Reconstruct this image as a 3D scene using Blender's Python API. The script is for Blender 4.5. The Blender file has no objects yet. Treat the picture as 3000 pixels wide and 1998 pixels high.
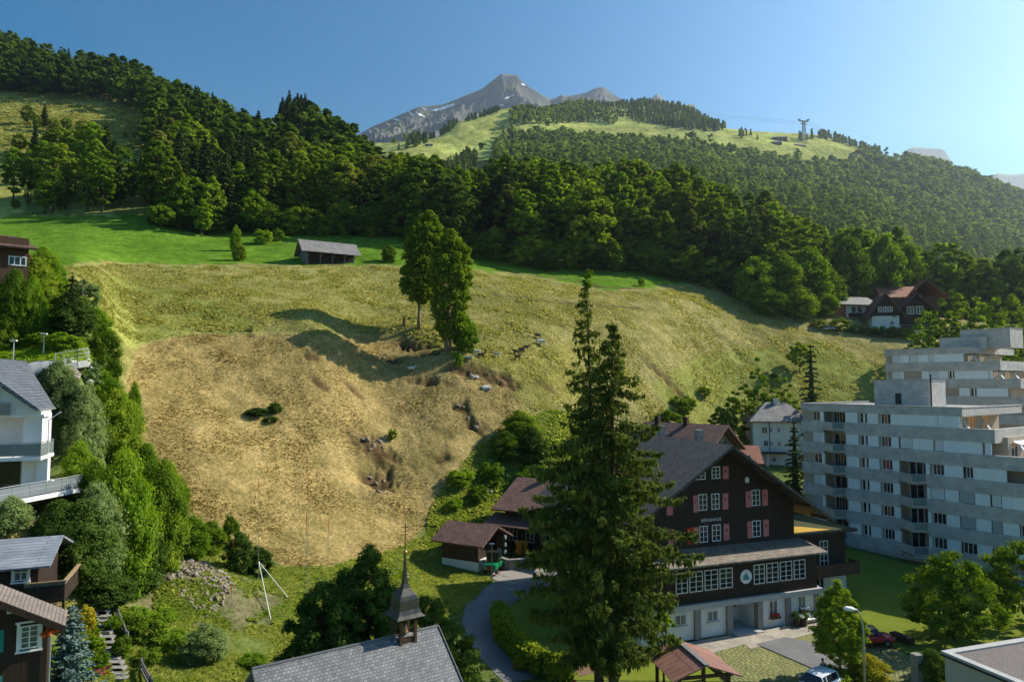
import bpy, math, random
import numpy as np
from mathutils import Vector, Matrix
R = math.radians
sc = bpy.context.scene
# ---------------- camera ----------------
F = 2000.0; CX, CY = 1500.0, 999.0
PITCH = math.atan(121.0/F)
cam_d = bpy.data.cameras.new('camera'); cam = bpy.data.objects.new('camera', cam_d)
sc.collection.objects.link(cam); sc.camera = cam
cam_d.sensor_width = 36.0; cam_d.lens = 36.0*F/3000.0; cam_d.clip_start = 0.5; cam_d.clip_end = 30000
cam.location = (0, 0, 0); cam.rotation_euler = (math.pi/2 + PITCH, 0, 0)
# ---------------- light ----------------
SUN_AZ, SUN_EL = R(69), R(37)         # azimuth measured from +Y towards +X
world = bpy.data.worlds.new('World'); sc.world = world; world.use_nodes = True
wn = world.node_tree.nodes; wl = world.node_tree.links
sky = wn.new('ShaderNodeTexSky'); sky.sky_type = 'NISHITA'; sky.sun_disc = False
sky.sun_elevation = SUN_EL; sky.sun_rotation = SUN_AZ; sky.altitude = 1000; sky.air_density = 1.5; sky.dust_density = 0.85; sky.ozone_density = 4.0
bg = wn['Background']; bg.inputs[1].default_value = 0.041
hsv = wn.new('ShaderNodeHueSaturation'); hsv.inputs['Saturation'].default_value = 1.30; hsv.inputs['Hue'].default_value = .490
gmn = wn.new('ShaderNodeGamma'); gmn.inputs[1].default_value = 1.32
wl.new(sky.outputs[0], gmn.inputs[0]); wl.new(gmn.outputs[0], hsv.inputs['Color']); wl.new(hsv.outputs[0], bg.inputs[0])
sd = bpy.data.lights.new('sun', 'SUN'); sun = bpy.data.objects.new('sun', sd); sc.collection.objects.link(sun)
sd.energy = 4.8; sd.angle = R(0.5); sd.color = (1.0, 0.93, 0.80)
sv = Vector((math.sin(SUN_AZ)*math.cos(SUN_EL), math.cos(SUN_AZ)*math.cos(SUN_EL), math.sin(SUN_EL)))
sun.rotation_euler = sv.to_track_quat('Z', 'Y').to_euler(); sun.location = (60, 0, 80)
sc.view_settings.view_transform = 'Standard'; sc.view_settings.look = 'None'
sc.view_settings.exposure = 0.84; sc.view_settings.gamma = 1.0
try: sc.cycles.max_bounces = 6; sc.cycles.diffuse_bounces = 3; sc.cycles.transparent_max_bounces = 6
except Exception: pass

# ---------------- helpers ----------------
def at(px, py, Y):
    "world point on the ray of photo pixel (px,py) at depth Y metres"
    s = (px-CX)/F; u = (CY-py)/F
    fy = math.cos(PITCH) - u*math.sin(PITCH); fz = math.sin(PITCH) + u*math.cos(PITCH)
    return Vector((s/fy*Y, Y, fz/fy*Y))
def proj(X, Y, Z):
    "numpy: world -> photo pixel"
    c, s = math.cos(PITCH), math.sin(PITCH)
    d = Y*c + Z*s; u = -Y*s + Z*c
    return CX + F*X/d, CY - F*u/d
col = sc.collection
def tag(o, label=None, cat=None, group=None, kind=None):
    if label: o['label'] = label
    if cat: o['category'] = cat
    if group: o['group'] = group
    if kind: o['kind'] = kind
    return o
def empty(name, loc, rz=0, label=None, cat=None, group=None, s=1.0):
    o = bpy.data.objects.new(name, None); col.objects.link(o); o.empty_display_size = 0.3
    o.location = loc; o.rotation_euler = (0, 0, rz); o.scale = (s, s, s)
    return tag(o, label, cat, group)
def npmesh(name, V, Fq, smooth=False):
    "V (n,3); Fq list of int arrays each (m,k)"
    me = bpy.data.meshes.new(name)
    V = np.asarray(V, dtype=np.float32)
    if not isinstance(Fq, (list, tuple)): Fq = [Fq]
    Fq = [np.asarray(f, dtype=np.int32) for f in Fq if len(f)]
    tot = np.concatenate([np.full(len(f), f.shape[1], dtype=np.int32) for f in Fq])
    loops = np.concatenate([f.ravel() for f in Fq])
    me.vertices.add(len(V)); me.vertices.foreach_set('co', V.ravel())
    me.loops.add(len(loops)); me.loops.foreach_set('vertex_index', loops)
    me.polygons.add(len(tot)); st = np.zeros(len(tot), dtype=np.int32); st[1:] = np.cumsum(tot)[:-1]
    me.polygons.foreach_set('loop_start', st); me.polygons.foreach_set('loop_total', tot)
    if smooth: me.polygons.foreach_set('use_smooth', np.ones(len(tot), dtype=bool))
    me.update(calc_edges=True)
    return me
def obj(name, me, mat, parent=None, loc=None):
    o = bpy.data.objects.new(name, me); col.objects.link(o)
    if mat is not None and not me.materials: me.materials.append(mat)
    if parent: o.parent = parent
    if loc is not None: o.location = loc
    return o
def copy_tree(o, parent=None):
    c = o.copy(); col.objects.link(c)
    if parent: c.parent = parent
    for ch in list(o.children): copy_tree(ch, c)
    return c
class MB:
    def __init__(s): s.v = []; s.f = []
    def add(s, vs, fs):
        b = len(s.v); s.v += [tuple(v) for v in vs]; s.f += [tuple(i+b for i in f) for f in fs]; return s
    def box(s, x0, x1, y0, y1, z0, z1):
        return s.add([(x0,y0,z0),(x1,y0,z0),(x1,y1,z0),(x0,y1,z0),(x0,y0,z1),(x1,y0,z1),(x1,y1,z1),(x0,y1,z1)],
                     [(0,3,2,1),(4,5,6,7),(0,1,5,4),(1,2,6,5),(2,3,7,6),(3,0,4,7)])
    def bar(s, a, b, w, h=None, up=(0,0,1)):
        h = h or w; a = Vector(a); b = Vector(b); d = (b-a).normalized(); u = Vector(up)
        if abs(d.dot(u)) > .98: u = Vector((0,1,0))
        x = d.cross(u).normalized(); z = x.cross(d).normalized()
        vs = []
        for p in (a, b):
            for i, j in ((-1,-1),(1,-1),(1,1),(-1,1)): vs.append(p + x*(i*w/2) + z*(j*h/2))
        return s.add(vs, [(0,1,2,3),(7,6,5,4),(0,4,5,1),(1,5,6,2),(2,6,7,3),(3,7,4,0)])
    def tube(s, pts, rs, n=8, cap=True):
        pts = [Vector(p) for p in pts]; b = len(s.v)
        if not hasattr(rs, '__len__'): rs = [rs]*len(pts)
        for i, p in enumerate(pts):
            d = (pts[min(i+1, len(pts)-1)] - pts[max(i-1, 0)]).normalized()
            u = Vector((0,0,1)) if abs(d.z) < .95 else Vector((0,1,0))
            x = d.cross(u).normalized(); y = d.cross(x).normalized()
            for k in range(n):
                a = 2*math.pi*k/n; s.v.append(tuple(p + x*(rs[i]*math.cos(a)) + y*(rs[i]*math.sin(a))))
        for i in range(len(pts)-1):
            for k in range(n):
                k2 = (k+1) % n; s.f.append((b+i*n+k, b+i*n+k2, b+(i+1)*n+k2, b+(i+1)*n+k))
        if cap: s.f.append(tuple(b+k for k in range(n))[::-1]); s.f.append(tuple(b+(len(pts)-1)*n+k for k in range(n)))
        return s
    def prism(s, poly, y0, y1):
        "polygon in XZ extruded along y"
        n = len(poly); vs = [(x, y0, z) for x, z in poly] + [(x, y1, z) for x, z in poly]
        return s.add(vs, [tuple(range(n)), tuple(range(2*n-1, n-1, -1))] + [(i, n+i, n+(i+1)%n, (i+1)%n) for i in range(n)])
    def prismx(s, poly, x0, x1):
        n = len(poly); vs = [(x0, y, z) for y, z in poly] + [(x1, y, z) for y, z in poly]
        return s.add(vs, [tuple(range(n)), tuple(range(2*n-1, n-1, -1))] + [(i, n+i, n+(i+1)%n, (i+1)%n) for i in range(n)])
    def prismz(s, poly, z0, z1):
        n = len(poly); vs = [(x, y, z0) for x, y in poly] + [(x, y, z1) for x, y in poly]
        return s.add(vs, [tuple(range(n)), tuple(range(2*n-1, n-1, -1))] + [(i, n+i, n+(i+1)%n, (i+1)%n) for i in range(n)])
    def slab(s, quad, t):
        "thick slab: quad of 4 points, thickness t downward along its normal"
        q = [Vector(p) for p in quad]; n = (q[1]-q[0]).cross(q[3]-q[0]).normalized()
        if n.z < 0: n = -n
        lo = [p - n*t for p in q]
        return s.add(q+lo, [(0,1,2,3),(7,6,5,4),(0,4,5,1),(1,5,6,2),(2,6,7,3),(3,7,4,0)])
    def lathe(s, prof, n=24, c=(0,0)):
        b = len(s.v)
        for r, z in prof:
            for k in range(n):
                a = 2*math.pi*k/n; s.v.append((c[0]+r*math.cos(a), c[1]+r*math.sin(a), z))
        for i in range(len(prof)-1):
            for k in range(n): s.f.append((b+i*n+k, b+i*n+(k+1)%n, b+(i+1)*n+(k+1)%n, b+(i+1)*n+k))
        return s
    def build(s, name, mat, parent=None, smooth=False, loc=None, bevel=0):
        me = bpy.data.meshes.new(name); me.from_pydata(s.v, [], s.f); me.update()
        import bmesh
        bm = bmesh.new(); bm.from_mesh(me); bmesh.ops.recalc_face_normals(bm, faces=bm.faces)
        bm.to_mesh(me); bm.free()
        if smooth:
            for p in me.polygons: p.use_smooth = True
        o = obj(name, me, mat, parent, loc)
        if bevel:
            m = o.modifiers.new('b', 'BEVEL'); m.width = bevel; m.segments = 2; m.limit_method = 'ANGLE'
        return o
# ---------------- materials ----------------
def newmat(name):
    m = bpy.data.materials.new(name); m.use_nodes = True
    return m, m.node_tree.nodes, m.node_tree.links, m.node_tree.nodes['Principled BSDF']
def ramp(n, stops):
    r = n.new('ShaderNodeValToRGB'); cr = r.color_ramp
    while len(cr.elements) < len(stops): cr.elements.new(.5)
    for e, (p, c) in zip(cr.elements, stops): e.position = p; e.color = (*c, 1)
    return r
def mat(name, c1, c2=None, rough=.8, scale=2.0, stretch=(1,1,1), bump=.3, bscale=None, metal=0, spec=.3, c3=None, dist=.05):
    "two or three tone noisy surface with bump, object space"
    m, n, l, b = newmat(name)
    c2 = c2 or tuple(c*.7 for c in c1)
    tc = n.new('ShaderNodeTexCoord'); mp = n.new('ShaderNodeMapping'); mp.inputs['Scale'].default_value = stretch
    l.new(tc.outputs['Object'], mp.inputs[0])
    nz = n.new('ShaderNodeTexNoise'); nz.inputs['Scale'].default_value = scale; nz.inputs['Detail'].default_value = 8; nz.inputs['Roughness'].default_value = .65
    l.new(mp.outputs[0], nz.inputs['Vector'])
    r = ramp(n, [(.32, c1), (.68, c2)] if not c3 else [(.3, c1), (.5, c2), (.72, c3)])
    l.new(nz.outputs[0], r.inputs[0]); l.new(r.outputs[0], b.inputs['Base Color'])
    b.inputs['Roughness'].default_value = rough; b.inputs['Metallic'].default_value = metal
    b.inputs['Specular IOR Level'].default_value = spec
    if bump:
        nb = n.new('ShaderNodeTexNoise'); nb.inputs['Scale'].default_value = bscale or scale*6; nb.inputs['Detail'].default_value = 6
        l.new(mp.outputs[0], nb.inputs['Vector'])
        bp = n.new('ShaderNodeBump'); bp.inputs['Strength'].default_value = bump; bp.inputs['Distance'].default_value = dist
        l.new(nb.outputs[0], bp.inputs['Height']); l.new(bp.outputs[0], b.inputs['Normal'])
    return m
def tilemat(name, c1, c2, mortar, bw=.3, bh=.3, rough=.7, bump=.8, uvw='generated', off=.5, msz=.03, dist=.04):
    "tiles laid in the object's local x / slope direction (uses UV map 'roof' in metres)"
    m, n, l, b = newmat(name)
    uv = n.new('ShaderNodeUVMap'); uv.uv_map = 'roof'
    bt = n.new('ShaderNodeTexBrick'); bt.offset = off
    bt.inputs['Color1'].default_value = (*c1,1); bt.inputs['Color2'].default_value = (*c2,1); bt.inputs['Mortar'].default_value = (*mortar,1)
    bt.inputs['Scale'].default_value = 1; bt.inputs['Mortar Size'].default_value = msz; bt.inputs['Mortar Smooth'].default_value = .5
    bt.inputs['Brick Width'].default_value = bw; bt.inputs['Row Height'].default_value = bh
    l.new(uv.outputs[0], bt.inputs['Vector'])
    nz = n.new('ShaderNodeTexNoise'); nz.inputs['Scale'].default_value = .8; nz.inputs['Detail'].default_value = 8; nz.inputs['Roughness'].default_value = .7
    tc = n.new('ShaderNodeTexCoord'); l.new(tc.outputs['Object'], nz.inputs['Vector'])
    mx = n.new('ShaderNodeMix'); mx.data_type = 'RGBA'; mx.blend_type = 'MULTIPLY'; mx.inputs[0].default_value = .8
    r = ramp(n, [(.3, (.55,.55,.55)), (.7, (1.25,1.2,1.15))]); l.new(nz.outputs[0], r.inputs[0])
    l.new(bt.outputs['Color'], mx.inputs[6]); l.new(r.outputs[0], mx.inputs[7]); l.new(mx.outputs[2], b.inputs['Base Color'])
    b.inputs['Roughness'].default_value = rough; b.inputs['Specular IOR Level'].default_value = .35
    # saw tooth per row for overlap
    sp = n.new('ShaderNodeSeparateXYZ'); l.new(uv.outputs[0], sp.inputs[0])
    dv = n.new('ShaderNodeMath'); dv.operation = 'DIVIDE'; dv.inputs[1].default_value = bh; l.new(sp.outputs[1], dv.inputs[0])
    fr = n.new('ShaderNodeMath'); fr.operation = 'FRACT'; l.new(dv.outputs[0], fr.inputs[0])
    sb = n.new('ShaderNodeMath'); sb.operation = 'SUBTRACT'; l.new(bt.outputs['Fac'], sb.inputs[1]); sb.inputs[0].default_value = 1
    ml = n.new('ShaderNodeMath'); ml.operation = 'MULTIPLY'; l.new(sb.outputs[0], ml.inputs[0]);
    inv = n.new('ShaderNodeMath'); inv.operation = 'SUBTRACT'; inv.inputs[0].default_value = 1.4; l.new(fr.outputs[0], inv.inputs[1])
    l.new(inv.outputs[0], ml.inputs[1])
    bp = n.new('ShaderNodeBump'); bp.inputs['Strength'].default_value = bump; bp.inputs['Distance'].default_value = dist
    l.new(ml.outputs[0], bp.inputs['Height']); l.new(bp.outputs[0], b.inputs['Normal'])
    return m
def roofuv(o):
    "metre UVs: u horizontal along the face, v up the slope"
    me = o.data; uv = me.uv_layers.new(name='roof')
    for p in me.polygons:
        n = p.normal; h = Vector((-n.y, n.x, 0))
        h = Vector((1,0,0)) if h.length < 1e-4 else h.normalized()
        s = n.cross(h)
        if s.z < 0: s = -s
        for li in p.loop_indices:
            c = me.vertices[me.loops[li].vertex_index].co
            uv.data[li].uv = (c.dot(h), c.dot(s))
    return o
def leafmat(name, c1, c2, c3=None, nscale=.6, trans=.35):
    m = bpy.data.materials.new(name); m.use_nodes = True; n = m.node_tree.nodes; l = m.node_tree.links; n.clear()
    out = n.new('ShaderNodeOutputMaterial')
    tc = n.new('ShaderNodeTexCoord'); nz = n.new('ShaderNodeTexNoise'); nz.inputs['Scale'].default_value = nscale; nz.inputs['Detail'].default_value = 5
    nz.inputs['Roughness'].default_value = .7
    l.new(tc.outputs['Object'], nz.inputs['Vector'])
    oi = n.new('ShaderNodeObjectInfo'); ad = n.new('ShaderNodeMath'); ad.operation = 'MULTIPLY_ADD'; ad.inputs[1].default_value = .34; 
    l.new(oi.outputs['Random'], ad.inputs[0]); 
    sb = n.new('ShaderNodeMath'); sb.operation = 'SUBTRACT'; sb.inputs[1].default_value = .17; l.new(nz.outputs[0], sb.inputs[0])
    ta = n.new('ShaderNodeAttribute'); ta.attribute_name = 'tint'; t2 = n.new('ShaderNodeMath'); t2.operation = 'MULTIPLY_ADD'; t2.inputs[1].default_value = .3
    l.new(ta.outputs['Fac'], t2.inputs[0]); l.new(sb.outputs[0], t2.inputs[2]); l.new(t2.outputs[0], ad.inputs[2])
    r = ramp(n, [(.3, c1), (.7, c2)] if not c3 else [(.25, c1), (.5, c2), (.75, c3)]); l.new(ad.outputs[0], r.inputs[0])
    d = n.new('ShaderNodeBsdfDiffuse'); t = n.new('ShaderNodeBsdfTranslucent'); mx = n.new('ShaderNodeMixShader'); mx.inputs[0].default_value = trans
    hs = n.new('ShaderNodeHueSaturation'); hs.inputs['Hue'].default_value = .485; hs.inputs['Saturation'].default_value = 1.1; hs.inputs['Value'].default_value = 1.5
    l.new(r.outputs[0], hs.inputs['Color']); l.new(r.outputs[0], d.inputs[0]); l.new(hs.outputs[0], t.inputs[0])
    l.new(d.outputs[0], mx.inputs[1]); l.new(t.outputs[0], mx.inputs[2])
    l.new(mx.outputs[0], out.inputs[0])
    return m
def vnoise(x, y, seed=0):
    xi = np.floor(x).astype(np.int64); yi = np.floor(y).astype(np.int64); xf = x-xi; yf = y-yi
    u = xf*xf*(3-2*xf); v = yf*yf*(3-2*yf)
    def h(a, b):
        k = (a*374761393 + b*668265263 + seed*974634777) & 0x7fffffff
        k = ((k ^ (k >> 13))*1274126177) & 0x7fffffff
        return ((k ^ (k >> 16)) & 0xffff)/65535.0
    return (h(xi,yi)*(1-u)+h(xi+1,yi)*u)*(1-v) + (h(xi,yi+1)*(1-u)+h(xi+1,yi+1)*u)*v
def fbm(x, y, seed=0, oct=5, gain=.5):
    a = 1; s = 0; t = 0
    for i in range(oct):
        s = s + a*(vnoise(x*2**i+i*17.3, y*2**i+i*9.1, seed+i)-.5); t += a; a *= gain
    return s/t*2
def inpoly(px, py, poly):
    c = np.zeros(np.shape(px), dtype=bool); n = len(poly); j = n-1
    for i in range(n):
        xi, yi = poly[i]; xj, yj = poly[j]
        if yi != yj: c ^= ((yi > py) != (yj > py)) & (px < (xj-xi)*(py-yi)/(yj-yi)+xi)
        j = i
    return c
# ---------------- near terrain: profiles (Y metres, z metres) for columns of view azimuth ----------------
def prof(c, lst, exact=False):
    "lst entries: (Y, z) or ('p', photo_y, Y)"
    o = []
    for e in lst:
        if e[0] == 'p' and exact: o.append((e[2], math.tan(PITCH+math.atan((999-e[1])/2000.0))*e[2]))
        elif e[0] == 'p': o.append((e[2], (1120-e[1])/2000.0*e[2]))
        else: o.append(e)
    return (c-1500)/2000.0, np.array(o, dtype=float)
PR = [
 prof(-900, [(3,-19),(30,-17),(42,-14),(50,-8),(58,-6),(64,1),(80,11),(130,26),(190,46),(300,110),(430,195),(600,290),(720,290),(1000,200)]),
 prof(0,   [(3,-20),(30,-17.5),(43,-16),(47,-11),(50,-8.2),(57,-7.6),(61,-1),(64,1.8),(70,4),(80,11),('p',770,110),('p',705,160),('p',655,190),('p',590,230),('p',440,300),('p',355,360),('p',290,430),('p',155,600),(700,270),(1000,150)]),
 prof(200, [(3,-20),(35,-18),(45,-17),(50,-13),(55,-9),(60,-6),(62.5,1.0),(68,3.4),(80,9.5),('p',775,112),('p',705,160),('p',655,190),('p',590,230),('p',445,300),('p',360,360),('p',295,430),('p',180,590),(700,255),(1000,120)]),
 prof(400, [(3,-20),(42,-18.3),(52,-17.4),(60,-16),(68,-13),(74,-10),('p',1200,86),('p',1030,100),('p',900,118),('p',785,145),('p',705,175),('p',660,192),('p',600,220),('p',460,280),('p',375,350),('p',310,430),('p',235,545),(640,215),(1000,90)]),
 prof(600, [(3,-21),(42,-19.5),(58,-18.6),(66,-16.8),(73,-14.5),('p',1300,84),('p',1150,95),('p',1000,107),('p',900,121),('p',780,154),('p',700,190),('p',670,205),('p',480,290),('p',335,470),(560,150),(1000,60)]),
 prof(900, [(3,-22),(42,-20.8),(60,-20),(72,-18.5),(80,-16.2),('p',1400,88),('p',1200,99),('p',1000,112.5),('p',930,119.5),('p',880,134),('p',772,165),('p',700,200),('p',680,212),('p',520,290),('p',420,400),(480,110),(1000,30)]),
 prof(1150,[(3,-22.5),(60,-22),(75,-20.8),(84,-19.2),('p',1450,94),('p',1250,106),('p',1050,122),('p',975,132),('p',880,148),('p',785,170),('p',700,206),('p',560,270),('p',500,330),(400,80),(1000,20)]),
 prof(1300,[(3,-22.5),(60,-22.3),(75,-21.8),(84,-20.8),(90,-18.6),('p',1300,104),('p',1150,114),('p',1050,122),('p',1000,129),('p',900,146),('p',795,172),('p',745,200),('p',600,258),('p',560,290),(360,65),(1000,10)]),
 prof(1600,[(3,-22.5),(60,-22.4),(84,-21.6),(97,-20.5),('p',1400,105),('p',1250,113),('p',1150,121),('p',1000,137),('p',880,160),('p',845,173),('p',795,205),('p',620,262),(300,60),(420,30),(1000,0)]),
 prof(1900,[(3,-22.5),(70,-22.3),(100,-20.2),(126,-16.5),('p',1220,136),('p',1150,143),('p',1000,157),('p',900,176),('p',850,190),('p',805,215),('p',660,272),(310,56),(430,20),(1000,0)]),
 prof(2200,[(3,-22.5),(66,-22.2),(90,-20.8),(125,-18.3),(147,-16),(160,-5.5),('p',1070,172),('p',950,190),('p',872,210),('p',770,255),(300,40),(420,15),(1000,0)]),
 prof(2500,[(3,-22.5),(60,-22.2),(82,-20.9),(125,-18.5),(148,-16),(162,-5.0),('p',1050,180),('p',965,198),('p',900,222),('p',860,245),(290,28),(380,24),(1000,5)]),
 prof(2800,[(3,-22.5),(60,-21.6),(76,-20.9),(125,-18.5),(148,-15),(165,-4),('p',1050,182),('p',990,200),('p',935,225),(270,20),(360,22),(1000,10)]),
 prof(3900,[(3,-22.5),(60,-21.6),(125,-18.5),(150,-14),(200,6),(250,14),(340,16),(1000,0)]),
]
YS = np.concatenate([np.geomspace(3, 40, 60, endpoint=False), np.linspace(40, 220, 520, endpoint=False), np.geomspace(220, 1000, 170)])
TS = np.unique(np.concatenate([np.linspace(-1.2, -.8, 50), np.linspace(-.8, .8, 700), np.linspace(.8, 1.2, 50)]))
pt = np.array([p[0] for p in PR])
def pchip(x, y, xs):
    d = np.diff(y)/np.diff(x); m = np.zeros_like(y)
    m[0] = d[0]; m[-1] = d[-1]
    for i in range(1, len(y)-1):
        m[i] = 0 if d[i-1]*d[i] <= 0 else 2*d[i-1]*d[i]/(d[i-1]+d[i])
    i = np.clip(np.searchsorted(x, xs)-1, 0, len(x)-2); h = x[i+1]-x[i]; t = np.clip((xs-x[i])/h, 0, 1)
    return (2*t**3-3*t**2+1)*y[i] + (t**3-2*t**2+t)*h*m[i] + (-2*t**3+3*t**2)*y[i+1] + (t**3-t**2)*h*m[i+1]
ZC = np.array([pchip(p[1][:,0], p[1][:,1], YS) for p in PR])           # (ncol, nY)
ZG = np.zeros((len(TS), len(YS)))
for j in range(len(YS)): ZG[:, j] = pchip(pt, ZC[:, j], TS)
TT, YY = np.meshgrid(TS, YS, indexing='ij'); XX = TT*YY
PXg, PYg = proj(XX, YY, ZG)
slope = np.gradient(ZG, YS, axis=1)
amp = np.clip((slope-.12)*2.2, 0, 1) * np.clip((YY-70)/25, 0, 1)
ZG += amp*(fbm(XX/14, YY/14, 3)*.9 + fbm(XX/4, YY/4, 11, 4, .6)*.34 + fbm(XX/1.2, YY/1.2, 21, 2)*.10)
# low relief in the rough land at the left foot
wildm = inpoly(PXg, PYg, [(200,2100),(200,1560),(900,1560),(1250,1600),(1000,1800),(900,2100)])
ZG += wildm*(fbm(XX/5, YY/5, 8, 4)*.5)
def bumpg(px, py, Y, rx, ry, h):
    global ZG
    c = at(px, py, Y); d = ((XX-c.x)/rx)**2 + ((YY-c.y)/ry)**2
    ZG += h*np.exp(-d*1.6)
bumpg(1190, 1010, 130, 9, 4, 2.4); bumpg(1330, 1075, 122, 7, 4, 1.3)      # knolls under the trees
bumpg(1140, 975, 133, 3.5, 2, 1.0)
bumpg(1090, 1300, 101, 4, 2.2, 1.2); bumpg(1110, 1430, 93, 4, 2.5, 1.3)   # outcrops
bumpg(560, 1745, 61, 6.5, 5, 1.5)                                         # rubble heap
def H(x, y):
    x = np.asarray(x, dtype=float); y = np.asarray(y, dtype=float)
    t = x/np.maximum(y, 3); i = np.clip(np.searchsorted(TS, t)-1, 0, len(TS)-2); j = np.clip(np.searchsorted(YS, y)-1, 0, len(YS)-2)
    a = np.clip((t-TS[i])/(TS[i+1]-TS[i]), 0, 1); b = np.clip((y-YS[j])/(YS[j+1]-YS[j]), 0, 1)
    return (ZG[i,j]*(1-a)+ZG[i+1,j]*a)*(1-b) + (ZG[i,j+1]*(1-a)+ZG[i+1,j+1]*a)*b
def hz(x, y): return float(H(x, y))
def ground(px, py, y0=20, y1=700):
    "first hit of the photo ray with the near terrain"
    prev = y0
    for Y in np.concatenate([np.arange(y0, 260, .5), np.arange(260, y1, 2)]):
        p = at(px, py, Y)
        if p.z <= hz(p.x, p.y): return Vector((p.x, p.y, hz(p.x, p.y)))
    return None
def onY(px, Y, py=1120):
    "terrain point in the column of pixel px at depth Y"
    x = at(px, py, Y).x; z = hz(x, Y)
    _, q = proj(x, Y, z); x = at(px, q, Y).x
    return Vector((x, Y, hz(x, Y)))
# ---- surface cover by place (its own colours: hay, long grass, lush grass, soil) ----
PXg, PYg = proj(XX, YY, ZG)
wx = PXg + fbm(XX/5, YY/5, 31, 6, .7)*26; wy = PYg + fbm(XX/5, YY/5, 32, 6, .7)*20
C = np.zeros(XX.shape+(3,)); C[:] = (.13,.17,.045)
def paint(poly, c, ylo=0, yhi=1e9, k=1.0):
    m = inpoly(wx, wy, poly) & (YY > ylo) & (YY < yhi); C[m] = C[m]*(1-k) + np.array(c)*k
long1 = [(-900,640),(0,650),(700,700),(2300,700),(2900,900),(2900,1300),(1500,1300),(300,1300),(-900,1200)]
paint(long1, (.27,.25,.085), 85, 240)
r = np.clip((wx-1200)/900, 0, 1)[..., None]; m = inpoly(wx, wy, long1) & (YY > 85) & (YY < 240)
C[m] = (C*(1-r*.65) + np.array((.31,.265,.115))*r*.65)[m]
paint([(100,840),(330,800),(700,900),(760,970),(560,1000),(400,1030),(250,950)], (.255,.29,.065), 80, 200, .7)
paint([(2050,1040),(2400,1000),(2620,1080),(2600,1250),(2000,1250),(1900,1130)], (.22,.25,.06), 120, 240, .8)
paint([(-900,560),(2200,560),(2145,800),(2100,828),(1880,842),(1760,848),(1560,808),(1380,792),(1160,777),(850,772),(700,777),(520,780),(330,762),(160,775),(60,800),(-900,800)], (.115,.215,.022), 95, 400)
mown = [(400,1020),(531,985),(701,972),(900,985),(1200,985),(1300,1050),(1480,1100),(1560,1230),(1420,1290),(1300,1420),(1250,1540),(1150,1640),(850,1660),(700,1580),(560,1520),(490,1440),(380,1320),(370,1150)]
paint(mown, (.345,.262,.105), 60, 135)
paint([(1300,1040),(1500,1010),(1720,1000),(1700,1160),(1560,1230),(1480,1100)], (.29,.26,.075), 60, 150, .8)
paint([(1240,1600),(1270,1480),(1340,1370),(1450,1280),(1600,1200),(1720,1220),(1700,1600)], (.16,.21,.045), 60, 140)
# hill pastures and forest floor behind
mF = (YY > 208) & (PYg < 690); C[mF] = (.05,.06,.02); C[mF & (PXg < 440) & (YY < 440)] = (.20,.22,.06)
past = [[(-900,270),(0,275),(150,290),(300,300),(420,345),(430,385),(330,375),(200,350),(0,330),(-900,330)],
        [(-900,350),(0,350),(130,370),(230,400),(200,425),(60,400),(-900,395)],
        [(320,395),(430,415),(430,450),(330,430)], [(-900,410),(20,410),(230,440),(230,470),(0,430)],
        [(-900,540),(0,540),(100,560),(70,620),(0,640),(-900,640)], [(190,590),(300,600),(360,640),(220,625)]]
for p in past: paint(p, (.34,.34,.09), 200, 700)
SOIL = np.zeros(XX.shape); FB41 = fbm(XX/1.1, YY/1.1, 41); FB42 = fbm(XX/.7, YY/.7, 43)
def soil(px, py, Y, rx, ry, c=(.10,.062,.032), k=.95):
    p = ground(px, py) or at(px, py, Y); d = ((XX-p.x)/rx)**2 + ((YY-p.y)/ry)**2 + FB41*1.5
    if k > .8: ZG[:] = ZG - np.clip(1.2-d, 0, 1)*.45*min(ry, 1.5) + np.clip(.5-d, 0, 1)*FB42*.5
    SOIL[:] = np.maximum(SOIL, np.clip(1.3-d, 0, 1)*(k>.5)); m = np.clip(1.3-d, 0, 1)[..., None]*k; C[:] = C*(1-m) + np.array(c)*m
for a in [(1215,1020,128,4.5,1.4),(1150,1055,125,2.5,1.0),(1340,1085,121,2.6,.9),(1420,1100,119,4.2,1.4),(1490,1125,118,2.4,1.2),(1270,1120,117,3.5,.8),(1350,1195,112,1.5,1.4),
          (1370,1240,109,1.8,1.4),(1400,1260,107,2.4,1.2),(1090,1300,101,3.6,2.0),(1110,1420,94,3.2,2.6),(1290,1350,103,1.5,.8),(740,985,118,2,.6),(1600,1135,118,2,.8),
          (910,1045,112,1.6,.9),(1950,1110,150,5,1),(930,1120,110,2,.7),(1020,1130,110,2.5,.6),(1240,1125,112,3,.7),(1480,1110,118,2,1.0),(1250,1035,125,3,1),(1190,1025,126,3,1.2),(560,1730,62,7,5,(.2,.16,.10),.75),(120,1510,48,3.5,2.5,(.22,.16,.08)),(20,1590,43,5,2.5,(.30,.22,.07))]: soil(*a)
for (a, b, Y) in [((1455,865),(1640,888),168),((1640,888),(1880,905),170),((1540,806),(1700,822),170),((1700,822),(1760,843),170),((1760,843),(1875,846),170)]:      # earth scars across the upper meadow
    for k in np.linspace(0, 1, 26): soil(a[0]+(b[0]-a[0])*k, a[1]+(b[1]-a[1])*k, Y, 1.7, .6, (.12,.10,.045), .75)
for _ in range(3):
    C[1:-1,1:-1] = (C[1:-1,1:-1]*2 + C[:-2,1:-1] + C[2:,1:-1] + C[1:-1,:-2] + C[1:-1,2:])/6
stra = fbm(XX/18, YY/10, 91, 5, .6)[..., None]; mm_ = (YY > 60) & (YY < 240); C[mm_] = (C*(1+stra*.35*np.array([1,.9,1])))[mm_]
nI, nJ = XX.shape
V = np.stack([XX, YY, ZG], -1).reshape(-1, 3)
idx = np.arange(nI*nJ).reshape(nI, nJ)
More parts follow.
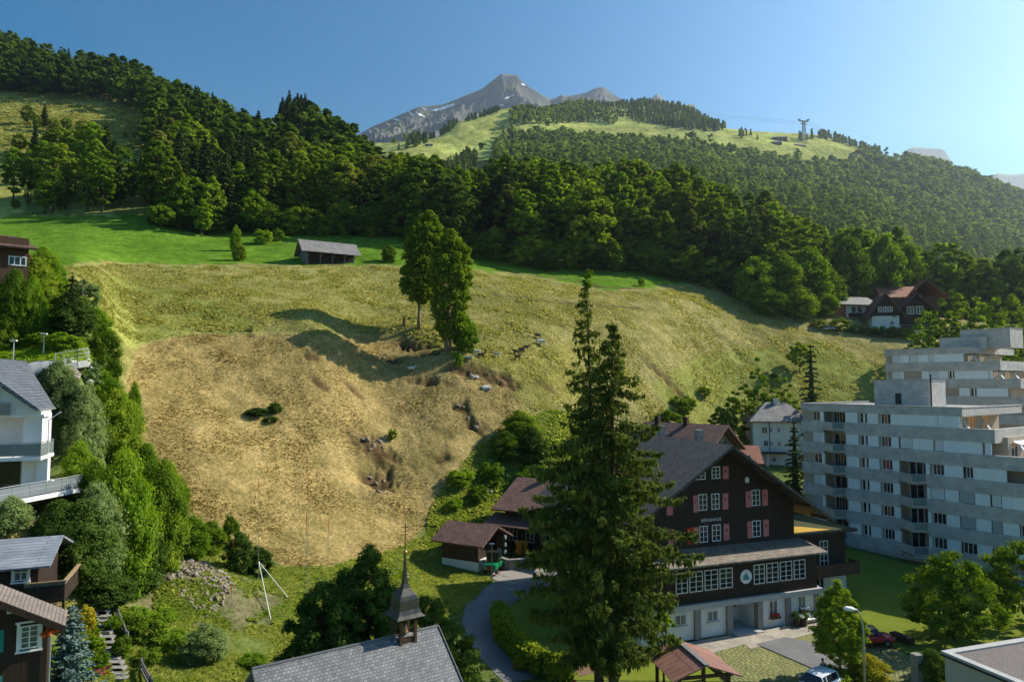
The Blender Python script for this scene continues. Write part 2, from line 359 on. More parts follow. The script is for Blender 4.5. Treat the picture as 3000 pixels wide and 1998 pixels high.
Q = np.stack([idx[:-1,:-1], idx[1:,:-1], idx[1:,1:], idx[:-1,1:]], -1).reshape(-1, 4)
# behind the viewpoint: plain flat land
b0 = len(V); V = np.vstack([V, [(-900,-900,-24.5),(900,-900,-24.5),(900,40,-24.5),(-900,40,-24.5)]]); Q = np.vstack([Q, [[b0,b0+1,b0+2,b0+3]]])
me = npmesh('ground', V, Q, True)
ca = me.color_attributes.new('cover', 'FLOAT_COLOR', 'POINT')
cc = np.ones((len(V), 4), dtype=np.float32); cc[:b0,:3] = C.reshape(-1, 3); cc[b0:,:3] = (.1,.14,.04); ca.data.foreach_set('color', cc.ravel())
def covermat(name, n1=.35, n2=2.5, bump=.6):
    m, n, l, b = newmat(name)
    at_ = n.new('ShaderNodeAttribute'); at_.attribute_name = 'cover'
    tc = n.new('ShaderNodeTexCoord')
    cur = at_.outputs['Color']
    for s, lo, hi, st in ((n1, .72, 1.28, (1,1,1)), (n2, .62, 1.36, (1,.6,1)), (n2*4, .75, 1.22, (1,.5,1))):
        mp = n.new('ShaderNodeMapping'); mp.inputs['Scale'].default_value = st; l.new(tc.outputs['Object'], mp.inputs[0])
        nz = n.new('ShaderNodeTexNoise'); nz.inputs['Scale'].default_value = s; nz.inputs['Detail'].default_value = 6; nz.inputs['Roughness'].default_value = .6
        l.new(mp.outputs[0], nz.inputs['Vector'])
        r = ramp(n, [(.33, (lo, lo*1.05, lo*.95)), (.67, (hi, hi*.97, hi))]); l.new(nz.outputs[0], r.inputs[0])
        mx = n.new('ShaderNodeMix'); mx.data_type = 'RGBA'; mx.blend_type = 'MULTIPLY'; mx.inputs[0].default_value = 1
        l.new(cur, mx.inputs[6]); l.new(r.outputs[0], mx.inputs[7]); cur = mx.outputs[2]
    l.new(cur, b.inputs['Base Color']); b.inputs['Roughness'].default_value = 1; b.inputs['Specular IOR Level'].default_value = 0
    nb = n.new('ShaderNodeTexNoise'); nb.inputs['Scale'].default_value = 1.6; nb.inputs['Detail'].default_value = 8; nb.inputs['Roughness'].default_value = .75; l.new(tc.outputs['Object'], nb.inputs['Vector'])
    bp = n.new('ShaderNodeBump'); bp.inputs['Strength'].default_value = bump; bp.inputs['Distance'].default_value = .5
    l.new(nb.outputs[0], bp.inputs['Height']); l.new(bp.outputs[0], b.inputs['Normal'])
    return m
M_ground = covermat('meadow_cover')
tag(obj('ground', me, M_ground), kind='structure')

# ---------------- far hillside (1 - 1.8 km) ----------------
FR = [
 prof(700,  [('p',760,460),('p',480,800),('p',470,1000),('p',455,1300),(1900,350)], True),
 prof(1000, [('p',760,460),('p',520,700),('p',470,1000),('p',445,1300),(1900,350)], True),
 prof(1215, [('p',820,460),('p',560,650),('p',480,950),('p',436,1200),(1500,380),(2200,300)], True),
 prof(1353, [('p',820,460),('p',560,650),('p',455,1050),('p',372,1300),(1600,450),(2300,300)], True),
 prof(1489, [('p',820,460),('p',560,650),('p',440,1080),('p',342,1400),(1700,520),(2300,300)], True),
 prof(1722, [('p',820,460),('p',600,600),('p',440,1050),('p',372,1300),('p',322,1550),(1800,600),(2300,400)], True),
 prof(1900, [('p',820,460),('p',620,600),('p',450,1050),('p',362,1350),('p',318,1600),(1900,620),(2300,400)], True),
 prof(2000, [('p',965,460),('p',640,600),('p',450,1050),('p',365,1350),('p',328,1550),(1900,580),(2300,400)], True),
 prof(2204, [('p',965,460),('p',700,560),('p',520,1000),('p',408,1450),(1800,480),(2300,300)], True),
 prof(2395, [('p',965,460),('p',760,520),('p',560,950),('p',490,1150),('p',408,1420),(1800,450),(2300,300)], True),
 prof(2552, [('p',965,460),('p',800,500),('p',600,950),('p',520,1150),('p',450,1400),(1800,400),(2300,300)], True),
 prof(2700, [('p',965,460),('p',700,800),('p',600,1050),('p',488,1400),(1800,380),(2300,250)], True),
 prof(2850, [('p',965,460),('p',740,800),('p',640,1050),('p',532,1400),(1800,350),(2300,250)], True),
 prof(3000, [('p',965,460),('p',770,800),('p',690,1050),('p',588,1400),(1800,320),(2300,200)], True),
 prof(3600, [('p',965,460),('p',820,800),('p',770,1050),('p',700,1400),(1800,250),(2300,150)], True),
]
FT = np.linspace(-.45, 1.05, 420); FY = np.geomspace(460, 2300, 260)
ft = np.array([p[0] for p in FR])
ZF = np.array([pchip(p[1][:,0], p[1][:,1], FY) for p in FR]); FZ = np.zeros((len(FT), len(FY)))
for j in range(len(FY)): FZ[:, j] = pchip(ft, ZF[:, j], FT)
FTT, FYY = np.meshgrid(FT, FY, indexing='ij'); FXX = FTT*FYY
fpx, fpy = proj(FXX, FYY, FZ)
FZ += fbm(FXX/160, FYY/160, 51)*7 + fbm(FXX/30, FYY/30, 52)*2.5
def HF(x, y):
    t = x/y; i = np.clip(np.searchsorted(FT, t)-1, 0, len(FT)-2); j = np.clip(np.searchsorted(FY, y)-1, 0, len(FY)-2)
    a = np.clip((t-FT[i])/(FT[i+1]-FT[i]), 0, 1); b = np.clip((y-FY[j])/(FY[j+1]-FY[j]), 0, 1)
    return (FZ[i,j]*(1-a)+FZ[i+1,j]*a)*(1-b) + (FZ[i,j+1]*(1-a)+FZ[i+1,j+1]*a)*b
FPX, FPY = proj(FXX, FYY, FZ)
def farground(px, py):
    for Y in np.arange(470, 2200, 4):
        p = at(px, py, Y)
        if p.z <= float(HF(p.x, p.y)): return Vector((p.x, p.y, float(HF(p.x, p.y))))
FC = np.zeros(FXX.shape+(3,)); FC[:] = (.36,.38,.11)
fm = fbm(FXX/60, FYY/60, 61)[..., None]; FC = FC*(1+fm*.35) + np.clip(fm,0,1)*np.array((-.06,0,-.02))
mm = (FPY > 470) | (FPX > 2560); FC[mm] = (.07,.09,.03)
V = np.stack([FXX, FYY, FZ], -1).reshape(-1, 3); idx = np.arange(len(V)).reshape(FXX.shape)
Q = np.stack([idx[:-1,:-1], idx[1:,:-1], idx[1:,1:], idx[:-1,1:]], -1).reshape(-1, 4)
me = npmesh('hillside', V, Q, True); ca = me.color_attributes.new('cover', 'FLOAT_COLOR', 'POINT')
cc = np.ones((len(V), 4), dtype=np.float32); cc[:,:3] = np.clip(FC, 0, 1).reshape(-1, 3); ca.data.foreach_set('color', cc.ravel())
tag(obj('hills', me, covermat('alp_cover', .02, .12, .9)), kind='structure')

# ---------------- rock peaks ----------------
def peaks(name, sky, Y0, Y1, base_py, seed, m, rough, n=420, k=150, kind='structure'):
    sky = np.array(sky, dtype=float); px = np.linspace(sky[0,0], sky[-1,0], n); py = np.interp(px, sky[:,0], sky[:,1])
    s = np.linspace(-.25, 1, k)             # <0: the far side of the crest, 1: foot
    PX, S = np.meshgrid(px, s, indexing='ij')
    Yd = np.where(S < 0, Y0 - S*(Y0-Y1)*1.2, Y0 + S*(Y1-Y0)); T = (PX-1500)/2000
    zt = np.tan(PITCH+np.arctan((999-np.interp(PX, px, py))/2000))*Y0; zb = math.tan(PITCH+math.atan((999-base_py)/2000))*Y1
    X = T*Yd
    z = np.where(S < 0, zt + S*2.2*(zt-zb), zt + (zb-zt)*np.abs(S)**.8)
    rid = 1-np.abs(fbm(X/300+S*.8, Yd/700, seed, 7, .62))*2.2
    rid2 = fbm(X/120, Yd/160, seed+5, 5, .6)
    w = np.clip(np.abs(S)*5, 0, 1)
    z += w*rough*(rid-.6)*np.sqrt(np.clip(np.abs(S),0,1)+.12) + (.06+w)*rough*.17*rid2
    V = np.stack([X, Yd, z], -1).reshape(-1, 3); idx = np.arange(len(V)).reshape(X.shape)
    Q = np.stack([idx[:-1,:-1], idx[1:,:-1], idx[1:,1:], idx[:-1,1:]], -1).reshape(-1, 4)
    o = obj(name, npmesh(name, V, Q, False), m); tag(o, kind=kind); return o
def rockmat(name, green=.5, snow=.62):
    m, n, l, b = newmat(name)
    g = n.new('ShaderNodeNewGeometry'); tc = n.new('ShaderNodeTexCoord')
    nz = n.new('ShaderNodeTexNoise'); nz.inputs['Scale'].default_value = .006; nz.inputs['Detail'].default_value = 12; nz.inputs['Roughness'].default_value = .75; l.new(tc.outputs['Object'], nz.inputs['Vector'])
    r = ramp(n, [(.35, (.055,.055,.055)), (.5, (.11,.107,.10)), (.64, (.22,.21,.195))]); l.new(nz.outputs[0], r.inputs[0])
    sp = n.new('ShaderNodeSeparateXYZ'); l.new(g.outputs['Normal'], sp.inputs[0])
    n2 = n.new('ShaderNodeTexNoise'); n2.inputs['Scale'].default_value = .0035; n2.inputs['Detail'].default_value = 6; l.new(tc.outputs['Object'], n2.inputs['Vector'])
    ad = n.new('ShaderNodeMath'); ad.operation = 'MULTIPLY'; l.new(sp.outputs[2], ad.inputs[0]); l.new(n2.outputs[0], ad.inputs[1])
    gr = ramp(n, [(green*.74, (0,0,0)), (green*.98, (1,1,1))]); l.new(ad.outputs[0], gr.inputs[0])
    mx = n.new('ShaderNodeMix'); mx.data_type = 'RGBA'; l.new(gr.outputs[0], mx.inputs[0]); l.new(r.outputs[0], mx.inputs[6]); mx.inputs[7].default_value = (.16,.18,.06,1)
    l.new(mx.outputs[2], b.inputs['Base Color']); b.inputs['Roughness'].default_value = .95; b.inputs['Specular IOR Level'].default_value = .1
    bp = n.new('ShaderNodeBump'); bp.inputs['Strength'].default_value = 1; bp.inputs['Distance'].default_value = 25; l.new(nz.outputs[0], bp.inputs['Height']); l.new(bp.outputs[0], b.inputs['Normal'])
    return m
MR = rockmat('rock'); 
main_sky = [(930,455),(1030,400),(1085,368),(1150,342),(1217,313),(1260,308),(1297,304),(1350,283),(1408,260),(1440,235),(1462,218),(1471,213),(1482,216),(1500,216),(1516,219),(1530,236),(1548,251),(1575,268),(1600,283),(1616,290),(1635,284),(1650,276),(1665,281),(1690,277),(1722,271),(1750,258),(1771,253),(1785,260),(1803,274),(1850,300),(1880,320)]
pk = peaks('mountain', main_sky, 4200, 2900, 470, 7, MR, 260)
peaks('mountain', [(1860,330),(1900,298),(1920,284),(1935,270),(1948,280),(1960,293),(1994,306),(2017,306),(2030,303),(2047,302),(2052,322),(2100,352),(2160,400)], 5200, 4400, 520, 17, MR, 90, 200, 60)
peaks('mountain', [(2600,520),(2667,444),(2685,434),(2701,429),(2740,432),(2777,433),(2790,437),(2802,455),(2809,471),(2845,501),(2900,540)], 5600, 4800, 640, 27, MR, 100, 220, 70)
peaks('mountain', [(2870,560),(2918,519),(2947,505),(2975,509),(3000,509),(3100,495),(3250,540),(3400,600)], 5800, 4900, 700, 37, MR, 70, 200, 60)
# snow lying in gullies: thin draped sheets on the rock
M_snow = mat('snow', (.8,.82,.85), (.72,.75,.8), .6, .01, bump=.2, bscale=.05, dist=3)
from mathutils.bvhtree import BVHTree
dg = None
def drape_snow(mt, strips):
    me = mt.data; vs = [v.co.copy() for v in me.vertices]; ps = [tuple(p.vertices) for p in me.polygons]
    bv = BVHTree.FromPolygons(vs, ps)
    V = []; Fc = []
    for line, w in strips:
        n = 26; L = np.array(line, dtype=float); s = np.linspace(0, len(L)-1, n)
        xs = np.interp(s, range(len(L)), L[:,0]); ys = np.interp(s, range(len(L)), L[:,1]); rows = []
        for i in range(n):
            ww = w*(.35+.65*math.sin(math.pi*(i+.5)/n))*(1+.5*math.sin(i*2.7+w)); row = []
            tx = xs[min(i+1,n-1)]-xs[max(i-1,0)]; ty = ys[min(i+1,n-1)]-ys[max(i-1,0)]; q = math.hypot(tx, ty) or 1
            for k in range(4):
                o = (k/3-.5)*ww; px, py = xs[i]-ty/q*o, ys[i]+tx/q*o
                d = at(px, py, 1).normalized(); h = bv.ray_cast(Vector((0,0,0)), d, 9000)
                if h[0] is None: row = None; break
                nn = h[1] if h[1].dot(d) < 0 else -h[1]
                V.append(tuple(h[0] + nn*3 - d*6)); row.append(len(V)-1)
            rows.append(row)
        for a, b in zip(rows, rows[1:]):
            if a and b and all((Vector(V[p])-Vector(V[q])).length < 160 for p, q in zip(a, b)):
                for k in range(3): Fc.append((a[k], a[k+1], b[k+1], b[k]))
    if Fc:
        me = bpy.data.meshes.new('snow'); me.from_pydata(V, [], Fc); me.update()
        tag(obj('snow_patches', me, M_snow), kind='stuff')
drape_snow(pk, [([(1265,326),(1290,322),(1315,313),(1333,307)], 9), ([(1218,328),(1228,337),(1244,344)], 5), ([(1475,293),(1490,287),(1507,280)], 4), ([(1238,318),(1250,325)], 4),
   ([(1465,310),(1478,309)], 5), ([(1150,350),(1175,356)], 5), ([(1290,300),(1340,292),(1352,286)], 4), ([(1188,322),(1200,330),(1212,342)], 4), ([(1526,247),(1538,252)], 5), ([(1338,290),(1342,296)], 5), ([(1350,365),(1364,372)], 5)])
# ---------------- vegetation builders ----------------
def rnd_dirs(rg, n):
    d = rg.normal(size=(n, 3)); return d/np.linalg.norm(d, axis=1)[:, None]
def cards(rg, P, N, size, asp=1.0):
    "quads centred at P facing N"
    n = len(P); N = N/np.linalg.norm(N, axis=1)[:, None]
    a = np.cross(N, rnd_dirs(rg, n)); a /= np.linalg.norm(a, axis=1)[:, None]+1e-9; b = np.cross(N, a)
    s = (size*rg.uniform(.55, 1.35, n))[:, None]
    fold = N*s*rg.uniform(-.35, .35, n)[:, None]
    q = np.stack([P - a*s*.5*asp - b*s*.15, P + b*s*.5 + fold, P + a*s*.5*asp + b*s*.1, P - b*s*.55 - fold*.6], 1)
    return q.reshape(-1, 3), np.arange(4*n).reshape(n, 4)
ICO = None
def ico(sub=1):
    import bmesh
    bm = bmesh.new(); bmesh.ops.create_icosphere(bm, subdivisions=sub, radius=1)
    v = np.array([x.co[:] for x in bm.verts]); f = np.array([[y.index for y in x.verts] for x in bm.faces]); bm.free(); return v, f
ICO1 = ico(1); ICO2 = ico(2)
def join(parts):
    V = []; F3 = []; F4 = []; T = []; b = 0
    for v, f, t in parts:
        v = np.asarray(v); V.append(v); (F3 if f.shape[1] == 3 else F4).append(f+b); T.append(np.broadcast_to(t, len(v))); b += len(v)
    return np.vstack(V), [np.vstack(x) for x in (F3, F4) if x], np.concatenate(T)
def tinted(name, V, F, T, smooth=False):
    me = npmesh(name, V, F, smooth); a = me.attributes.new('tint', 'FLOAT', 'POINT'); a.data.foreach_set('value', np.asarray(T, dtype=np.float32)); return me
def crown(seed, prof, hh, nl, per, lr=.24, leaf=.6, core=.72, inner=.25, flat=.85, xo=None):
    """lobed leaf crown. prof: [(height fraction, radius m)]; hh total height; lr lobe radius / local radius."""
    rg = np.random.default_rng(seed); prof = np.array(prof, float); parts = []
    z0, z1 = prof[0,0], prof[-1,0]
    rmax = prof[:,1].max()
    for i in range(nl):
        for _ in range(30):
            h = rg.uniform(z0, z1); r = np.interp(h, prof[:,0], prof[:,1])
            if rg.random() < (r/rmax)**1.2+.08: break
        a = rg.uniform(0, 2*np.pi); lo = max(rmax*lr*rg.uniform(.7, 1.25), .12)
        lo = min(lo, r*.75+.25*rmax*lr)
        rad = max(r-lo*.8, 0)*rg.uniform(inner, 1)**.5
        c = np.array([rad*np.cos(a), rad*np.sin(a), h*hh])
        if xo is not None: c[0] += np.interp(h, xo[0], xo[1])
        t = rg.normal()*.22
        d = rnd_dirs(rg, per); d[:,2] = np.where(d[:,2] < -.35, -d[:,2], d[:,2])
        rr = lo*rg.uniform(.55, 1.22, per)
        P = c + d*rr[:, None]*np.array([1,1,flat])
        N = d*1.0 + rnd_dirs(rg, per)*.75 + np.array([0,0,.25])
        v, f = cards(rg, P, N, leaf); parts.append((v, f, t + rg.normal(size=len(v)//4).repeat(4)*.12))
        iv, if_ = ICO1
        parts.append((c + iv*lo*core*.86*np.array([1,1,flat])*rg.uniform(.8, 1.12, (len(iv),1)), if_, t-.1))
    return join(parts)
def trunkmesh(seed, hh, r0, prof, nb=7, top=.8, lean=0, forks=1, xo=None):
    rg = random.Random(seed); m = MB()
    for k in range(forks):
        ang = rg.uniform(0, 6.3); ox = 0 if forks == 1 else math.cos(k*2.3)*r0*1.6; oy = 0 if forks == 1 else math.sin(k*2.3)*r0*1.2
        pts = []
        for i in range(7):
            f = i/6; x = ox*(1+f*2) + lean*f*hh*.1 + rg.uniform(-.08, .08)*f*2
            if xo is not None: x += float(np.interp(f*top, xo[0], xo[1]))
            pts.append((x, oy*(1+f*2)+rg.uniform(-.1, .1)*f*2, -.5 + f*(hh*top+.5)))
        m.tube(pts, [r0*(1.25 if i == 0 else 1)*(1-i/6.6) for i in range(7)], 7)
        for i in range(nb):
            h = rg.uniform(prof[0][0]*.9, .66)*hh; f = (h+.5)/(hh*top+.5)*6; a = int(min(f, 5)); p = Vector(pts[a]).lerp(Vector(pts[a+1]), min(f-a, 1))
            an = rg.uniform(0, 6.3); r = float(np.interp(h/hh, [q[0] for q in prof], [q[1] for q in prof]))*.6
            e = p + Vector((math.cos(an)*r, math.sin(an)*r, r*rg.uniform(.2, .7)))
            m.tube([p, p.lerp(e, .5)+Vector((0,0,-r*.08)), e], [r0*.35, r0*.22, r0*.06], 5)
    return m
def me_of(mb, name):
    me = bpy.data.meshes.new(name); me.from_pydata(mb.v, [], mb.f); me.update()
    for p in me.polygons: p.use_smooth = True
    return me
def conifer(seed, hh, w, levels=16, per=9, spray=26, leaf=.5, droop=.35, z0=.08, bare=0, power=1.0):
    "whorled branches hung with needle sprays"
    rg = np.random.default_rng(seed); parts = []; P = []; N = []; S = []
    for i in range(levels):
        f = (i+rg.uniform(-.3,.3))/levels; f = min(max(f, 0), .985); h = hh*(z0+(1-z0)*f); L = w/2*(1-f)**power*(.92+.2*rg.random())+.15
        nb = max(4, int(per*(1-f*.45)))
        for k in range(nb):
            a = 2*np.pi*(k+rg.uniform(-.35,.35))/nb + i*1.9; l = L*rg.uniform(.72, 1.12); n = max(4, int(spray*(l/(w/2))+3))
            s = rg.uniform(.08, 1, n)**.8; side = rg.normal(size=n)*l*.11*(1.15-s*.5)
            ca, sa = np.cos(a), np.sin(a)
            x = s*l*ca - side*sa; y = s*l*sa + side*ca
            z = h - droop*l*(s**1.3) + .10*l*s**4 - np.abs(side)*.35 - rg.uniform(0,.5,n)*leaf*.8
            P.append(np.stack([x,y,z],1)); nn = np.stack([ca*.4+rg.normal(size=n)*.5, sa*.4+rg.normal(size=n)*.5, .7+rg.random(n)*.5],1); N.append(nn)
    P = np.vstack(P); N = np.vstack(N); v, f = cards(rg, P, N, leaf, 1.5); parts.append((v, f, rg.normal(size=len(v)//4).repeat(4)*.15))
    # thin dark inner cone of twigs
    n = 9; zz = np.linspace(z0*hh, hh*.985, 8); cv = []
    for j, z in enumerate(zz):
        fr = (z/hh-z0)/(1-z0)
        for k in range(n): a = 2*np.pi*k/n; r = w/2*(1-fr)**power*.26*rg.uniform(.7,1.2)+.02; cv.append((r*np.cos(a), r*np.sin(a), z-r*.2))
    cf = [[j*n+k, j*n+(k+1)%n, (j+1)*n+(k+1)%n, (j+1)*n+k] for j in range(7) for k in range(n)]
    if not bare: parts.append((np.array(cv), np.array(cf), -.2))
    return join(parts)
M_bark = mat('bark', (.10,.075,.05), (.05,.038,.028), .95, 3, (1,1,.25), .8)
M_barkl = mat('pale_bark', (.24,.21,.17), (.13,.11,.085), .95, 3, (1,1,.25), .6)
L_broad = leafmat('broad_leaves', (.065,.125,.012), (.14,.215,.020), (.24,.31,.030), .25)
L_fresh = leafmat('fresh_leaves', (.085,.165,.014), (.16,.27,.022), (.26,.36,.038), .4, .42)
L_conif = leafmat('needles', (.030,.055,.016), (.055,.088,.024), (.095,.125,.034), .3, .2)
L_dark = leafmat('dark_leaves', (.035,.070,.014), (.07,.120,.020), (.12,.18,.03), .4, .3)
L_oliv = leafmat('olive_leaves', (.085,.115,.020), (.16,.19,.030), (.24,.26,.045), .25)
L_blue = leafmat('blue_needles', (.09,.15,.13), (.15,.22,.19), (.22,.29,.25), 1.0, .15)
L_yel = leafmat('yellow_leaves', (.22,.22,.02), (.38,.34,.03), (.50,.42,.05), 1.0)
L_grey = leafmat('grey_green_leaves', (.12,.18,.055), (.19,.26,.085), (.27,.34,.12), .5)
L_grass = leafmat('grass_blades', (.13,.20,.03), (.22,.29,.05), (.34,.37,.09), .35, .45)
L_hay = leafmat('hay', (.34,.265,.095), (.44,.345,.13), (.55,.44,.18), .5, .2)
L_far = leafmat('far_leaves', (.040,.085,.016), (.11,.18,.024), (.21,.29,.04), .012, .35)
PROF = {
 'round': [(.16,1.2),(.28,3.2),(.45,4.3),(.62,4.5),(.78,3.7),(.90,2.3),(.99,.5)],
 'tall':  [(.14,1.2),(.25,2.6),(.42,3.4),(.62,3.5),(.80,2.8),(.92,1.7),(1.0,.4)],
 'wide':  [(.10,2.2),(.22,4.4),(.42,5.6),(.62,5.4),(.80,4.0),(.92,2.2),(1.0,.5)],
}
TB = []     # broadleaf prototypes (height 22)
for k, (pn, nl) in enumerate([('round',52),('tall',46),('wide',58),('round',46),('tall',52),('round',50)]):
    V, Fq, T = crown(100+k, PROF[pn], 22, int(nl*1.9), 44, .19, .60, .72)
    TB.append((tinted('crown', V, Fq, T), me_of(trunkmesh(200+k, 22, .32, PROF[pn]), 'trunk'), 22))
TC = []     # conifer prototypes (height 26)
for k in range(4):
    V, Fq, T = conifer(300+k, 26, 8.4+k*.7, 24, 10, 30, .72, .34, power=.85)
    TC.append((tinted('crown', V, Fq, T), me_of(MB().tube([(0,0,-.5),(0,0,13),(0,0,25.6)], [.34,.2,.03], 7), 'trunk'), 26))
def slot(o, m):
    "per-object material so that shared meshes can vary"
    if not o.data.materials: o.data.materials.append(m)
    if o.data.materials[0] is not m:
        o.material_slots[0].link = 'OBJECT'; o.material_slots[0].material = m
def put_tree(name, proto, loc, h, rz, label, group=None, cat='tree', leafm=None, barkm=None, sx=1.0):
    t = empty(name, loc, rz, label, cat, group); s = h/proto[2]; t.scale = (s*sx, s*sx, s)
    c = bpy.data.objects.new('crown', proto[0]); col.objects.link(c); c.parent = t; slot(c, leafm or L_broad)
    if proto[1] is not None:
        k = bpy.data.objects.new('trunk', proto[1]); col.objects.link(k); k.parent = t; slot(k, barkm or M_bark)
    return t

# ---------------- woods on the near hillsides ----------------
rg = np.random.default_rng(5)
footx = [-900,0,330,520,700,1000,1150,1300,1600,1900,2150,2300,2450,2700,3000]
footY = [200,200,202,198,207,214,212,206,209,219,213,207,240,238,235]
gx, gy = np.meshgrid(np.arange(-480, 260, 8.2), np.arange(200, 640, 8.2)); gx = gx.ravel()+rg.uniform(-3.6,3.6,gx.size); gy = gy.ravel()+rg.uniform(-3.6,3.6,gy.size)
k = np.abs(gx/gy) < .95; gx, gy = gx[k], gy[k]
gz = H(gx, gy); gpx, gpy = proj(gx, gy, gz)
keep = gy > np.interp(gpx, footx, footY)
for p in past: keep &= ~inpoly(gpx, gpy, [(a, b) for a, b in p])
keep &= ~((gpx < 420) & (gy > 200) & (gy < 232) & (rg.random(gx.size) < .55))
keep &= ~((gpx < 330) & (gy > 232) & (gy < 300) & (rg.random(gx.size) < .35))
keep &= ~((gpx > 2330) & (gy < 236))
th = rg.uniform(17, 25, gx.size); th = np.where((gpx > 1150) & (gy < 275), th*1.22, th); th = np.where((gpx < 420) & (gy < 330), th*.66, th)
th = np.where((gpx > 2150) & (gy < 240), th*.85, th)
# conifers: a few single spires on the left hill, more along crests
con = fbm(gx/45, gy/45, 71) > .38; con |= rg.random(gx.size) < .05
con &= ~((gpx > 930) & (gy < 300) & (rg.random(gx.size) < .93))
con |= (gpx > 430) & (gpx < 580) & (gy > 215) & (gy < 245) & (rg.random(gx.size) < .6)
con |= (gpx > 820) & (gpx < 900) & (gy > 300); th = np.where((gpx > 820) & (gpx < 900) & (gy > 320), 31, th)
th = np.where((gpx < 440) & (gy > 205) & (gy < 420), th*.62, th)
for p in past:
    for f_ in (.35, .7, 1.0):
        a_, b_ = proj(gx, gy, gz+th*f_); keep &= ~((gpx < 470) & inpoly(a_, b_, p))
SKX = [-900,0,100,200,330,400,480,560,620,800,828,845,900,960,1030,1080,1130,1250,1330,1400,1450,1540,1600,1700,1800,1900,2000,2100,2200,2300,2400,2500,2650,2800]
SKY_ = [60,60,95,125,135,160,205,235,262,345,275,262,272,305,345,405,438,442,475,492,455,432,452,470,460,455,470,482,505,565,635,650,640,700]
lim = np.interp(gpx, SKX, SKY_) + rg.uniform(-8, 26, gx.size)
tz_ = (1120-lim)/2000*gy            # height at which the crown would touch the skyline
tk = np.minimum(th, tz_-gz); keep &= tk > th*.45; th = np.maximum(tk, 5)
# keep trees whose top can be seen
vis = np.zeros(gx.size, bool); tt = np.linspace(.2, .985, 60)
topz = gz+th
blk = np.zeros(gx.size, bool)
for s in tt: blk |= H(gx*s, gy*s) + np.where(gy*s > 215, 8, 0) > topz*s
keep &= ~blk
ti = np.where(keep)[0]; ti = ti[np.argsort(gy[ti])]
print('hillside trees', len(ti), 'conifers', con[ti].sum())
ORD = 'first second third fourth fifth sixth seventh eighth ninth tenth eleventh twelfth thirteenth fourteenth fifteenth sixteenth seventeenth eighteenth nineteenth twentieth twenty-first twenty-second twenty-third twenty-fourth twenty-fifth twenty-sixth twenty-seventh twenty-eighth twenty-ninth thirtieth'.split()
def zname(px, Y):
    zs_ = [(-900,'above the brown house'),(140,'above the left garden'),(330,'near the left pastures'),(520,'left of the barn'),(700,'close left of the barn'),(860,'behind the barn'),
        (1010,'right behind the barn'),(1150,'left of the twin meadow trees'),(1290,'behind the twin meadow trees'),(1430,'right of the twin meadow trees'),(1580,'left of the big spruce tip'),(1700,'above the big spruce tip'),
        (1840,'right of the big spruce tip'),(1990,'above the green meadow end'),(2130,'at the bushy wood corner'),(2290,'above the dry meadow'),(2440,'behind the bungalow'),(2590,'behind the red chalet'),(2760,'above the dark chalet')]
    return [z for a_, z in zs_ if px >= a_][-1]
def rname(Y, px):
    f = Y - np.interp(px, footx, footY)
    return 'front row' if f < 16 else ('second row' if f < 34 else ('third row' if f < 60 else ('high up' if f < 110 else 'on the crest')))
sel = []; nb_ = nc_ = 0; rest = []
for i in ti:
    rz = rg.uniform(0, 6.28)
    if con[i] and nc_ < 150: sel.append((i, rz)); nc_ += 1
    elif not con[i] and nb_ < 290: sel.append((i, rz)); nb_ += 1
    else: rest.append((i, rz))
cells = {}
for i, rz in sel: cells.setdefault((bool(con[i]), zname(gpx[i], gy[i]), rname(gy[i], gpx[i])), []).append((gpx[i], i, rz))
for (c_, z, r_), L in cells.items():
    L.sort()
    for q, (px_, i, rz) in enumerate(L):
        kind = 'conifer' if c_ else 'leafy tree'
        n_ = len(L)
        pos = '' if n_ == 1 else (('left ' if q == 0 else 'right ') if n_ == 2 else (ORD[q]+' ' if q < 30 else 'last '))
        pos2 = '' if n_ <= 2 else ' from the left'
        lab = f'{pos}{kind}{pos2} {z}, {r_}'
        loc = (gx[i], gy[i], gz[i]); h = th[i]
        if c_: put_tree('spruce_tree', TC[i % 4], loc, h*1.1, rz, lab, 'conifers of the hillside wood', leafm=L_conif)
        else: put_tree('broadleaf_tree', TB[i % 6], loc, h, rz, lab, 'leafy trees of the hillside wood', sx=rg.uniform(1.15, 1.6), leafm=[L_fresh, L_fresh, L_broad, L_broad, L_broad, L_broad, L_dark, L_oliv][int(rg.random()*8)])
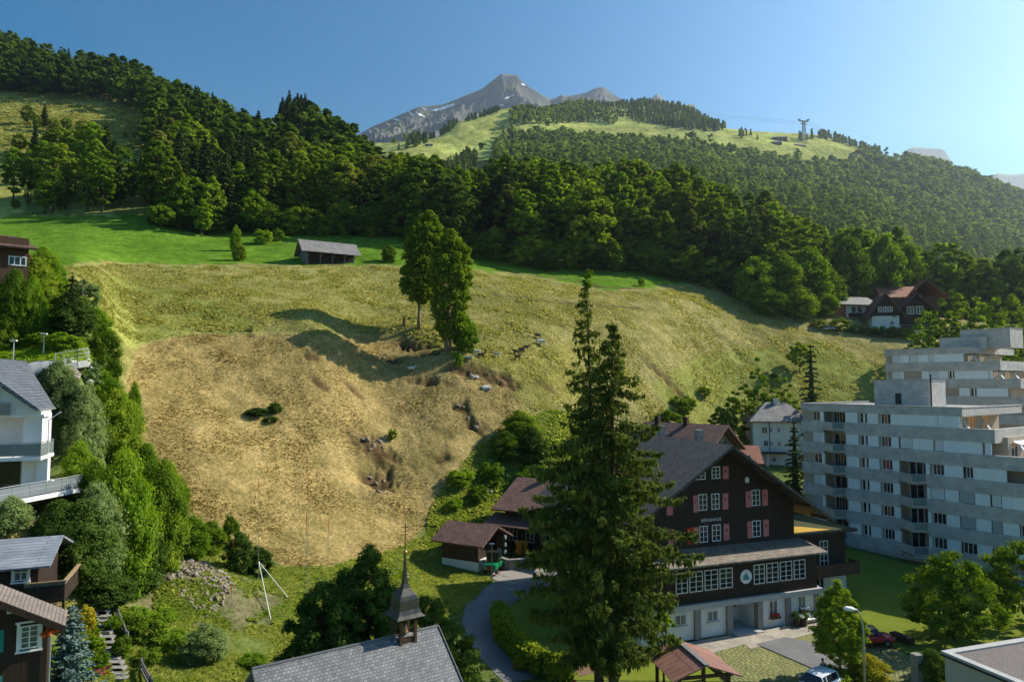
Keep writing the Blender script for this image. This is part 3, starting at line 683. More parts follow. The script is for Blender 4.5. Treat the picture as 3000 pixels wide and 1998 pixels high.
for j, (px_, Y_, top_, sx_, c_, lab) in enumerate([(100,235,400,1.5,0,'broad tree, middle of the clump beside the lowest left pasture'),(60,240,430,1.3,0,'tree left in the clump beside the lowest left pasture'),(150,228,405,1.5,0,'tallest tree of the clump beside the lowest left pasture'),
    (18,232,415,1.3,0,'tree cut by the left edge beside the lowest left pasture'),(172,222,470,1.5,0,'lower tree right in the clump beside the lowest left pasture'),(138,215,485,1.4,0,'bright lower tree in the clump beside the lowest left pasture'),(112,212,520,1.6,0,'lowest bushy tree of the clump beside the lowest left pasture'),(60,226,545,1.6,0,'bushy tree at the foot of the lowest left pasture'),(25,220,575,1.8,0,'low bushy tree at the left foot of the pastures'),
    (250,240,335,1.2,0,'tall dark tree, highest of the column between left pastures and wood'),(290,238,350,1.2,1,'tall dark conifer in the column between left pastures and wood'),(228,243,352,1.2,0,'tall tree left in the column between left pastures and wood'),(262,225,400,1.4,0,'middle tree of the column between left pastures and wood'),(312,230,392,1.3,1,'right conifer of the column between left pastures and wood'),
    (335,222,415,1.4,0,'right leafy tree of the column between left pastures and wood'),(282,214,450,1.4,0,'lowest dark tree of the column between left pastures and wood'),(240,216,480,1.5,0,'lower left tree of the column between left pastures and wood'),
    (50,365,292,1.8,0,'round pale tree standing in the highest left pasture'),(100,360,288,1.2,1,'single spruce standing in the highest left pasture'),(78,352,322,2,0,'bushy tree below the single pasture spruce'),(128,352,330,2,0,'first bushy tree right of the pasture spruce'),(168,350,328,2,0,'second bushy tree right of the pasture spruce'),(205,348,338,2,0,'third bushy tree right of the pasture spruce'),
    (30,300,378,2,0,'left bushy tree of the hedgerow between the pastures'),(74,300,352,1.2,1,'conifer of the hedgerow between the pastures'),(112,298,372,2,0,'middle bushy tree of the hedgerow between the pastures'),(150,297,358,2,0,'taller bushy tree of the hedgerow between the pastures'),(195,292,368,2,0,'right bushy tree of the hedgerow between the pastures'),
    (345,332,374,2,0,'left bush-like tree below the big left pasture'),(372,331,371,2,0,'second bush-like tree below the big left pasture'),(400,330,376,2,0,'third bush-like tree below the big left pasture'),(425,329,379,2,0,'right bush-like tree below the big left pasture')]):
    x_ = (px_-1500)/2000*Y_; z_ = hz(x_, Y_); h_ = (1120-top_)/2000*Y_-z_
    if h_ > 2: put_tree('spruce_tree' if c_ else 'broadleaf_tree', TC[j % 4] if c_ else TB[j % 6], (x_, Y_, z_), h_, j*1.1, lab, sx=sx_ if h_ < 14 else sx_*.9, leafm=L_conif if c_ else (L_fresh if j % 3 == 0 else L_broad))
# the remaining far trees of the crests as one mass
def lowtree(kind, seed):
    if kind == 'b':
        rg_ = random.Random(seed)
        pr = PROF[['round','tall','wide'][seed % 3]]
        return crown(400+seed, pr, 22, 17, 26, .34, 1.5, .9)
    return conifer(500+seed, 26, 7, 11, 6, 7, 1.9, .34)
def lowest(kind, seed):
    if kind == 'b': return crown(420+seed, PROF[['round','wide','tall'][seed % 3]], 22, 9, 9, .42, 2.6, 1.0)
    return conifer(520+seed, 26, 7, 8, 5, 2.2, 3.0, .3)
def wider(t, k): return (t[0]*np.array([k, k, 1.0]), t[1], t[2])
LTb = [wider(lowtree('b', k), 1.3) for k in range(5)]; LTc = [wider(lowtree('c', k), 1.15) for k in range(3)]
LLb = [wider(lowest('b', k), 1.4) for k in range(5)]; LLc = [wider(lowest('c', k), 1.3) for k in range(3)]
def merge_trees(name, items, m, label, cat=None):
    "items: (proto, x, y, z, h, href, rz, tint)"
    V = []; F3 = []; F4 = []; T = []; b = 0
    for (pv, pf, ptn), x, y, z, s, rz, t in items:
        c, n_ = math.cos(rz), math.sin(rz); q = pv*s
        V.append(np.stack([q[:,0]*c-q[:,1]*n_+x, q[:,0]*n_+q[:,1]*c+y, q[:,2]+z], 1)); T.append(ptn+t)
        for f in pf: (F3 if f.shape[1] == 3 else F4).append(f+b)
        b += len(pv)
    me = tinted(name, np.vstack(V), [np.vstack(x) for x in (F3, F4) if x], np.concatenate(T))
    return tag(obj(name, me, m), label, cat, kind='stuff')
its = []
for i, rz in rest:
    if con[i]: its.append((LTc[i % 3], gx[i], gy[i], gz[i], th[i]*1.1/26, rz, -.5+rg.normal()*.15))
    else: its.append((LTb[i % 5], gx[i], gy[i], gz[i], th[i]/22, rz, rg.normal()*.25))
if its: merge_trees('wood', its, leafmat('crest_leaves', (.045,.09,.012), (.10,.165,.02), (.17,.24,.03), .02), 'unbroken mixed wood covering the crest of the left hillside', 'wood')

# ---------------- woods on the far hillside ----------------
WA = [(1450,1000),(1450,430),(1490,400),(1522,398),(1565,390),(1600,406),(1663,396),(1722,404),(1777,408),(1807,396),(1841,408),(2000,414),(2127,426),(2191,440),(2255,450),(2314,462),(2361,474),(2408,465),(2467,453),(2552,449),(2590,478),(2640,478),(2660,470),(2850,508),(3000,560),(3700,700),(3700,1100),(1450,1100)]
WB = [(1700,304),(1760,270),(1830,250),(1900,280),(2000,300),(2075,345),(2135,374),(2100,388),(1990,378),(1900,362),(1800,338),(1700,316)]
WC = [(1488,352),(1497,335),(1544,312),(1600,300),(1722,310),(1800,345),(1810,365),(1713,360),(1660,364),(1595,366),(1497,372)]
WE = [[(1306,500),(1310,462),(1345,452),(1400,460),(1400,500)], [(1392,397),(1400,385),(1432,382),(1430,398)], [(2140,410),(2145,398),(2200,395),(2238,410)], [(2340,412),(2342,400),(2382,400),(2382,412)],
      [(2430,412),(2440,395),(2560,420),(2580,452),(2500,432)], [(2395,408),(2400,396),(2430,398),(2430,410)], [(1160,440),(1200,415),(1300,375),(1345,362),(1345,372),(1215,436)], [(1362,360),(1370,345),(1465,322),(1460,332)]]
gx, gy = np.meshgrid(np.arange(-250, 1300, 10.5), np.arange(480, 1640, 10.5)); gx = gx.ravel()+rg.uniform(-5,5,gx.size); gy = gy.ravel()+rg.uniform(-5,5,gy.size)
k = (gx/gy > -.2) & (gx/gy < .85); gx, gy = gx[k], gy[k]; gz = HF(gx, gy); qx, qy = proj(gx, gy, gz)
w = inpoly(qx, qy, WA)*1 | inpoly(qx, qy, WB)*2 | inpoly(qx, qy, WC)*1
for e in WE: w |= inpoly(qx, qy, e)*2
w = np.where((w == 0) & (rg.random(gx.size) < .012) & (qy < 470), 1, w)
th = rg.uniform(12, 22, gx.size); th = np.where(w == 2, th*.8, th); th = np.where((qy < 372) & (qx < 1850), th*.8, th)
for mp_ in [[(1217,440),(1353,372),(1480,330),(1490,350),(1300,470),(1230,500)],[(1480,372),(1800,366),(2000,385),(2140,400),(2330,412),(2330,452),(2190,424),(2000,396),(1840,388),(1700,378),(1560,368)],[(2330,418),(2400,410),(2550,448),(2460,450),(2350,470)]]:
    for f_ in (0, .5, 1.0):
        a_, b_ = proj(gx, gy, gz+th*f_); w = np.where(inpoly(a_, b_, mp_) & (rg.random(gx.size) < .97), 0, w)
blk = np.zeros(gx.size, bool)
for s in np.linspace(.2, .45, 30): blk |= (H(gx*s, gy*s) > (gz+th)*s) & (gy*s < 1000)
for s in np.linspace(.46, .985, 60): blk |= (gy*s > 480) & (HF(gx*s, gy*s) + 5 > (gz+th)*s)
its = []
fcon = (fbm(gx/90, gy/90, 81) + rg.normal(size=gx.size)*.25 > .75) | (w == 2)
for i in np.where((w > 0) & ~blk)[0]:
    near = gy[i] < 900
    if fcon[i]: its.append(((LTc if near else LLc)[i % 3], gx[i], gy[i], gz[i]-1, th[i]*1.15/26, rg.uniform(0,6.3), -.45+rg.normal()*.2))
    else: its.append(((LTb if near else LLb)[i % 5], gx[i], gy[i], gz[i]-2, th[i]/22*1.18, rg.uniform(0,6.3), .25+rg.normal()*.5))
print('far trees', len(its))
merge_trees('distant_wood', its, L_far, 'hazy mixed wood covering the distant alpine hillside', 'wood')
# ---------------- building materials ----------------
M_dwood = mat('dark_wood', (.020,.012,.008), (.045,.026,.017), .75, 1.2, (6,6,.6), .5, 8, dist=.02)
M_bwood = mat('brown_wood', (.055,.030,.018), (.095,.052,.030), .8, 1.2, (6,6,.6), .5, 8, dist=.02)
M_gwood = mat('weathered_wood', (.10,.10,.095), (.19,.18,.165), .9, 1.2, (5,5,.5), .6, 8, dist=.02)
M_plast = mat('white_plaster', (.74,.73,.70), (.66,.65,.62), .9, .7, bump=.15, bscale=30, dist=.01)
M_beige = mat('beige_plaster', (.52,.40,.25), (.44,.33,.2), .9, .7, bump=.15, bscale=30, dist=.01)
M_cream = mat('cream_wall', (.50,.46,.36), (.45,.41,.32), .9, .6, bump=.15, bscale=30, dist=.01)
M_white = mat('white_paint', (.78,.78,.77), (.70,.70,.69), .5, 2, bump=0)
M_grayp = mat('grey_metal', (.30,.31,.32), (.24,.25,.26), .45, 2, bump=0, metal=.4)
M_glass = mat('window_glass', (.012,.015,.018), (.02,.024,.028), .06, .8, bump=.04, bscale=1.2, spec=.6)
M_curt = mat('curtained_glass', (.22,.23,.23), (.03,.035,.04), .12, .9, (3,3,.3), bump=0, spec=.6)
M_stone = mat('rubble_stone', (.16,.15,.14), (.30,.28,.26), .95, 4, bump=1, bscale=5, c3=(.08,.075,.07), dist=.08)
M_red = mat('red_paint', (.55,.03,.025), (.42,.025,.02), .5, 2, bump=0)
M_pink = mat('faded_red_shutter', (.62,.20,.20), (.52,.16,.16), .7, 1.5, (2,2,.4), .2, 12, dist=.01)
M_turq = mat('turquoise_paint', (.01,.24,.20), (.01,.19,.16), .5, 2, bump=0)
M_conc = mat('concrete', (.46,.45,.43), (.36,.355,.34), .9, 1.1, bump=.3, bscale=10, dist=.01)
M_iron = mat('dark_iron', (.03,.03,.032), (.05,.05,.05), .5, 2, bump=0, metal=.7)
M_t_dark = tilemat('dark_grey_tiles', (.075,.072,.07), (.12,.115,.11), (.02,.02,.02), .3, .28)
M_t_brown = tilemat('brown_tiles', (.12,.065,.052), (.18,.10,.08), (.03,.018,.015), .34, .34)
M_t_blue = tilemat('blue_grey_tiles', (.13,.145,.17), (.17,.19,.22), (.04,.045,.055), .34, .36, .45, 1)
M_t_red = tilemat('red_tiles', (.34,.12,.07), (.44,.17,.10), (.12,.04,.03), .26, .3)
M_slate = tilemat('slate', (.13,.14,.15), (.23,.235,.24), (.085,.09,.095), .2, .17, .6, .5, msz=.02)
M_shing = tilemat('wood_shingles', (.24,.20,.16), (.36,.31,.25), (.10,.08,.06), .3, .3, .9)
M_t_grey = tilemat('grey_tiles', (.20,.195,.19), (.29,.28,.27), (.10,.1,.1), .4, .35)

def frame(px, py, Y, rz, z=None):
    p = at(px, py, Y)
    if z is not None: p.z = z
    return p, rz
class Hs:
    "a building: empty root, local x along the front, y inwards, z up"
    def __init__(s, name, p, rz, label, cat, group=None):
        s.r = empty(name, p, rz, label, cat, group); s.p = Vector(p); s.rz = rz
        s.u = Vector((math.cos(rz), math.sin(rz), 0)); s.v = Vector((-math.sin(rz), math.cos(rz), 0))
    def lo(s, px, py, y=0.0, side=None):
        "local (x,z) where the photo ray meets the wall plane local y=y  (side: plane local x=side, returns (y,z))"
        d = at(px, py, 1.0); n = s.v if side is None else s.u; off = y if side is None else side
        k = (s.p.dot(n) + off)/d.dot(n); q = d*k - s.p
        return (q.dot(s.u), q.z) if side is None else (q.dot(s.v), q.z)
    def part(s, name, mb, m, parent=None, smooth=False, bevel=0): return mb.build(name, m, parent or s.r, smooth, bevel=bevel)
    def roofp(s, mb, m, name='roof'): return roofuv(mb.build(name, m, s.r))
def fbox(mb, ax, w, a0, a1, b0, b1, z0, z1):
    "box on a wall: a along the wall, b outward distance. ax 'f' front (y=w), 'r' right (x=w), 'l' left"
    if ax == 'f': mb.box(a0, a1, w-b1, w-b0, z0, z1)
    elif ax == 'r': mb.box(w+b0, w+b1, a0, a1, z0, z1)
    else: mb.box(w-b1, w-b0, a0, a1, z0, z1)
def window(par, ax, w, a0, a1, z0, z1, nv=1, nh=0, fw=.07, fm=None, gm=None, out=.06, sill=False, name='window', trim=0, trimm=None):
    mb = MB(); fm = fm or M_white
    fbox(mb, ax, w, a0, a0+fw, 0, out, z0, z1); fbox(mb, ax, w, a1-fw, a1, 0, out, z0, z1)
    fbox(mb, ax, w, a0+fw, a1-fw, 0, out, z1-fw, z1); fbox(mb, ax, w, a0+fw, a1-fw, 0, out, z0, z0+fw)
    for i in range(nv):
        c = a0+(a1-a0)*(i+1)/(nv+1); fbox(mb, ax, w, c-fw*.45, c+fw*.45, 0, out-.004, z0+fw, z1-fw)
    for i in range(nh):
        c = z0+(z1-z0)*(i+1)/(nh+1); fbox(mb, ax, w, a0+fw, a1-fw, .03, out-.01, c-.02, c+.02)
    o = mb.build(name, fm, par)
    g = MB(); fbox(g, ax, w, a0+fw, a1-fw, .0, .025, z0+fw, z1-fw); g.build('pane', gm or M_glass, o)
    if sill: m2 = MB(); fbox(m2, ax, w, a0-.08, a1+.08, 0, .16, z0-.07, z0-.003); m2.build('sill', M_conc, o)
    if trim:
        m2 = MB(); t = trim
        fbox(m2, ax, w, a0-t, a0-.002, 0, out+.02, z0-t*.6, z1+t); fbox(m2, ax, w, a1+.002, a1+t, 0, out+.02, z0-t*.6, z1+t)
        fbox(m2, ax, w, a0-t*1.5, a1+t*1.5, 0, out+.05, z1+t, z1+t+.09); fbox(m2, ax, w, a0-t*1.3, a1+t*1.3, 0, out+.05, z0-t*.6-.09, z0-t*.6)
        m2.build('surround', trimm or M_white, o)
    return o
def shutter(par, ax, w, a0, a1, z0, z1, m=None, hole=True, name='shutter', label=None):
    mb = MB(); fbox(mb, ax, w, a0, a1, .0, .05, z0, z1)
    o = mb.build(name, m or M_pink, par); 
    if label: o['label'] = label
    if hole:
        c = (a0+a1)/2; m2 = MB(); zc = z0+(z1-z0)*.66; r = (a1-a0)*.16
        fbox(m2, ax, w, c-r*.7, c+r*.7, .045, .054, zc-r*1.6, zc+r*.8); m2.build('cut_out', M_dwood, o)
    return o
def railing(par, pts, h=1.0, bars=3, m=None, name='railing', r=.02, glass=None, step=1.5):
    mb = MB(); g = MB()
    for a, b in zip(pts, pts[1:]):
        a = Vector(a); b = Vector(b); n = max(1, int((b-a).length/step))
        for i in range(n+1): p = a.lerp(b, i/n); mb.tube([p, p+Vector((0,0,h))], r*1.2, 5)
        for k in range(bars): dz = Vector((0,0,h*(k+1)/bars)); mb.tube([a+dz, b+dz], r*(1.3 if k == bars-1 else .7), 5)
        if glass: g.bar(a+Vector((0,0,h*.5)), b+Vector((0,0,h*.5)), .012, h*.82)
    o = mb.build(name, m or M_grayp, par)
    if glass: g.build('glass_panel', glass, o)
    return o
def gable_roof(h, x0, x1, y0, y1, ze, zr, m, t=.22, along='x', name='roof', ridge=.5):
    "ridge along x or y; x0..y1 incl. overhang"
    mb = MB()
    if along == 'x':
        yr = y0+(y1-y0)*ridge
        mb.slab([(x0,y0,ze),(x1,y0,ze),(x1,yr,zr),(x0,yr,zr)], t); mb.slab([(x1,y1,ze),(x0,y1,ze),(x0,yr,zr),(x1,yr,zr)], t)
    else:
        xr = x0+(x1-x0)*ridge
        mb.slab([(x0,y1,ze),(x0,y0,ze),(xr,y0,zr),(xr,y1,zr)], t); mb.slab([(x1,y0,ze),(x1,y1,ze),(xr,y1,zr),(xr,y0,zr)], t)
    return h.roofp(mb, m, name)

# ======================= HOSTEL =======================
RZ = math.atan2(1, 2.7)
P0 = at(2397, 1816, 65.4); P0.z = -22.2
h = Hs('hostel', P0, RZ, 'large dark timber hostel with red shutters, white ground floor and low front annex', 'house')
def HZ(wz): return wz - P0.z
zs = HZ(-19.2); ze = HZ(-15.75)
# walls
w = MB(); w.box(-19, -14.9, 0, 7, 0, zs-.45); w.box(-14.9+0, -11.35+.0, .0, 7, 0, zs-.45) if False else None
mbw = MB(); dx0, dz_ = h.lo(2144, 1850); dx1, _ = h.lo(2217, 1840)
mbw.box(-19, dx0, 0, 7, 0, zs-.45); mbw.box(dx1, 0, 0, 7, 0, zs-.45); mbw.box(dx0, dx1, 2.4, 7, 0, zs-.45)
h.part('plaster_wall', mbw, M_plast)
h.part('slab', MB().box(-19.3, .35, -.35, 7, zs-.45, zs), M_conc)
h.part('timber_wall', MB().box(-19, 0, 0, 2.69, zs+.002, ze-.04), M_dwood)
# pillars
for a, b in ((2033,2050),(2127,2144),(2217,2232),(2301,2315),(2386,2398)):
    x0, _ = h.lo(a, 1840); x1, _ = h.lo(b, 1840); h.part('stone_pillar', MB().box(x0, min(x1,.12), -.22, .3, 0, zs-.452), M_stone)
# door recess
h.part('entrance_door', MB().box(dx0+.25, dx0+1.3, 2.34, 2.397, .1, 2.2), M_bwood)
window(h.r, 'f', 2.4, dx0+1.9, dx0+2.5, 1.3, 2.2, 0, 0)
h.part('doorstep', MB().box(dx0-.1, dx1+.1, -.9, 2.3, .0, .12), M_conc)
# ground floor windows
for (a, b, c, d, fl) in ((1976,2010,1802,1828,0),(2071,2103,1790,1816,0),(2252,2278,1760,1806,1),(2337,2360,1746,1788,1)):
    x0, z1 = h.lo(a, c); x1, z0 = h.lo(b, d); wo = window(h.r, 'f', 0, x0, x1, max(z0,.4), min(z1, zs-.6), 1, 0, .06, sill=True, gm=M_curt)
    if fl:
        fb = MB().box(x0-.05, x1+.05, -.42, -.17, z0-.03, z0+.17); fo = fb.build('flower_box', M_bwood, wo)
        rg2 = np.random.default_rng(int(a)); Pp = np.stack([rg2.uniform(x0, x1, 90), rg2.uniform(-.45,-.15,90), z0+.22+rg2.uniform(0,.22,90)], 1)
        v, f = cards(rg2, Pp, rnd_dirs(rg2, 90), .12); o = obj('flowers', tinted('flowers', v, f, np.zeros(len(v))), M_white if a > 2300 else M_red, fo)
# annex windows
for g in (((1978.5,2014.5),(2018.5,2058.5),(2063,2103),(2107,2146)), ((2207,2240),(2244,2280),(2284,2320),(2324,2359))):
    for a, b in g:
        m_ = (a+b)/2; k = (m_-1978)/(2359-1978)
        x0, z1 = h.lo(a, 1685-k*(1685-1637)-2); x1, z0 = h.lo(b, 1740-k*(1740-1690))
        window(h.r, 'f', 0, x0, x1, 1.0+zs, 2.75+zs, 1, 3, .07)
    xa, _ = h.lo(g[0][0]-4, 1700); xb, _ = h.lo(g[-1][1]+4, 1700)
    h.part('window_band_trim', MB().box(xa, xb, -.05, -.002, zs+.86, zs+.985), M_bwood)
# round emblem
cx_, cz_ = h.lo(2184, 1688)
dsc = MB(); n_ = 28
dsc.add([(cx_+.62*math.cos(2*math.pi*i/n_), -.03, cz_+.62*math.sin(2*math.pi*i/n_)) for i in range(n_)] + [(cx_+.62*math.cos(2*math.pi*i/n_), -.10, cz_+.62*math.sin(2*math.pi*i/n_)) for i in range(n_)],
        [tuple(range(n_)), tuple(range(2*n_-1, n_-1, -1))] + [(i, n_+i, n_+(i+1)%n_, (i+1)%n_) for i in range(n_)])
sg = h.part('round_sign', dsc, M_white); M_blue = mat('sign_blue', (.05,.16,.24), (.06,.18,.27), .4, 2, bump=0)
em = MB(); em.prism([(cx_-.34,cz_-.28),(cx_+.30,cz_-.28),(cx_+.30,cz_-.02),(cx_-.02,cz_+.34),(cx_-.34,cz_-.02)], -.113, -.102); em.build('house_mark', mat('sign_teal', (.12,.30,.32), (.10,.27,.3), .4, 2, bump=0), sg)
em = MB(); em.prism([(cx_-.10,cz_-.22),(cx_+.14,cz_-.22),(cx_+.02,cz_+.22)], -.124, -.114); em.build('tree_mark', M_blue, sg)
x0, z1 = h.lo(1957, 1800); x1, z0 = h.lo(1969, 1818)
sq = h.part('small_sign', MB().box(x0, x1, -.05, -.003, z0, z1), M_white)
em = MB(); em.prism([(x0+.1,z0+.1),(x1-.1,z0+.1),(x1-.1,z0+.25),((x0+x1)/2,z1-.1),(x0+.1,z0+.25)], -.062, -.052); em.build('house_mark', M_blue, sq)
# lean-to roof
rm = MB().slab([(-19.6,-.9,ze),(.55,-.9,ze),(.55,2.7,ze+.55),(-19.6,2.7,ze+.55)], .16); h.roofp(rm, M_shing, 'annex_roof')
# main block
MY = 2.7
ap_x = -8.7; zr_ = HZ(-5.75); zm = HZ(-13.3)
mb = MB(); xl, xr = -17.6, -.1; k_ = (zr_-.25-zm)/(12.0)
def roofz(x): return zr_-.3-abs(x-ap_x)*.637
mb.prism([(xl,zs),(xr,zs),(xr,roofz(xr)),(ap_x,roofz(ap_x)),(xl,roofz(xl))], MY, MY+17)
h.part('timber_house_wall', mb, M_dwood)
mr = MB()
def slopes(x): return zr_ - abs(x-ap_x)*.637
mr.slab([(-20.4, MY-2.0, slopes(-20.4)), (ap_x, MY-2.0, zr_), (ap_x, MY+18.5, zr_), (-20.4, MY+18.5, slopes(-20.4))], .25)
mr.slab([(ap_x, MY-2.0, zr_), (3.1, MY-2.0, slopes(3.1)), (3.1, MY+18.5, slopes(3.1)), (ap_x, MY+18.5, zr_)], .25)
h.roofp(mr, M_t_dark)
for x in (-17.2, -14, -11, ap_x, -6, -3, .2, 2.2):
    brb = MB(); brb.bar((x, MY-1.9, slopes(x)-.42), (x, MY+.1 if x > -17.5 else MY, slopes(x)-.42), .16, .2); h.part('rafter', brb, M_bwood)
def mwin(a, b, c, d, nh=2):
    x0, z1 = h.lo(a, c, MY); x1, z0 = h.lo(b, d, MY); window(h.r, 'f', MY, x0, x1, z0, z1, 1, nh, .07)
    return x0, x1, z0, z1
rows = [((2039,2066,1371,1404),(2084,2109,1367,1401),[(2023,2037,1372,1408,0),(2117,2134,1366,1402,1)]),
        ((2045,2071,1448,1494),(2083,2107,1446,1491),[(2030,2044,1451,1500,0),(2116,2133,1445,1491,0)]),
        ((2048,2073,1541,1587),(2085,2111,1537,1583),[(2031,2046.5,1544,1590,0),(2119,2136,1535,1581,0),(2013,2030,1546,1593,2)])]
for w1, w2, sh in rows:
    mwin(*w1); mwin(*w2)
    for a, b, c, d, kk in sh:
        x0, z1 = h.lo(a, c, MY); x1, z0 = h.lo(b, d, MY); shutter(h.r, 'f', MY, x0, x1, z0, z1, M_red if kk == 2 else M_pink, label='bright freshly painted red shutter' if kk == 2 else None)
for w1, sh in (((2201,2226,1435,1480),[(2184,2200,1439,1485),(2232,2249,1434,1480)]), ((2203,2228,1525,1571),[(2189,2202.5,1528,1575),(2235,2252,1522,1569)])):
    mwin(*w1)
    for a, b, c, d in sh: x0, z1 = h.lo(a, c, MY); x1, z0 = h.lo(b, d, MY); shutter(h.r, 'f', MY, x0, x1, z0, z1)
for a, b, c, d in ((1952,1971,1458,1508),(1956,1974,1550,1600)): x0, z1 = h.lo(a, c, MY); x1, z0 = h.lo(b, d, MY); shutter(h.r, 'f', MY, x0, x1, z0, z1)
for px_, py_ in ((2088,1336),(2188,1405)):
    x, z = h.lo(px_, py_, MY); h.part('arched_vent', MB().prism([(x-.22,z-.28),(x+.22,z-.28),(x+.22,z+.05),(x+.12,z+.26),(x-.12,z+.26),(x-.22,z+.05)], MY-.05, MY-.003), M_white)
# lettering on the wall
x0, _ = h.lo(2053, 1520, MY); x1, zt = h.lo(2108, 1516, MY); _, zb = h.lo(2080, 1526, MY)
tc_ = bpy.data.curves.new('wall_lettering', 'FONT'); tc_.body = 'BERGHAUS'; tc_.extrude = .01; tc_.size = .42; tc_.space_character = 1.12
to = bpy.data.objects.new('wall_lettering', tc_); col.objects.link(to); to.parent = h.r; to.location = (x0, MY-.03, zb-.02); to.rotation_euler = (math.pi/2, 0, 0); tc_.materials.append(M_white)
bpy.context.view_layer.update(); lm_ = bpy.data.meshes.new_from_object(to.evaluated_get(bpy.context.evaluated_depsgraph_get())); lo_ = bpy.data.objects.new('wall_lettering', lm_); col.objects.link(lo_); lo_.parent = h.r; lo_.location = to.location; lo_.rotation_euler = to.rotation_euler; bpy.data.objects.remove(to)
# right wing
zw = HZ(-15.1)
h.part('wing_wall', MB().box(-.09, 8.0, 4.3, 11, zs-.0, zw-.3), M_dwood)
rw = MB().box(-.05, 8.9, 3.5, 11.8, zw-.28, zw); h.part('wing_roof', rw, M_iron)
h.part('roof_cover', MB().box(.1, 8.7, 3.75, 11.6, zw+.004, zw+.05), mat('dark_green_cover', (.04,.05,.015), (.06,.06,.02), 1, 2.5, bump=.6, bscale=12)); h.part('yellow_roof_patch', MB().prismz([(.1,3.76),(5.6,3.76),(3.6,6.0),(.1,7.4)], zw+.054, zw+.09), mat('yellow_cover', (.42,.24,.03), (.55,.34,.05), 1, 2.5, bump=.6, bscale=12, c3=(.30,.20,.04)))  # flat roof cover: dark green overall, smaller yellow patch at the front left
h.part('wing_plaster_wall', MB().box(.3, 8.3, 4.6, 11, .3, zs-.004), M_plast)
for a, b in ((2332,2353),): x0, z1 = h.lo(a, 1578, 4.3); x1, z0 = h.lo(b, 1612, 4.3); window(h.r, 'f', 4.3, x0, x1, zs+.5, zs+2.6, 1, 2)
x0, _ = h.lo(2360, 1590, 4.3); x1, _ = h.lo(2374, 1590, 4.3); shutter(h.r, 'f', 4.3, x0, x1, zs+.9, zs+2.6, hole=False)
x0, _ = h.lo(2400, 1590, 4.3); x1, _ = h.lo(2424, 1590, 4.3); window(h.r, 'f', 4.3, x0, x1, zs+.3, zs+3.0, 1, 3)
bl = MB().box(.6, 8.4, 2.9, 4.29, zs-.1, zs+.06); h.part('balcony_floor', bl, M_gwood)
bp_ = MB(); bp_.box(.6, 8.4, 2.86, 2.92, zs-.25, zs+.95); bp_.box(8.36, 8.42, 2.93, 4.29, zs-.25, zs+.95); h.part('balcony_front', bp_, M_bwood)
for a in (1.2, 3.0, 4.2): window(h.r, 'f', 4.6, a, a+1.1, 1.0, 2.3, 1, 0)
h.part('wing_door', MB().box(6.0, 7.3, 4.52, 4.597, .35, 2.6), M_white)
st = MB()
for i in range(9): st.box(.5+i*.3, .8+i*.3, 2.0, 3.1, zs-.1-(i+1)*.3-.06, zs-.1-(i+1)*.3)
h.part('outside_stair', st, M_conc)
railing(h.r, [(.5,2.0,zs-.2),(3.2,2.0,.3)], .95, 4, M_white, 'stair_railing', .03, step=.9)
for y in (MY+5, MY+12): h.part('chimney', MB().box(ap_x+1.2, ap_x+1.9, y, y+.7, zr_-1.5, zr_+.9), M_stone)
hostel = h

# ======================= APARTMENT BLOCKS =======================
M_aptg = tilemat('grey_cladding', (.49,.47,.45), (.54,.52,.50), (.40,.385,.37), 2.4, .22, .75, .25, off=.5, msz=.012, dist=.01)
M_aptw = mat('white_panel', (.80,.82,.82), (.72,.74,.75), .6, .5, (6,6,.3), .1, 5, dist=.01)
M_aptd = mat('grey_panel', (.40,.41,.41), (.34,.345,.35), .7, .8, bump=.1)
M_roll = mat('roller_shutter', (.66,.68,.68), (.60,.62,.62), .6, .8, (1,1,14), .5, 3, dist=.02)
M_rolld = mat('grey_roller', (.38,.41,.42), (.33,.36,.37), .6, .8, (1,1,14), .5, 3, dist=.02)
M_bglas = mat('balcony_glass', (.10,.16,.20), (.13,.19,.23), .15, .8, bump=0, spec=.6)
M_peach = mat('peach_wall', (.42,.35,.27), (.38,.31,.24), .9, .8, bump=.1)
M_orange = mat('orange_curtain', (.55,.16,.03), (.35,.10,.03), .9, 3, bump=0)
ARZ = math.atan2(-.819, .573)
def aptblock(p, label, name='apartment_block'):
    return Hs(name, p, ARZ, label, 'apartment block')
ZST = 2.75
# ---- front block: local x runs along the long shaded front towards the viewer, y into the block
C1 = at(2346, 1183, 92.2); roofz_ = -2.85
C1.z = -21.3
A = aptblock(C1, 'grey and white banded apartment block nearest the lawn, with triangular corner balconies')
g0 = -C1.z*0
def AZ(w): return w - C1.z
def ax_(px, py=1400, y=0): return A.lo(px, py, y)[0]
Lend = ax_(2818, 1200); DEP = 17
strip = [AZ(-3.79 - ZST*k) for k in range(6)]; SH = 1.28
ends = [Lend, ax_(2915, 1290), ax_(3040, 1350), ax_(3060, 1400), ax_(3060, 1400), ax_(3060, 1400), ax_(3060, 1400)]
bands = MB()
ztop = AZ(roofz_)
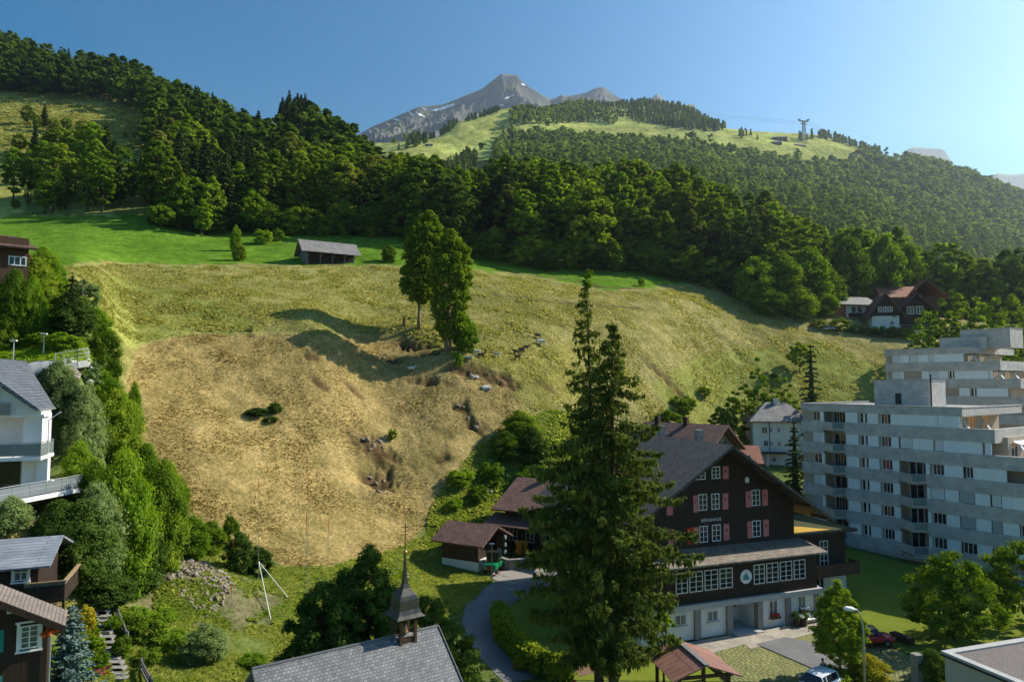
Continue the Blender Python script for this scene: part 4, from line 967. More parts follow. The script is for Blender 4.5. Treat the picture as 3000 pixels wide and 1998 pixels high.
# bands (parapets) as hollow rings so that balconies and loggias are real openings
b1a, b1b = ax_(2416, 1400), ax_(2478, 1400); b2a, b2b = ax_(2634, 1430), ax_(2716, 1430)
def bay(mb, xa, xb, z0, z1, t=.18, full=False):
    "right-angled bay: corner reached by going straight towards the viewer then sideways"
    # world -Y and +X in local axes
    ly = Vector((-A.u.y, -A.v.y)); lx = Vector((A.u.x, A.v.x)); L = xb-xa
    a = L*.819; c = Vector((xa, 0)) + ly*a; 
    P_ = [(xa,0),(c.x,c.y),(xb,0)]
    if full: mb.prismz([P_[0],P_[1],P_[2]], z0, z1)
    else:
        for (p, q) in ((P_[0],P_[1]),(P_[1],P_[2])):
            d = (Vector(q)-Vector(p)).normalized(); n = Vector((-d.y, d.x))*t
            mb.prismz([p, q, (q[0]+n.x, q[1]+n.y), (p[0]+n.x, p[1]+n.y)], z0, z1)
    return P_
for k in range(7):
    z1 = ztop if k == 0 else strip[k-1]-SH; z0 = strip[k] if k < 6 else AZ(-20.35)
    e = ends[k]
    segs = [(0, b1a, 0), (b1b, b2a, 0), (b2b, e, 0)] if k else [(0, e, 0)]
    for x0, x1, _ in segs: bands.box(x0, x1, 0, .35, z0, z1)
    bands.box(e-.35, e, .35, DEP, z0, z1) ; bands.box(0, .35, .35, DEP, z0, z1)
    if k:
        for xa, xb in ((b1a,b1b),(b2a,b2b)) if k > 1 or True else (): 
            if xa == b2a and k < 3: bands.box(xa, xb, 0, .35, z0, z1); continue
            bay(bands, xa, xb, z0+(.55 if k < 6 else .2), z1)
gb = A.part('band', bands, M_aptg); roofuv(gb)
slabs = MB()
for k in range(6):
    z = strip[k]-SH-.95 if k < 5 else AZ(-20.35)
    slabs.box(.02, ends[k+1]-.05, .36, DEP-.1, z-.25, z)
    for xa, xb in ((b1a,b1b),(b2a,b2b)): 
        if not (xa == b2a and k < 2): bay(slabs, xa, xb, strip[k]-SH-.95-.15, strip[k]-SH-.95, full=True)
slabs.box(.02, Lend-.3, .36, DEP-.1, ztop-.45, ztop-.3)
A.part('floor_slab', slabs, M_conc)
core = MB(); core.box(1.2, Lend-1.5, .36, DEP-1, 0, ztop-.46); cr = core
# inner wall slightly behind the strips, cut back at balconies
iw = MB()
for x0, x1, y in ((.35, b1a, .25), (b1a, b1b, 1.9), (b1b, b2a, .25), (b2a, b2b, 1.9), (b2b, Lend-2.2, .25)): iw.box(x0, x1, y, DEP-1, 0.0, ztop-.46)
iw.box(Lend-2.2, Lend+3.5, 2.2, DEP-1, 0, strip[0]-SH-.9-.002)
iw.box(Lend+3.5, ends[2]+1.5, 2.2, DEP-1, 0, strip[1]-SH-.9-.002)
A.part('inner_wall', iw, M_peach)
A.part('plinth', MB().box(.12, ends[3]-.1, .12, DEP, -.6, AZ(-20.352)), M_conc)
A.part('end_wall', MB().box(0, .36, .351, DEP, 0, ztop-.001), M_aptg) and None
for k in range(6):     # small cellar windows in the plinth
    x0 = ax_(2515+k*36, 1600); cw = MB().box(x0, x0+1.1, .06, .119, -.05, .55); A.part('cellar_window', cw, M_glass)
OX = lambda x: 2320+x/6.533
O3 = lambda x: 2640+x/6.533
O4 = lambda x: 2640+x/5.228
rowsA = [
 [('w',OX(395),OX(530)),('p',OX(540),OX(600)),('p',OX(1020),OX(1250)),('w2',OX(1290),OX(1430)),('p',OX(1435),OX(1640)),('wo',OX(1690),OX(1880)),('p',OX(1890),OX(2105)),('s',OX(2145),OX(2290)),('p',OX(2290),O3(15)),('s',O3(60),O3(190)),('p',O3(200),O3(690)),('p',O3(700),O3(1110))],
 [('s',OX(400),OX(560)),('p',OX(562),OX(612)),('p',OX(1030),OX(1265)),('w2',OX(1305),OX(1445)),('p',OX(1450),OX(1650)),('wo',OX(1705),OX(1890)),('p',OX(1900),OX(2035)),('s',OX(2065),O3(195)),('p',O3(210),O3(600)),('s',O3(640),O3(790)),('p',O3(800),O3(1540)),('p',O3(1590),O3(1710))],
 [('w',OX(420),OX(570)),('p',OX(575),OX(625)),('p',OX(1045),OX(1275)),('w2',OX(1320),OX(1460)),('p',OX(1465),OX(1665)),('wr',OX(1720),OX(1915)),('p',OX(1920),OX(2045)),('p',O3(460),O3(530)),('w3',O3(590),O3(810)),('p',O3(820),O3(1170)),('w',O3(1225),O3(1365)),('p',O3(1375),O3(2000))],
 [('s',OX(425),OX(580)),('p',OX(585),OX(632)),('p',OX(1065),OX(1290)),('w2',OX(1335),OX(1475)),('p',OX(1480),OX(1680)),('w3',OX(1735),OX(1930)),('p',OX(1935),OX(2060)),('p',O4(385),O4(435)),('s',O4(445),O4(650)),('p',O4(665),O4(870)),('sd',O4(885),O4(1110)),('p',O4(1120),O4(1345)),('s',O4(1375),O4(1515)),('p',O4(1530),O4(2200))],
 [('sd',OX(415),OX(585)),('p',OX(590),OX(640)),('p',OX(1080),OX(1305)),('w2',OX(1350),OX(1490)),('p',OX(1495),OX(1695)),('wy',OX(1745),OX(1945)),('p',OX(1950),OX(2070)),('p',O4(400),O4(450)),('w3',O4(475),O4(680)),('p',O4(690),O4(885)),('sd',O4(900),O4(1125)),('p',O4(1135),O4(1365)),('sd',O4(1380),O4(1525)),('p',O4(1540),O4(1790)),('w3',O4(1815),O4(1990))],
 [('s',OX(430),OX(590)),('p',OX(600),OX(650)),('p',OX(1095),OX(1320)),('w2',OX(1365),OX(1505)),('p',OX(1510),OX(1705)),('w3',OX(1765),OX(1955)),('p',OX(1965),OX(2085)),('p',O4(415),O4(460)),('w3',O4(490),O4(690)),('p',O4(700),O4(900)),('w3',O4(935),O4(1150)),('p',O4(1155),O4(1380)),('s',O4(1400),O4(1540)),('p',O4(1560),O4(1900))]]
PYK = [1222,1286,1349,1413,1476,1541]
def fillrow(B, items, z1, z0, pys, grow=.0):
    for t, a, b in items:
        x0 = B.lo(a, pys, 0)[0]; x1 = B.lo(b, pys, 0)[0]
        if t == 'p': B.part('white_panel', MB().box(x0, x1, .06, .26, z0+.004, z1-.004), M_aptw)
        elif t == 's': B.part('roller_blind', MB().box(x0, x1, .14, .26, z0+.05, z1-.004), M_roll)
        elif t == 'sd': B.part('roller_blind', MB().box(x0, x1, .14, .26, z0+.05, z1-.004), M_rolld)
        else:
            gm = {'wo': M_orange, 'wr': M_red, 'wy': M_orange}.get(t)
            wd = window(B.r, 'f', .24, x0, x1, z0+.03, z1-.01, 2 if t in ('w3','wo','wr','wy') else 1, 0, .06 if t != 'w2' else .05, sill=True)
            if t == 'w2': m2 = MB(); xm = x0+(x1-x0)*.45; m2.box(xm, xm+(x1-x0)*.25, .15, .2, z0+.1, z1-.08); m2.build('white_mullion', M_white, wd)
            if gm: m2 = MB(); xm = x0+(x1-x0)*.40; m2.box(xm, xm+(x1-x0)*.28, .203, .214, z0+.12, z1-.1); m2.build('curtain', gm, wd)
    # plain grey infill behind
for k in range(6):
    fillrow(A, rowsA[k], strip[k], strip[k]-SH, PYK[k])
# balcony glazing / loggia doors
for xa, xb, ks in ((b1a,b1b,range(6)),(b2a,b2b,range(2,6))):
    for k in ks:
        zf = strip[k]-SH-.95
        window(A.r, 'f', 1.9, xa+.4, xa+2.0, zf+.05, zf+2.15, 1, 0, .06, name='balcony_door')
        if k % 2 == 0: window(A.r, 'f', 1.9, xb-2.0, xb-.5, zf+.05, zf+2.15, 1, 0, .06, name='balcony_door')
        gl = MB(); ly = Vector((-A.u.y, -A.v.y)); c = Vector((xa, 0)) + ly*(xb-xa)*.819; d = (Vector((xb,0))-c).normalized(); n = Vector((d.y, -d.x))*.03
        c2 = c + d*.12; e2 = Vector((xb,0)) - d*.1
        gl.prismz([tuple(c2+n*.2), tuple(e2+n*.2), tuple(e2+n*1.2), tuple(c2+n*1.2)], strip[k]-SH-.82, strip[k]-SH-.05); A.part('balcony_glass', gl, M_bglas)
# terrace end: doors, awnings, rails
def awning(B, x, y0, y1, z, out=2.6, drop=1.1, tilt=True):
    mb = MB(); mb.slab([(x+.1,y0,z),(x+.1,y1,z),(x+.9,y1,z-.25),(x+.9,y0,z-.25)] , .05); mb.tube([(x+.15,y0,z),(x+.15,y1,z)], .09, 7)
    o = B.part('awning', mb, M_white)
    a = MB(); a.bar((x+.5, y0+.3, z-.1), (x+.5+out*.75, y0+.3-1.6, z-drop-.9), .22, .12); a.build('awning_arm', M_white, o)
for k in (0, 1, 2):
    zf = strip[k]-SH-.95
    xw = [Lend-2.2, Lend+3.5, ends[2]+1.5][k]
    for yy in (2.8, 7.0, 11.0): window(A.r, 'r', xw, yy, yy+1.9, zf+.1, zf+2.2, 1, 0, .07, name='terrace_door')
    awning(A, xw, 3.2, 7.2, strip[k]+.05); awning(A, xw, 8.4, 12.4, strip[k]+.05)
A.part('terrace_post', MB().tube([(Lend-.25,.4,strip[0]-SH),(Lend-.25,.4,strip[0])], .06, 6), M_white)
railing(A.r, [(ends[2]-.3,.3,strip[1]-SH),(ends[2]-.3,9,strip[1]-SH)], .35, 1, M_white, 'hand_rail')
# roof penthouse and gravel
A.part('roof_gravel', MB().box(.36, Lend-.36, .36, DEP-.36, ztop-.29, ztop-.16), mat('roof_gravel', (.36,.34,.32), (.26,.25,.24), 1, 6, bump=.5))
A.part('roof_edge', MB().box(-.06, Lend+.06, -.06, .40, ztop+.002, ztop+.09).box(Lend-.4, Lend+.06, .402, DEP, ztop+.002, ztop+.09).box(-.06,.4,.402,DEP,ztop+.002,ztop+.09), M_conc)
def ph(B, xa, xb, ya, yb, z0, z1): 
    o = B.part('roof_house', MB().box(xa, xb, ya, yb, z0, z1), M_aptg); roofuv(o); B.part('roof_house_cap', MB().box(xa-.06, xb+.06, ya-.06, yb+.06, z1+.002, z1+.09), M_conc); return o
yph = 4.2; xb_ = A.lo(2721, 1187, yph)[0]; xa_ = A.lo(2562, 1180, yph)[0]
ph(A, xa_, xb_, yph, yph+4.6, ztop-.15, AZ(.2) )
x, z = A.lo(2632, 1166, yph); A.part('roof_hatch', MB().box(x-.35, x+.35, yph-.06, yph-.004, z-.75, z+.6), M_iron)
A.part('downpipe', MB().tube([(xb_+.1, yph+.5, ztop-.1),(xb_+.1, yph+.5, AZ(1.0))], .09, 6), M_iron)

# ---- rear block
C2 = at(2591, 1026, 119); zr2 = C2.z; C2.z = -15
B = aptblock(C2, 'grey and white banded apartment block behind the first one, higher up the slope')
z2 = zr2-C2.z; s2 = [z2-1.0-ZST*k for k in range(5)]
LB = 30; DB = 16
bands = MB()
eB = [B.lo(2852,1010)[0]+0, B.lo(2930,1050)[0], B.lo(2990,1110)[0], B.lo(3060,1150)[0], LB, LB]
for k in range(6):
    z1 = z2 if k == 0 else s2[k-1]-SH; z0 = s2[k] if k < 5 else 0
    e = eB[k]; bands.box(0, e, 0, .35, z0, z1); bands.box(e-.35, e, .352, DB, z0, z1)
bands.box(0, .35, .352, DB, -2, z2-.002)
roofuv(B.part('band', bands, M_aptg))
for k in range(5):
    x_ = eB[max(k,0)]-1.5
    B.part('inner_wall', MB().box(.36, x_, .27, DB-1, s2[k]-SH-1.2, s2[k]-.002), M_peach)
    B.part('floor_slab', MB().box(.36, eB[k+1]-.36, .36, DB-.1, s2[k]-SH-1.45, s2[k]-SH-1.2-.003), M_conc)
O5 = lambda x: 2560+x/5.352
rB = [[('s',O5(285),O5(410)),('p',O5(415),O5(550)),('s',O5(560),O5(690)),('p',O5(695),O5(855)),('s',O5(860),O5(940)),('p',O5(945),O5(1400))],
      [('s',O5(285),O5(425)),('p',O5(428),O5(465)),('p',O5(750),O5(865)),('s',O5(870),O5(1010)),('p',O5(1015),O5(1160)),('w2',O5(1175),O5(1262)),('p',O5(1265),O5(1800)),('p',O5(1810),O5(1862))],
      [('p',O5(1335),O5(1500)),('w2',O5(1515),O5(1608)),('p',O5(1615),O5(2100))]]
for k, py_ in enumerate((1052, 1098, 1144)): fillrow(B, rB[k], s2[k], s2[k]-SH, py_)
for k in (0,1):
    xw = eB[k]-1.5
    for yy in (1.5, 6): window(B.r, 'r', xw, yy, yy+1.8, s2[k]-SH-.9, s2[k]-.1, 1, 0, .07, name='terrace_door')
    awning(B, xw, 1.2, 5.0, s2[k]+.05); awning(B, xw, 7, 11, s2[k]+.05)
B.part('roof_slab', MB().box(.36, eB[0]-.36, .36, DB, z2-.4, z2-.2), M_conc)
B.part('roof_edge', MB().box(-.06, eB[0]+.06, -.06, .4, z2+.002, z2+.1), M_conc)
yp = 3.0; x0 = B.lo(2753,1000,yp)[0]; x1 = B.lo(2890,1000,yp)[0]; ph(B, x0, x1, yp, yp+5, z2-.2, z2+B.lo(2753,985,yp)[1]-B.lo(2753,1015,yp)[1])
x0 = B.lo(2815,990,yp+1)[0]; ph(B, x0, x0+7, yp+.9, yp+6, z2-.1, B.lo(2883,965,yp+1)[1])

# ======================= OTHER HOUSES =======================
def simple_win(h, lst, ax='f', w=0, **k):
    for a, b, c, d in lst:
        if ax == 'f': x0, z1 = h.lo(a, c, w); x1, z0 = h.lo(b, d, w)
        window(h.r, ax, w, x0, x1, z0, z1, **k)
# white hipped house
p = at(2209, 1360, 142); p.z = -17.6
h = Hs('white_house', p, R(-8), 'white plastered house with grey hipped roof left of the apartment block', 'house')
h.part('wall', MB().box(0, 11, 0, 10, -1, 9.6), M_plast)
m_ = MB(); e = 9.6; q = 13.4
for f in ([(-.9,-.9,e),(11.9,-.9,e),(7.6,5,q),(3.6,5,q)], [(11.9,10.9,e),(-.9,10.9,e),(3.6,5,q),(7.6,5,q)]): m_.slab(f, .2)
m_.add([(-.9,-.9,e),(3.6,5,q),(-.9,10.9,e),(-.9,-.9,e-.2),(-.9,10.9,e-.2)], [(0,1,2)]); m_.add([(11.9,-.9,e),(11.9,10.9,e),(7.6,5,q)], [(0,1,2)])
m_.box(-.85,11.85,-.85,10.85,e-.25,e-.02)
h.roofp(m_, M_t_grey)
simple_win(h, [(2232,2248,1251,1270),(2254,2263,1252,1267),(2276,2287,1253,1268),(2237,2251,1290,1307),(2256,2265,1292,1305),(2277,2288,1292,1307),(2262,2274,1340,1352)])
h.part('chimney', MB().box(5.2,6,4.2,5,12.5,14.2), M_plast); h.part('entrance_canopy', MB().box(.5,6.2,-2.2,-.01,3.1,3.4), M_iron)
h.part('porch_wall', MB().box(2.2,2.5,-2,-.01,-.5,3.09), M_plast)
h.part('downpipe', MB().tube([(3.2,-.1,9.4),(3.2,-.1,3.5)], .07, 6), M_iron)
# beige chalet behind the hostel
p = at(2150, 1370, 108); p.z = -18
h = Hs('beige_chalet', p, R(48), 'beige house with dark gable and weathered brown tiled roof behind the hostel', 'house')
W_ = 10
h.part('wall', MB().prism([(-W_,0),(0,0),(0,8.2),(-W_/2,11.0),(-W_,8.2)], 0, 12), M_beige)
gable_roof(h, -W_-1.4, 1.4, -1.5, 13, 7.6, 11.6, M_t_brown, .22, 'y')
for a, b, z in ((-6.6,-5.4,7.9),(-4.6,-3.4,7.9),(-7.5,-6.3,4.8),(-4,-2.8,4.8)):
    window(h.r, 'f', 0, a, b, z, z+1.2, 1, 0); shutter(h.r, 'f', 0, a-.45, a-.02, z, z+1.2, M_bwood, False); shutter(h.r, 'f', 0, b+.02, b+.45, z, z+1.2, M_bwood, False)
h.part('balcony', MB().box(-9.5,-4.2,-1.2,-.01,6.5,7.3), M_cream)
for y in (5, 10): h.part('chimney', MB().box(-5.6,-4.9,y,y+.7,10.5,12.6), M_dwood)
# red roofed shed
p = at(2135, 1365, 116); p.z = -18.6
h = Hs('red_roofed_shed', p, R(-6), 'low dark shed with orange-red tiled roof between the chalet and the white house', 'shed')
h.part('wall', MB().box(0, 4.9, 0, 5, 0, 5.2), M_dwood); gable_roof(h, -.6, 5.6, -.8, 5.8, 5.1, 7.8, M_t_red, .2, 'x')
simple_win(h, [(2160,2172,1335,1345),(2190,2200,1332,1342)])
# distant houses at the right edge of the meadow
def at_g(px, Y, py=1120, dz=0): q = onY(px, Y, py); q.z += dz; return q
p = at_g(2418, 207, 905, .2)
h = Hs('bungalow', p, R(12), 'low house with pale grey roof and brick-red end wall at the meadow edge', 'house')
h.part('wall', MB().box(1.5, 17, 0, 9, -3, 3.2), M_plast); h.part('brick_wall', MB().box(1.2, 7.0, -.3, 6, -3, 3.0), mat('brick_red', (.34,.12,.07), (.28,.10,.06), .9, 2, bump=.2))
gable_roof(h, -.5, 18.5, -1.6, 10.6, 3.1, 6.2, M_t_grey, .25, 'x')
for x in (9.2, 11.2, 14.2): window(h.r, 'f', 0, x, x+1.4, .8, 2.6, 1, 0)
h.part('balcony', MB().box(8, 16, -1.6, -.01, -.6, .5), M_iron)
p = at(2556, 968, 200); 
h = Hs('white_and_brown_chalet', (p.x, p.y, p.z-1), R(-14), 'chalet with white lower storeys, dark timber gable and white windows at the meadow edge', 'house')
h.part('wall', MB().box(0, 7.2, 0, 9, -3, 5.2), M_plast); h.part('wing_wall', MB().box(7.2, 15.5, 1.2, 10, -3, 2.5), M_plast)
h.part('timber_gable', MB().prism([(-.1,5.2),(7.3,5.2),(7.3,6.5),(3.6,11.2),(-.1,6.5)], -.15, 9), M_dwood)
h.part('timber_wing', MB().prism([(7.31,2.5),(15.6,2.5),(15.6,7),(11.5,10.6),(7.31,7)], 1.1, 10), M_dwood)
gable_roof(h, -1.6, 8.8, -1.3, 10, 4.8, 11.9, M_t_brown, .3, 'y'); gable_roof(h, 5.5, 18.5, -.3, 11, 4.8, 11.3, M_dwood, .3, 'y', 'wing_roof')
for x in (1.6, 3.0, 4.4): window(h.r, 'f', -.15, x, x+1.1, 6.3, 7.9, 1, 0, .14)
for x in (9.6, 12): window(h.r, 'f', 1.1, x, x+1.9, 5.6, 7.9, 1, 0, .14)
for x in (8.6, 10.6, 12.6): window(h.r, 'f', 1.2, x, x+1.4, -2.0, .3, 1, 0, .12)
window(h.r, 'f', 0, 4.8, 5.8, 2.4, 3.7, 0, 0, .12)
h.part('balcony', MB().box(8, 15, -.2, 1.19, 1.2, 2.3), M_iron); h.part('garage_door', MB().box(3.2, 6.2, -.08, -.01, -2.5, .2), mat('pale_blue', (.25,.4,.55), (.2,.35,.5), .6, 2, bump=0))
p = at(2570, 900, 222)
h = Hs('red_roofed_chalet', (p.x, p.y, p.z-3), R(-14), 'wooden chalet with reddish roof rising behind the white and brown one', 'house')
h.part('wall', MB().box(3, 18, 0, 12, -2, 6), M_bwood)
gable_roof(h, 1, 13, -1, 13, 6, 10.2, M_t_red, .3, 'x'); gable_roof(h, 8, 21, -1, 14, 5.6, 11.6, mat('rust_wood_roof', (.22,.075,.045), (.16,.055,.035), .8, 1.5, (4,4,.5), .4), .3, 'y', 'gable')
h.part('chimney', MB().box(4.5,5.3,5,5.8,9,12), M_dwood)
p = at(2835, 905, 250)
h = Hs('dark_chalet', (p.x, p.y, p.z-2), R(10), 'small dark brown chalet half hidden by trees at the right edge', 'house')
h.part('wall', MB().box(0, 13, 0, 9, -3, 4), M_bwood); gable_roof(h, -1.5, 14.5, -1.5, 10.5, 4, 6.6, M_t_brown, .3, 'x')
h.part('chimney', MB().box(4,4.8,3,3.8,5.5,8), M_dwood); h.part('skylight', MB().slab([(9,0,4.95),(11,0,4.95),(11,1.3,5.5),(9,1.3,5.5)], .04), M_glass)
p = at(2822, 830, 420)
h = Hs('pale_house', (p.x, p.y, p.z-6), R(-20), 'pale grey house glimpsed between trees far right below the hillside', 'house')
h.part('wall', MB().box(0, 16, 0, 12, -8, 9), M_plast); gable_roof(h, -1.5, 17.5, -1.5, 13.5, 9, 13, M_t_grey, .3, 'x')
for x in (2, 6, 10):
    for z in (1, 5): window(h.r, 'f', 0, x, x+2, z, z+1.8, 1, 0, .15)

# ======================= BARN =======================
p = onY(897, 165, 766); p.z -= .3
h = Hs('barn', p, R(29.6), 'weathered grey wooden barn with shingle roof on the green meadow', 'barn')
h.part('wall', MB().prismx([(.0,-1.0),(7.2,-1.0),(7.2,4.0),(3.6,6.2),(0,4.0)], 0, .2).box(.2, 12, 1.2, 7.2, -1, 4.0), M_gwood)
gable_roof(h, -1.3, 13.4, -1.0, 8.2, 3.6, 7.2, M_t_grey, .16, 'x')
for x in (.4, 3.4, 6.4, 9.4, 11.8):
    pb = MB(); pb.box(x-.1, x+.1, 0, .2, -1, 3.7); pb.bar((x, .1, 2.4), (x+.9, .1, 3.6), .12); h.part('post', pb, M_gwood)
if 1: h.part('eave_shade_sheet', MB().box(.3, 11.9, 1.05, 1.18, -.8, 3.9), M_dwood)  # near-black sheet over the grey wall, eave shadow put into the colour
# ======================= GARAGE =======================
p = at(1401, 1667, 79); p.z = -21.7
h = Hs('garage', p, R(-28.8), 'small brown timber garage with white plinth and brown tiled roof beside the road', 'garage')
h.part('plinth', MB().box(-5, 0, 0, 5.4, -1.2, 1.25), M_plast); h.part('timber_wall', MB().prismx([(0,1.25),(5.4,1.25),(5.4,3.4),(2.7,4.5),(0,3.4)], -5, -.6), M_bwood)
h.part('gable_frame', MB().prismx([(0,1.25),(.25,1.25),(.25,3.4),(0,3.4)], -.6, 0).prismx([(5.15,1.25),(5.4,1.25),(5.4,3.4),(5.15,3.4)], -.6, 0).prismx([(0,3.41),(5.4,3.41),(2.7,4.5)], -.6, 0), M_bwood)
gable_roof(h, -6.0, 1.1, -.9, 6.3, 3.3, 5.0, M_t_brown, .2, 'x')
h.part('garage_opening', MB().box(-.59, -.57, .3, 5.1, .1, 3.3), M_dwood)
# ======================= TILED HOUSE =======================
p = at(1480, 1520, 89); p.z = -21.6
h = Hs('brown_roofed_house', p, R(-28.8), 'dark timber house with two-step brown tiled roof half hidden by the big spruces', 'house')
h.part('wall', MB().prismx([(0,0),(11,0),(11,5.6),(5.5,8),(0,5.6)], 0, 11), M_dwood)
gable_roof(h, -1.2, 12.2, -1.4, 12.4, 5.5, 8.7, M_t_brown, .22, 'x')
h.roofp(MB().slab([(-1.4,-3.2,3.9),(11,-3.2,3.9),(11,-.01,4.9),(-1.4,-.01,4.9)], .18), M_t_brown, 'porch_roof')
for x in (.6, 3.0, 5.2, 7.4): window(h.r, 'f', 0, x, x+1.2, 1.5, 3.2, 1, 2)
for x in (-1.0, 2.5, 6.5, 10.6): h.part('porch_post', MB().box(x-.09, x+.09, -3.0, -2.82, 0, 3.85), M_dwood)
if 1: h.part('chimney', MB().box(3,3.7,5,5.7,7.6,9.8), M_stone)
# ======================= WHITE HOUSE (left) =======================
p = at(117, 1412, 52); p.z = -8.3; 
h = Hs('modern_white_house', p, R(20), 'white modern house with blue-grey tiled roof and glass balconies at the left edge', 'house')
TH = 2.85
def LX(px, py, y=0): return h.lo(px, py, y)
h.part('wall', MB().box(-13, -1.2, 1.6, 6, 0, TH*2+.2).box(-13, -9, 0, 1.6, 0, TH*2).box(-1.2, 0, 0, 2.4, 0, TH*2+.2), M_plast)
zE = LX(113,1196)[1]; 
h.part('gable_wall', MB().prism([(-13,TH*2+.2),(0,TH*2+.2),(0,zE-.2),(-.6,zE),(-4.9,zE+3.4),(-9.5,zE),(-13,zE)], -.4, 2.2), M_plast)
h.part('balcony_slab', MB().box(-13, .45, -1.8, 1.6, TH-.25, TH).box(-13,.2,-.4,1.6,TH*2,TH*2+.19), M_white)
Aw = at(113,1197,51); Dw = Aw - h.u*4.8 + Vector((0,0,3.9)); Bw = Aw + h.v*4.2; Cw = Dw + h.v*14; Ew = Dw*2 - Aw; Ew.z = Aw.z; Fw = Ew + h.v*14
def toL(q): q = q - h.p; return (q.dot(h.u), q.dot(h.v), q.z)
h.roofp(MB().slab([toL(q) for q in (Aw,Bw,Cw,Dw)], .22).slab([toL(q) for q in (Dw,Cw,Fw,Ew)], .22), M_t_blue)
yA = toL(Aw)[1]+.5
h.part('gutter', MB().tube([toL(Aw-Vector((0,0,.12))), toL(Bw-Vector((0,0,.12)))], .09, 8), M_grayp)
M_clear = mat('balcony_clear_glass', (.16,.19,.20), (.20,.22,.23), .1, .6, bump=0, spec=.6)
railing(h.r, [(-13,-1.75,TH),(.4,-1.75,TH),(.4,1.5,TH)], 1.05, 1, M_grayp, 'balcony_railing', .025, M_clear)
railing(h.r, [(-5.5,-.7,TH*2+.1),(-1.9,-.7,TH*2+.1)], 1.0, 2, M_grayp, 'upper_railing', .025, M_clear, 1.2)
window(h.r, 'f', -.4, -5.2, -2.6, TH*2+.9, TH*2+2.6, 1, 0, .08)
window(h.r, 'f', 1.6, -8, -1.6, .1, TH-.35, 2, 0, .1, name='sliding_door', fm=M_grayp); window(h.r, 'f', 1.6, -8, -3.6, TH+.1, TH*2-.35, 1, 0, .08, name='sliding_door')
h.part('downpipe', MB().tube([(1.1,.3,zE-.3),(.35,.3,zE-.9),(.35,.3,TH)], .06, 6), M_white)
h.part('column', MB().box(-.2,.5,-.2,.5,-0.2,TH-.26), M_white)
wh = h
# deck
q0 = at(-20, 1424, 47.2); q1 = at(265, 1395, 55.5); zd = -8.35
d = Hs('sun_deck', Vector((q0.x, q0.y, zd)), math.atan2(q1.y-q0.y, q1.x-q0.x), 'raised white-edged deck with glass railing below the modern white house', 'deck')
Ld = math.hypot(q1.x-q0.x, q1.y-q0.y)
d.part('floor', MB().box(0, Ld, 0, 4.5, -.18, 0), M_conc); d.part('edge_beam', MB().box(0, Ld, -.12, -.002, -.28, .06), M_white)
railing(d.r, [(0,-.05,.05),(Ld,-.05,.05)], 1.0, 2, M_grayp, 'deck_railing', .022, M_clear, 1.3)
for x in (1, Ld*.35, Ld*.65, Ld-.6): d.part('post', MB().box(x-.1, x+.1, .3, .5, -6, -.19), M_iron)
# furniture on the deck
def loc_on(hh, x, y, z): return hh.p + hh.u*x + hh.v*y + Vector((0,0,z))
tb = Hs('garden_table', loc_on(d, Ld*.68, 1.6, 0), d.rz, 'long wooden garden table with a pale cloth on the deck', 'table')
tb.part('table_top', MB().box(-1.1,1.1,-.45,.45,.7,.75), M_white)
for x in (-.95,.95):
    for y in (-.35,.35): tb.part('leg', MB().box(x-.04,x+.04,y-.04,y+.04,0,.7), M_gwood)
def chair(loc, rz, label):
    c = Hs('garden_chair', loc, rz, label, 'chair', 'chairs round the deck table')
    c.part('seat', MB().box(-.25,.25,-.25,.25,.42,.47), M_gwood); c.part('backrest', MB().box(-.25,.25,.21,.25,.47,.95), M_gwood)
    for x in (-.22,.22):
        for y in (-.22,.22): c.part('leg', MB().box(x-.025,x+.025,y-.025,y+.025,0,.42), M_gwood)
for i, (x, y, rr, lb) in enumerate(((-.7,-.8,180,'garden chair at the near left side of the deck table'),(.1,-.8,180,'garden chair at the near middle side of the deck table'),(.8,-.8,180,'garden chair at the near right side of the deck table'),(-.5,.85,0,'garden chair at the far left side of the deck table'),(.5,.85,0,'garden chair at the far right side of the deck table'))):
    chair(loc_on(d, Ld*.68+x, 1.6+y, 0), d.rz+R(rr), lb)
# ======================= BROWN HOUSE top left =======================
p = at(82, 790, 74); 
h = Hs('brown_house', Vector((p.x, p.y, p.z-2)), R(38), 'dark red-brown timber house with white window at the upper left edge', 'house')
h.part('wall', MB().box(-9, 0, 0, 7, -1, 5.4), M_bwood)
x0, z1 = h.lo(25, 749); x1, z0 = h.lo(77, 781); window(h.r, 'f', 0, x0, x1, z0, z1, 2, 0, .1)
ztp = h.lo(85,730)[1]; 
h.roofp(MB().slab([(-9.6,-.9,ztp),(.75,-.9,ztp),(-.6,4,ztp+1.9),(-9.6,4,ztp+1.9)], .2).slab([(.75,7.8,ztp),(-9.6,7.8,ztp),(-9.6,4,ztp+1.9),(-.6,4,ztp+1.9)], .2), M_t_brown)
h.part('ridge_box', MB().box(-9,-2.6,3.6,5,ztp+1.5,ztp+2.6), mat('faded_pink', (.45,.30,.26), (.36,.22,.2), .8, 1, bump=.1))
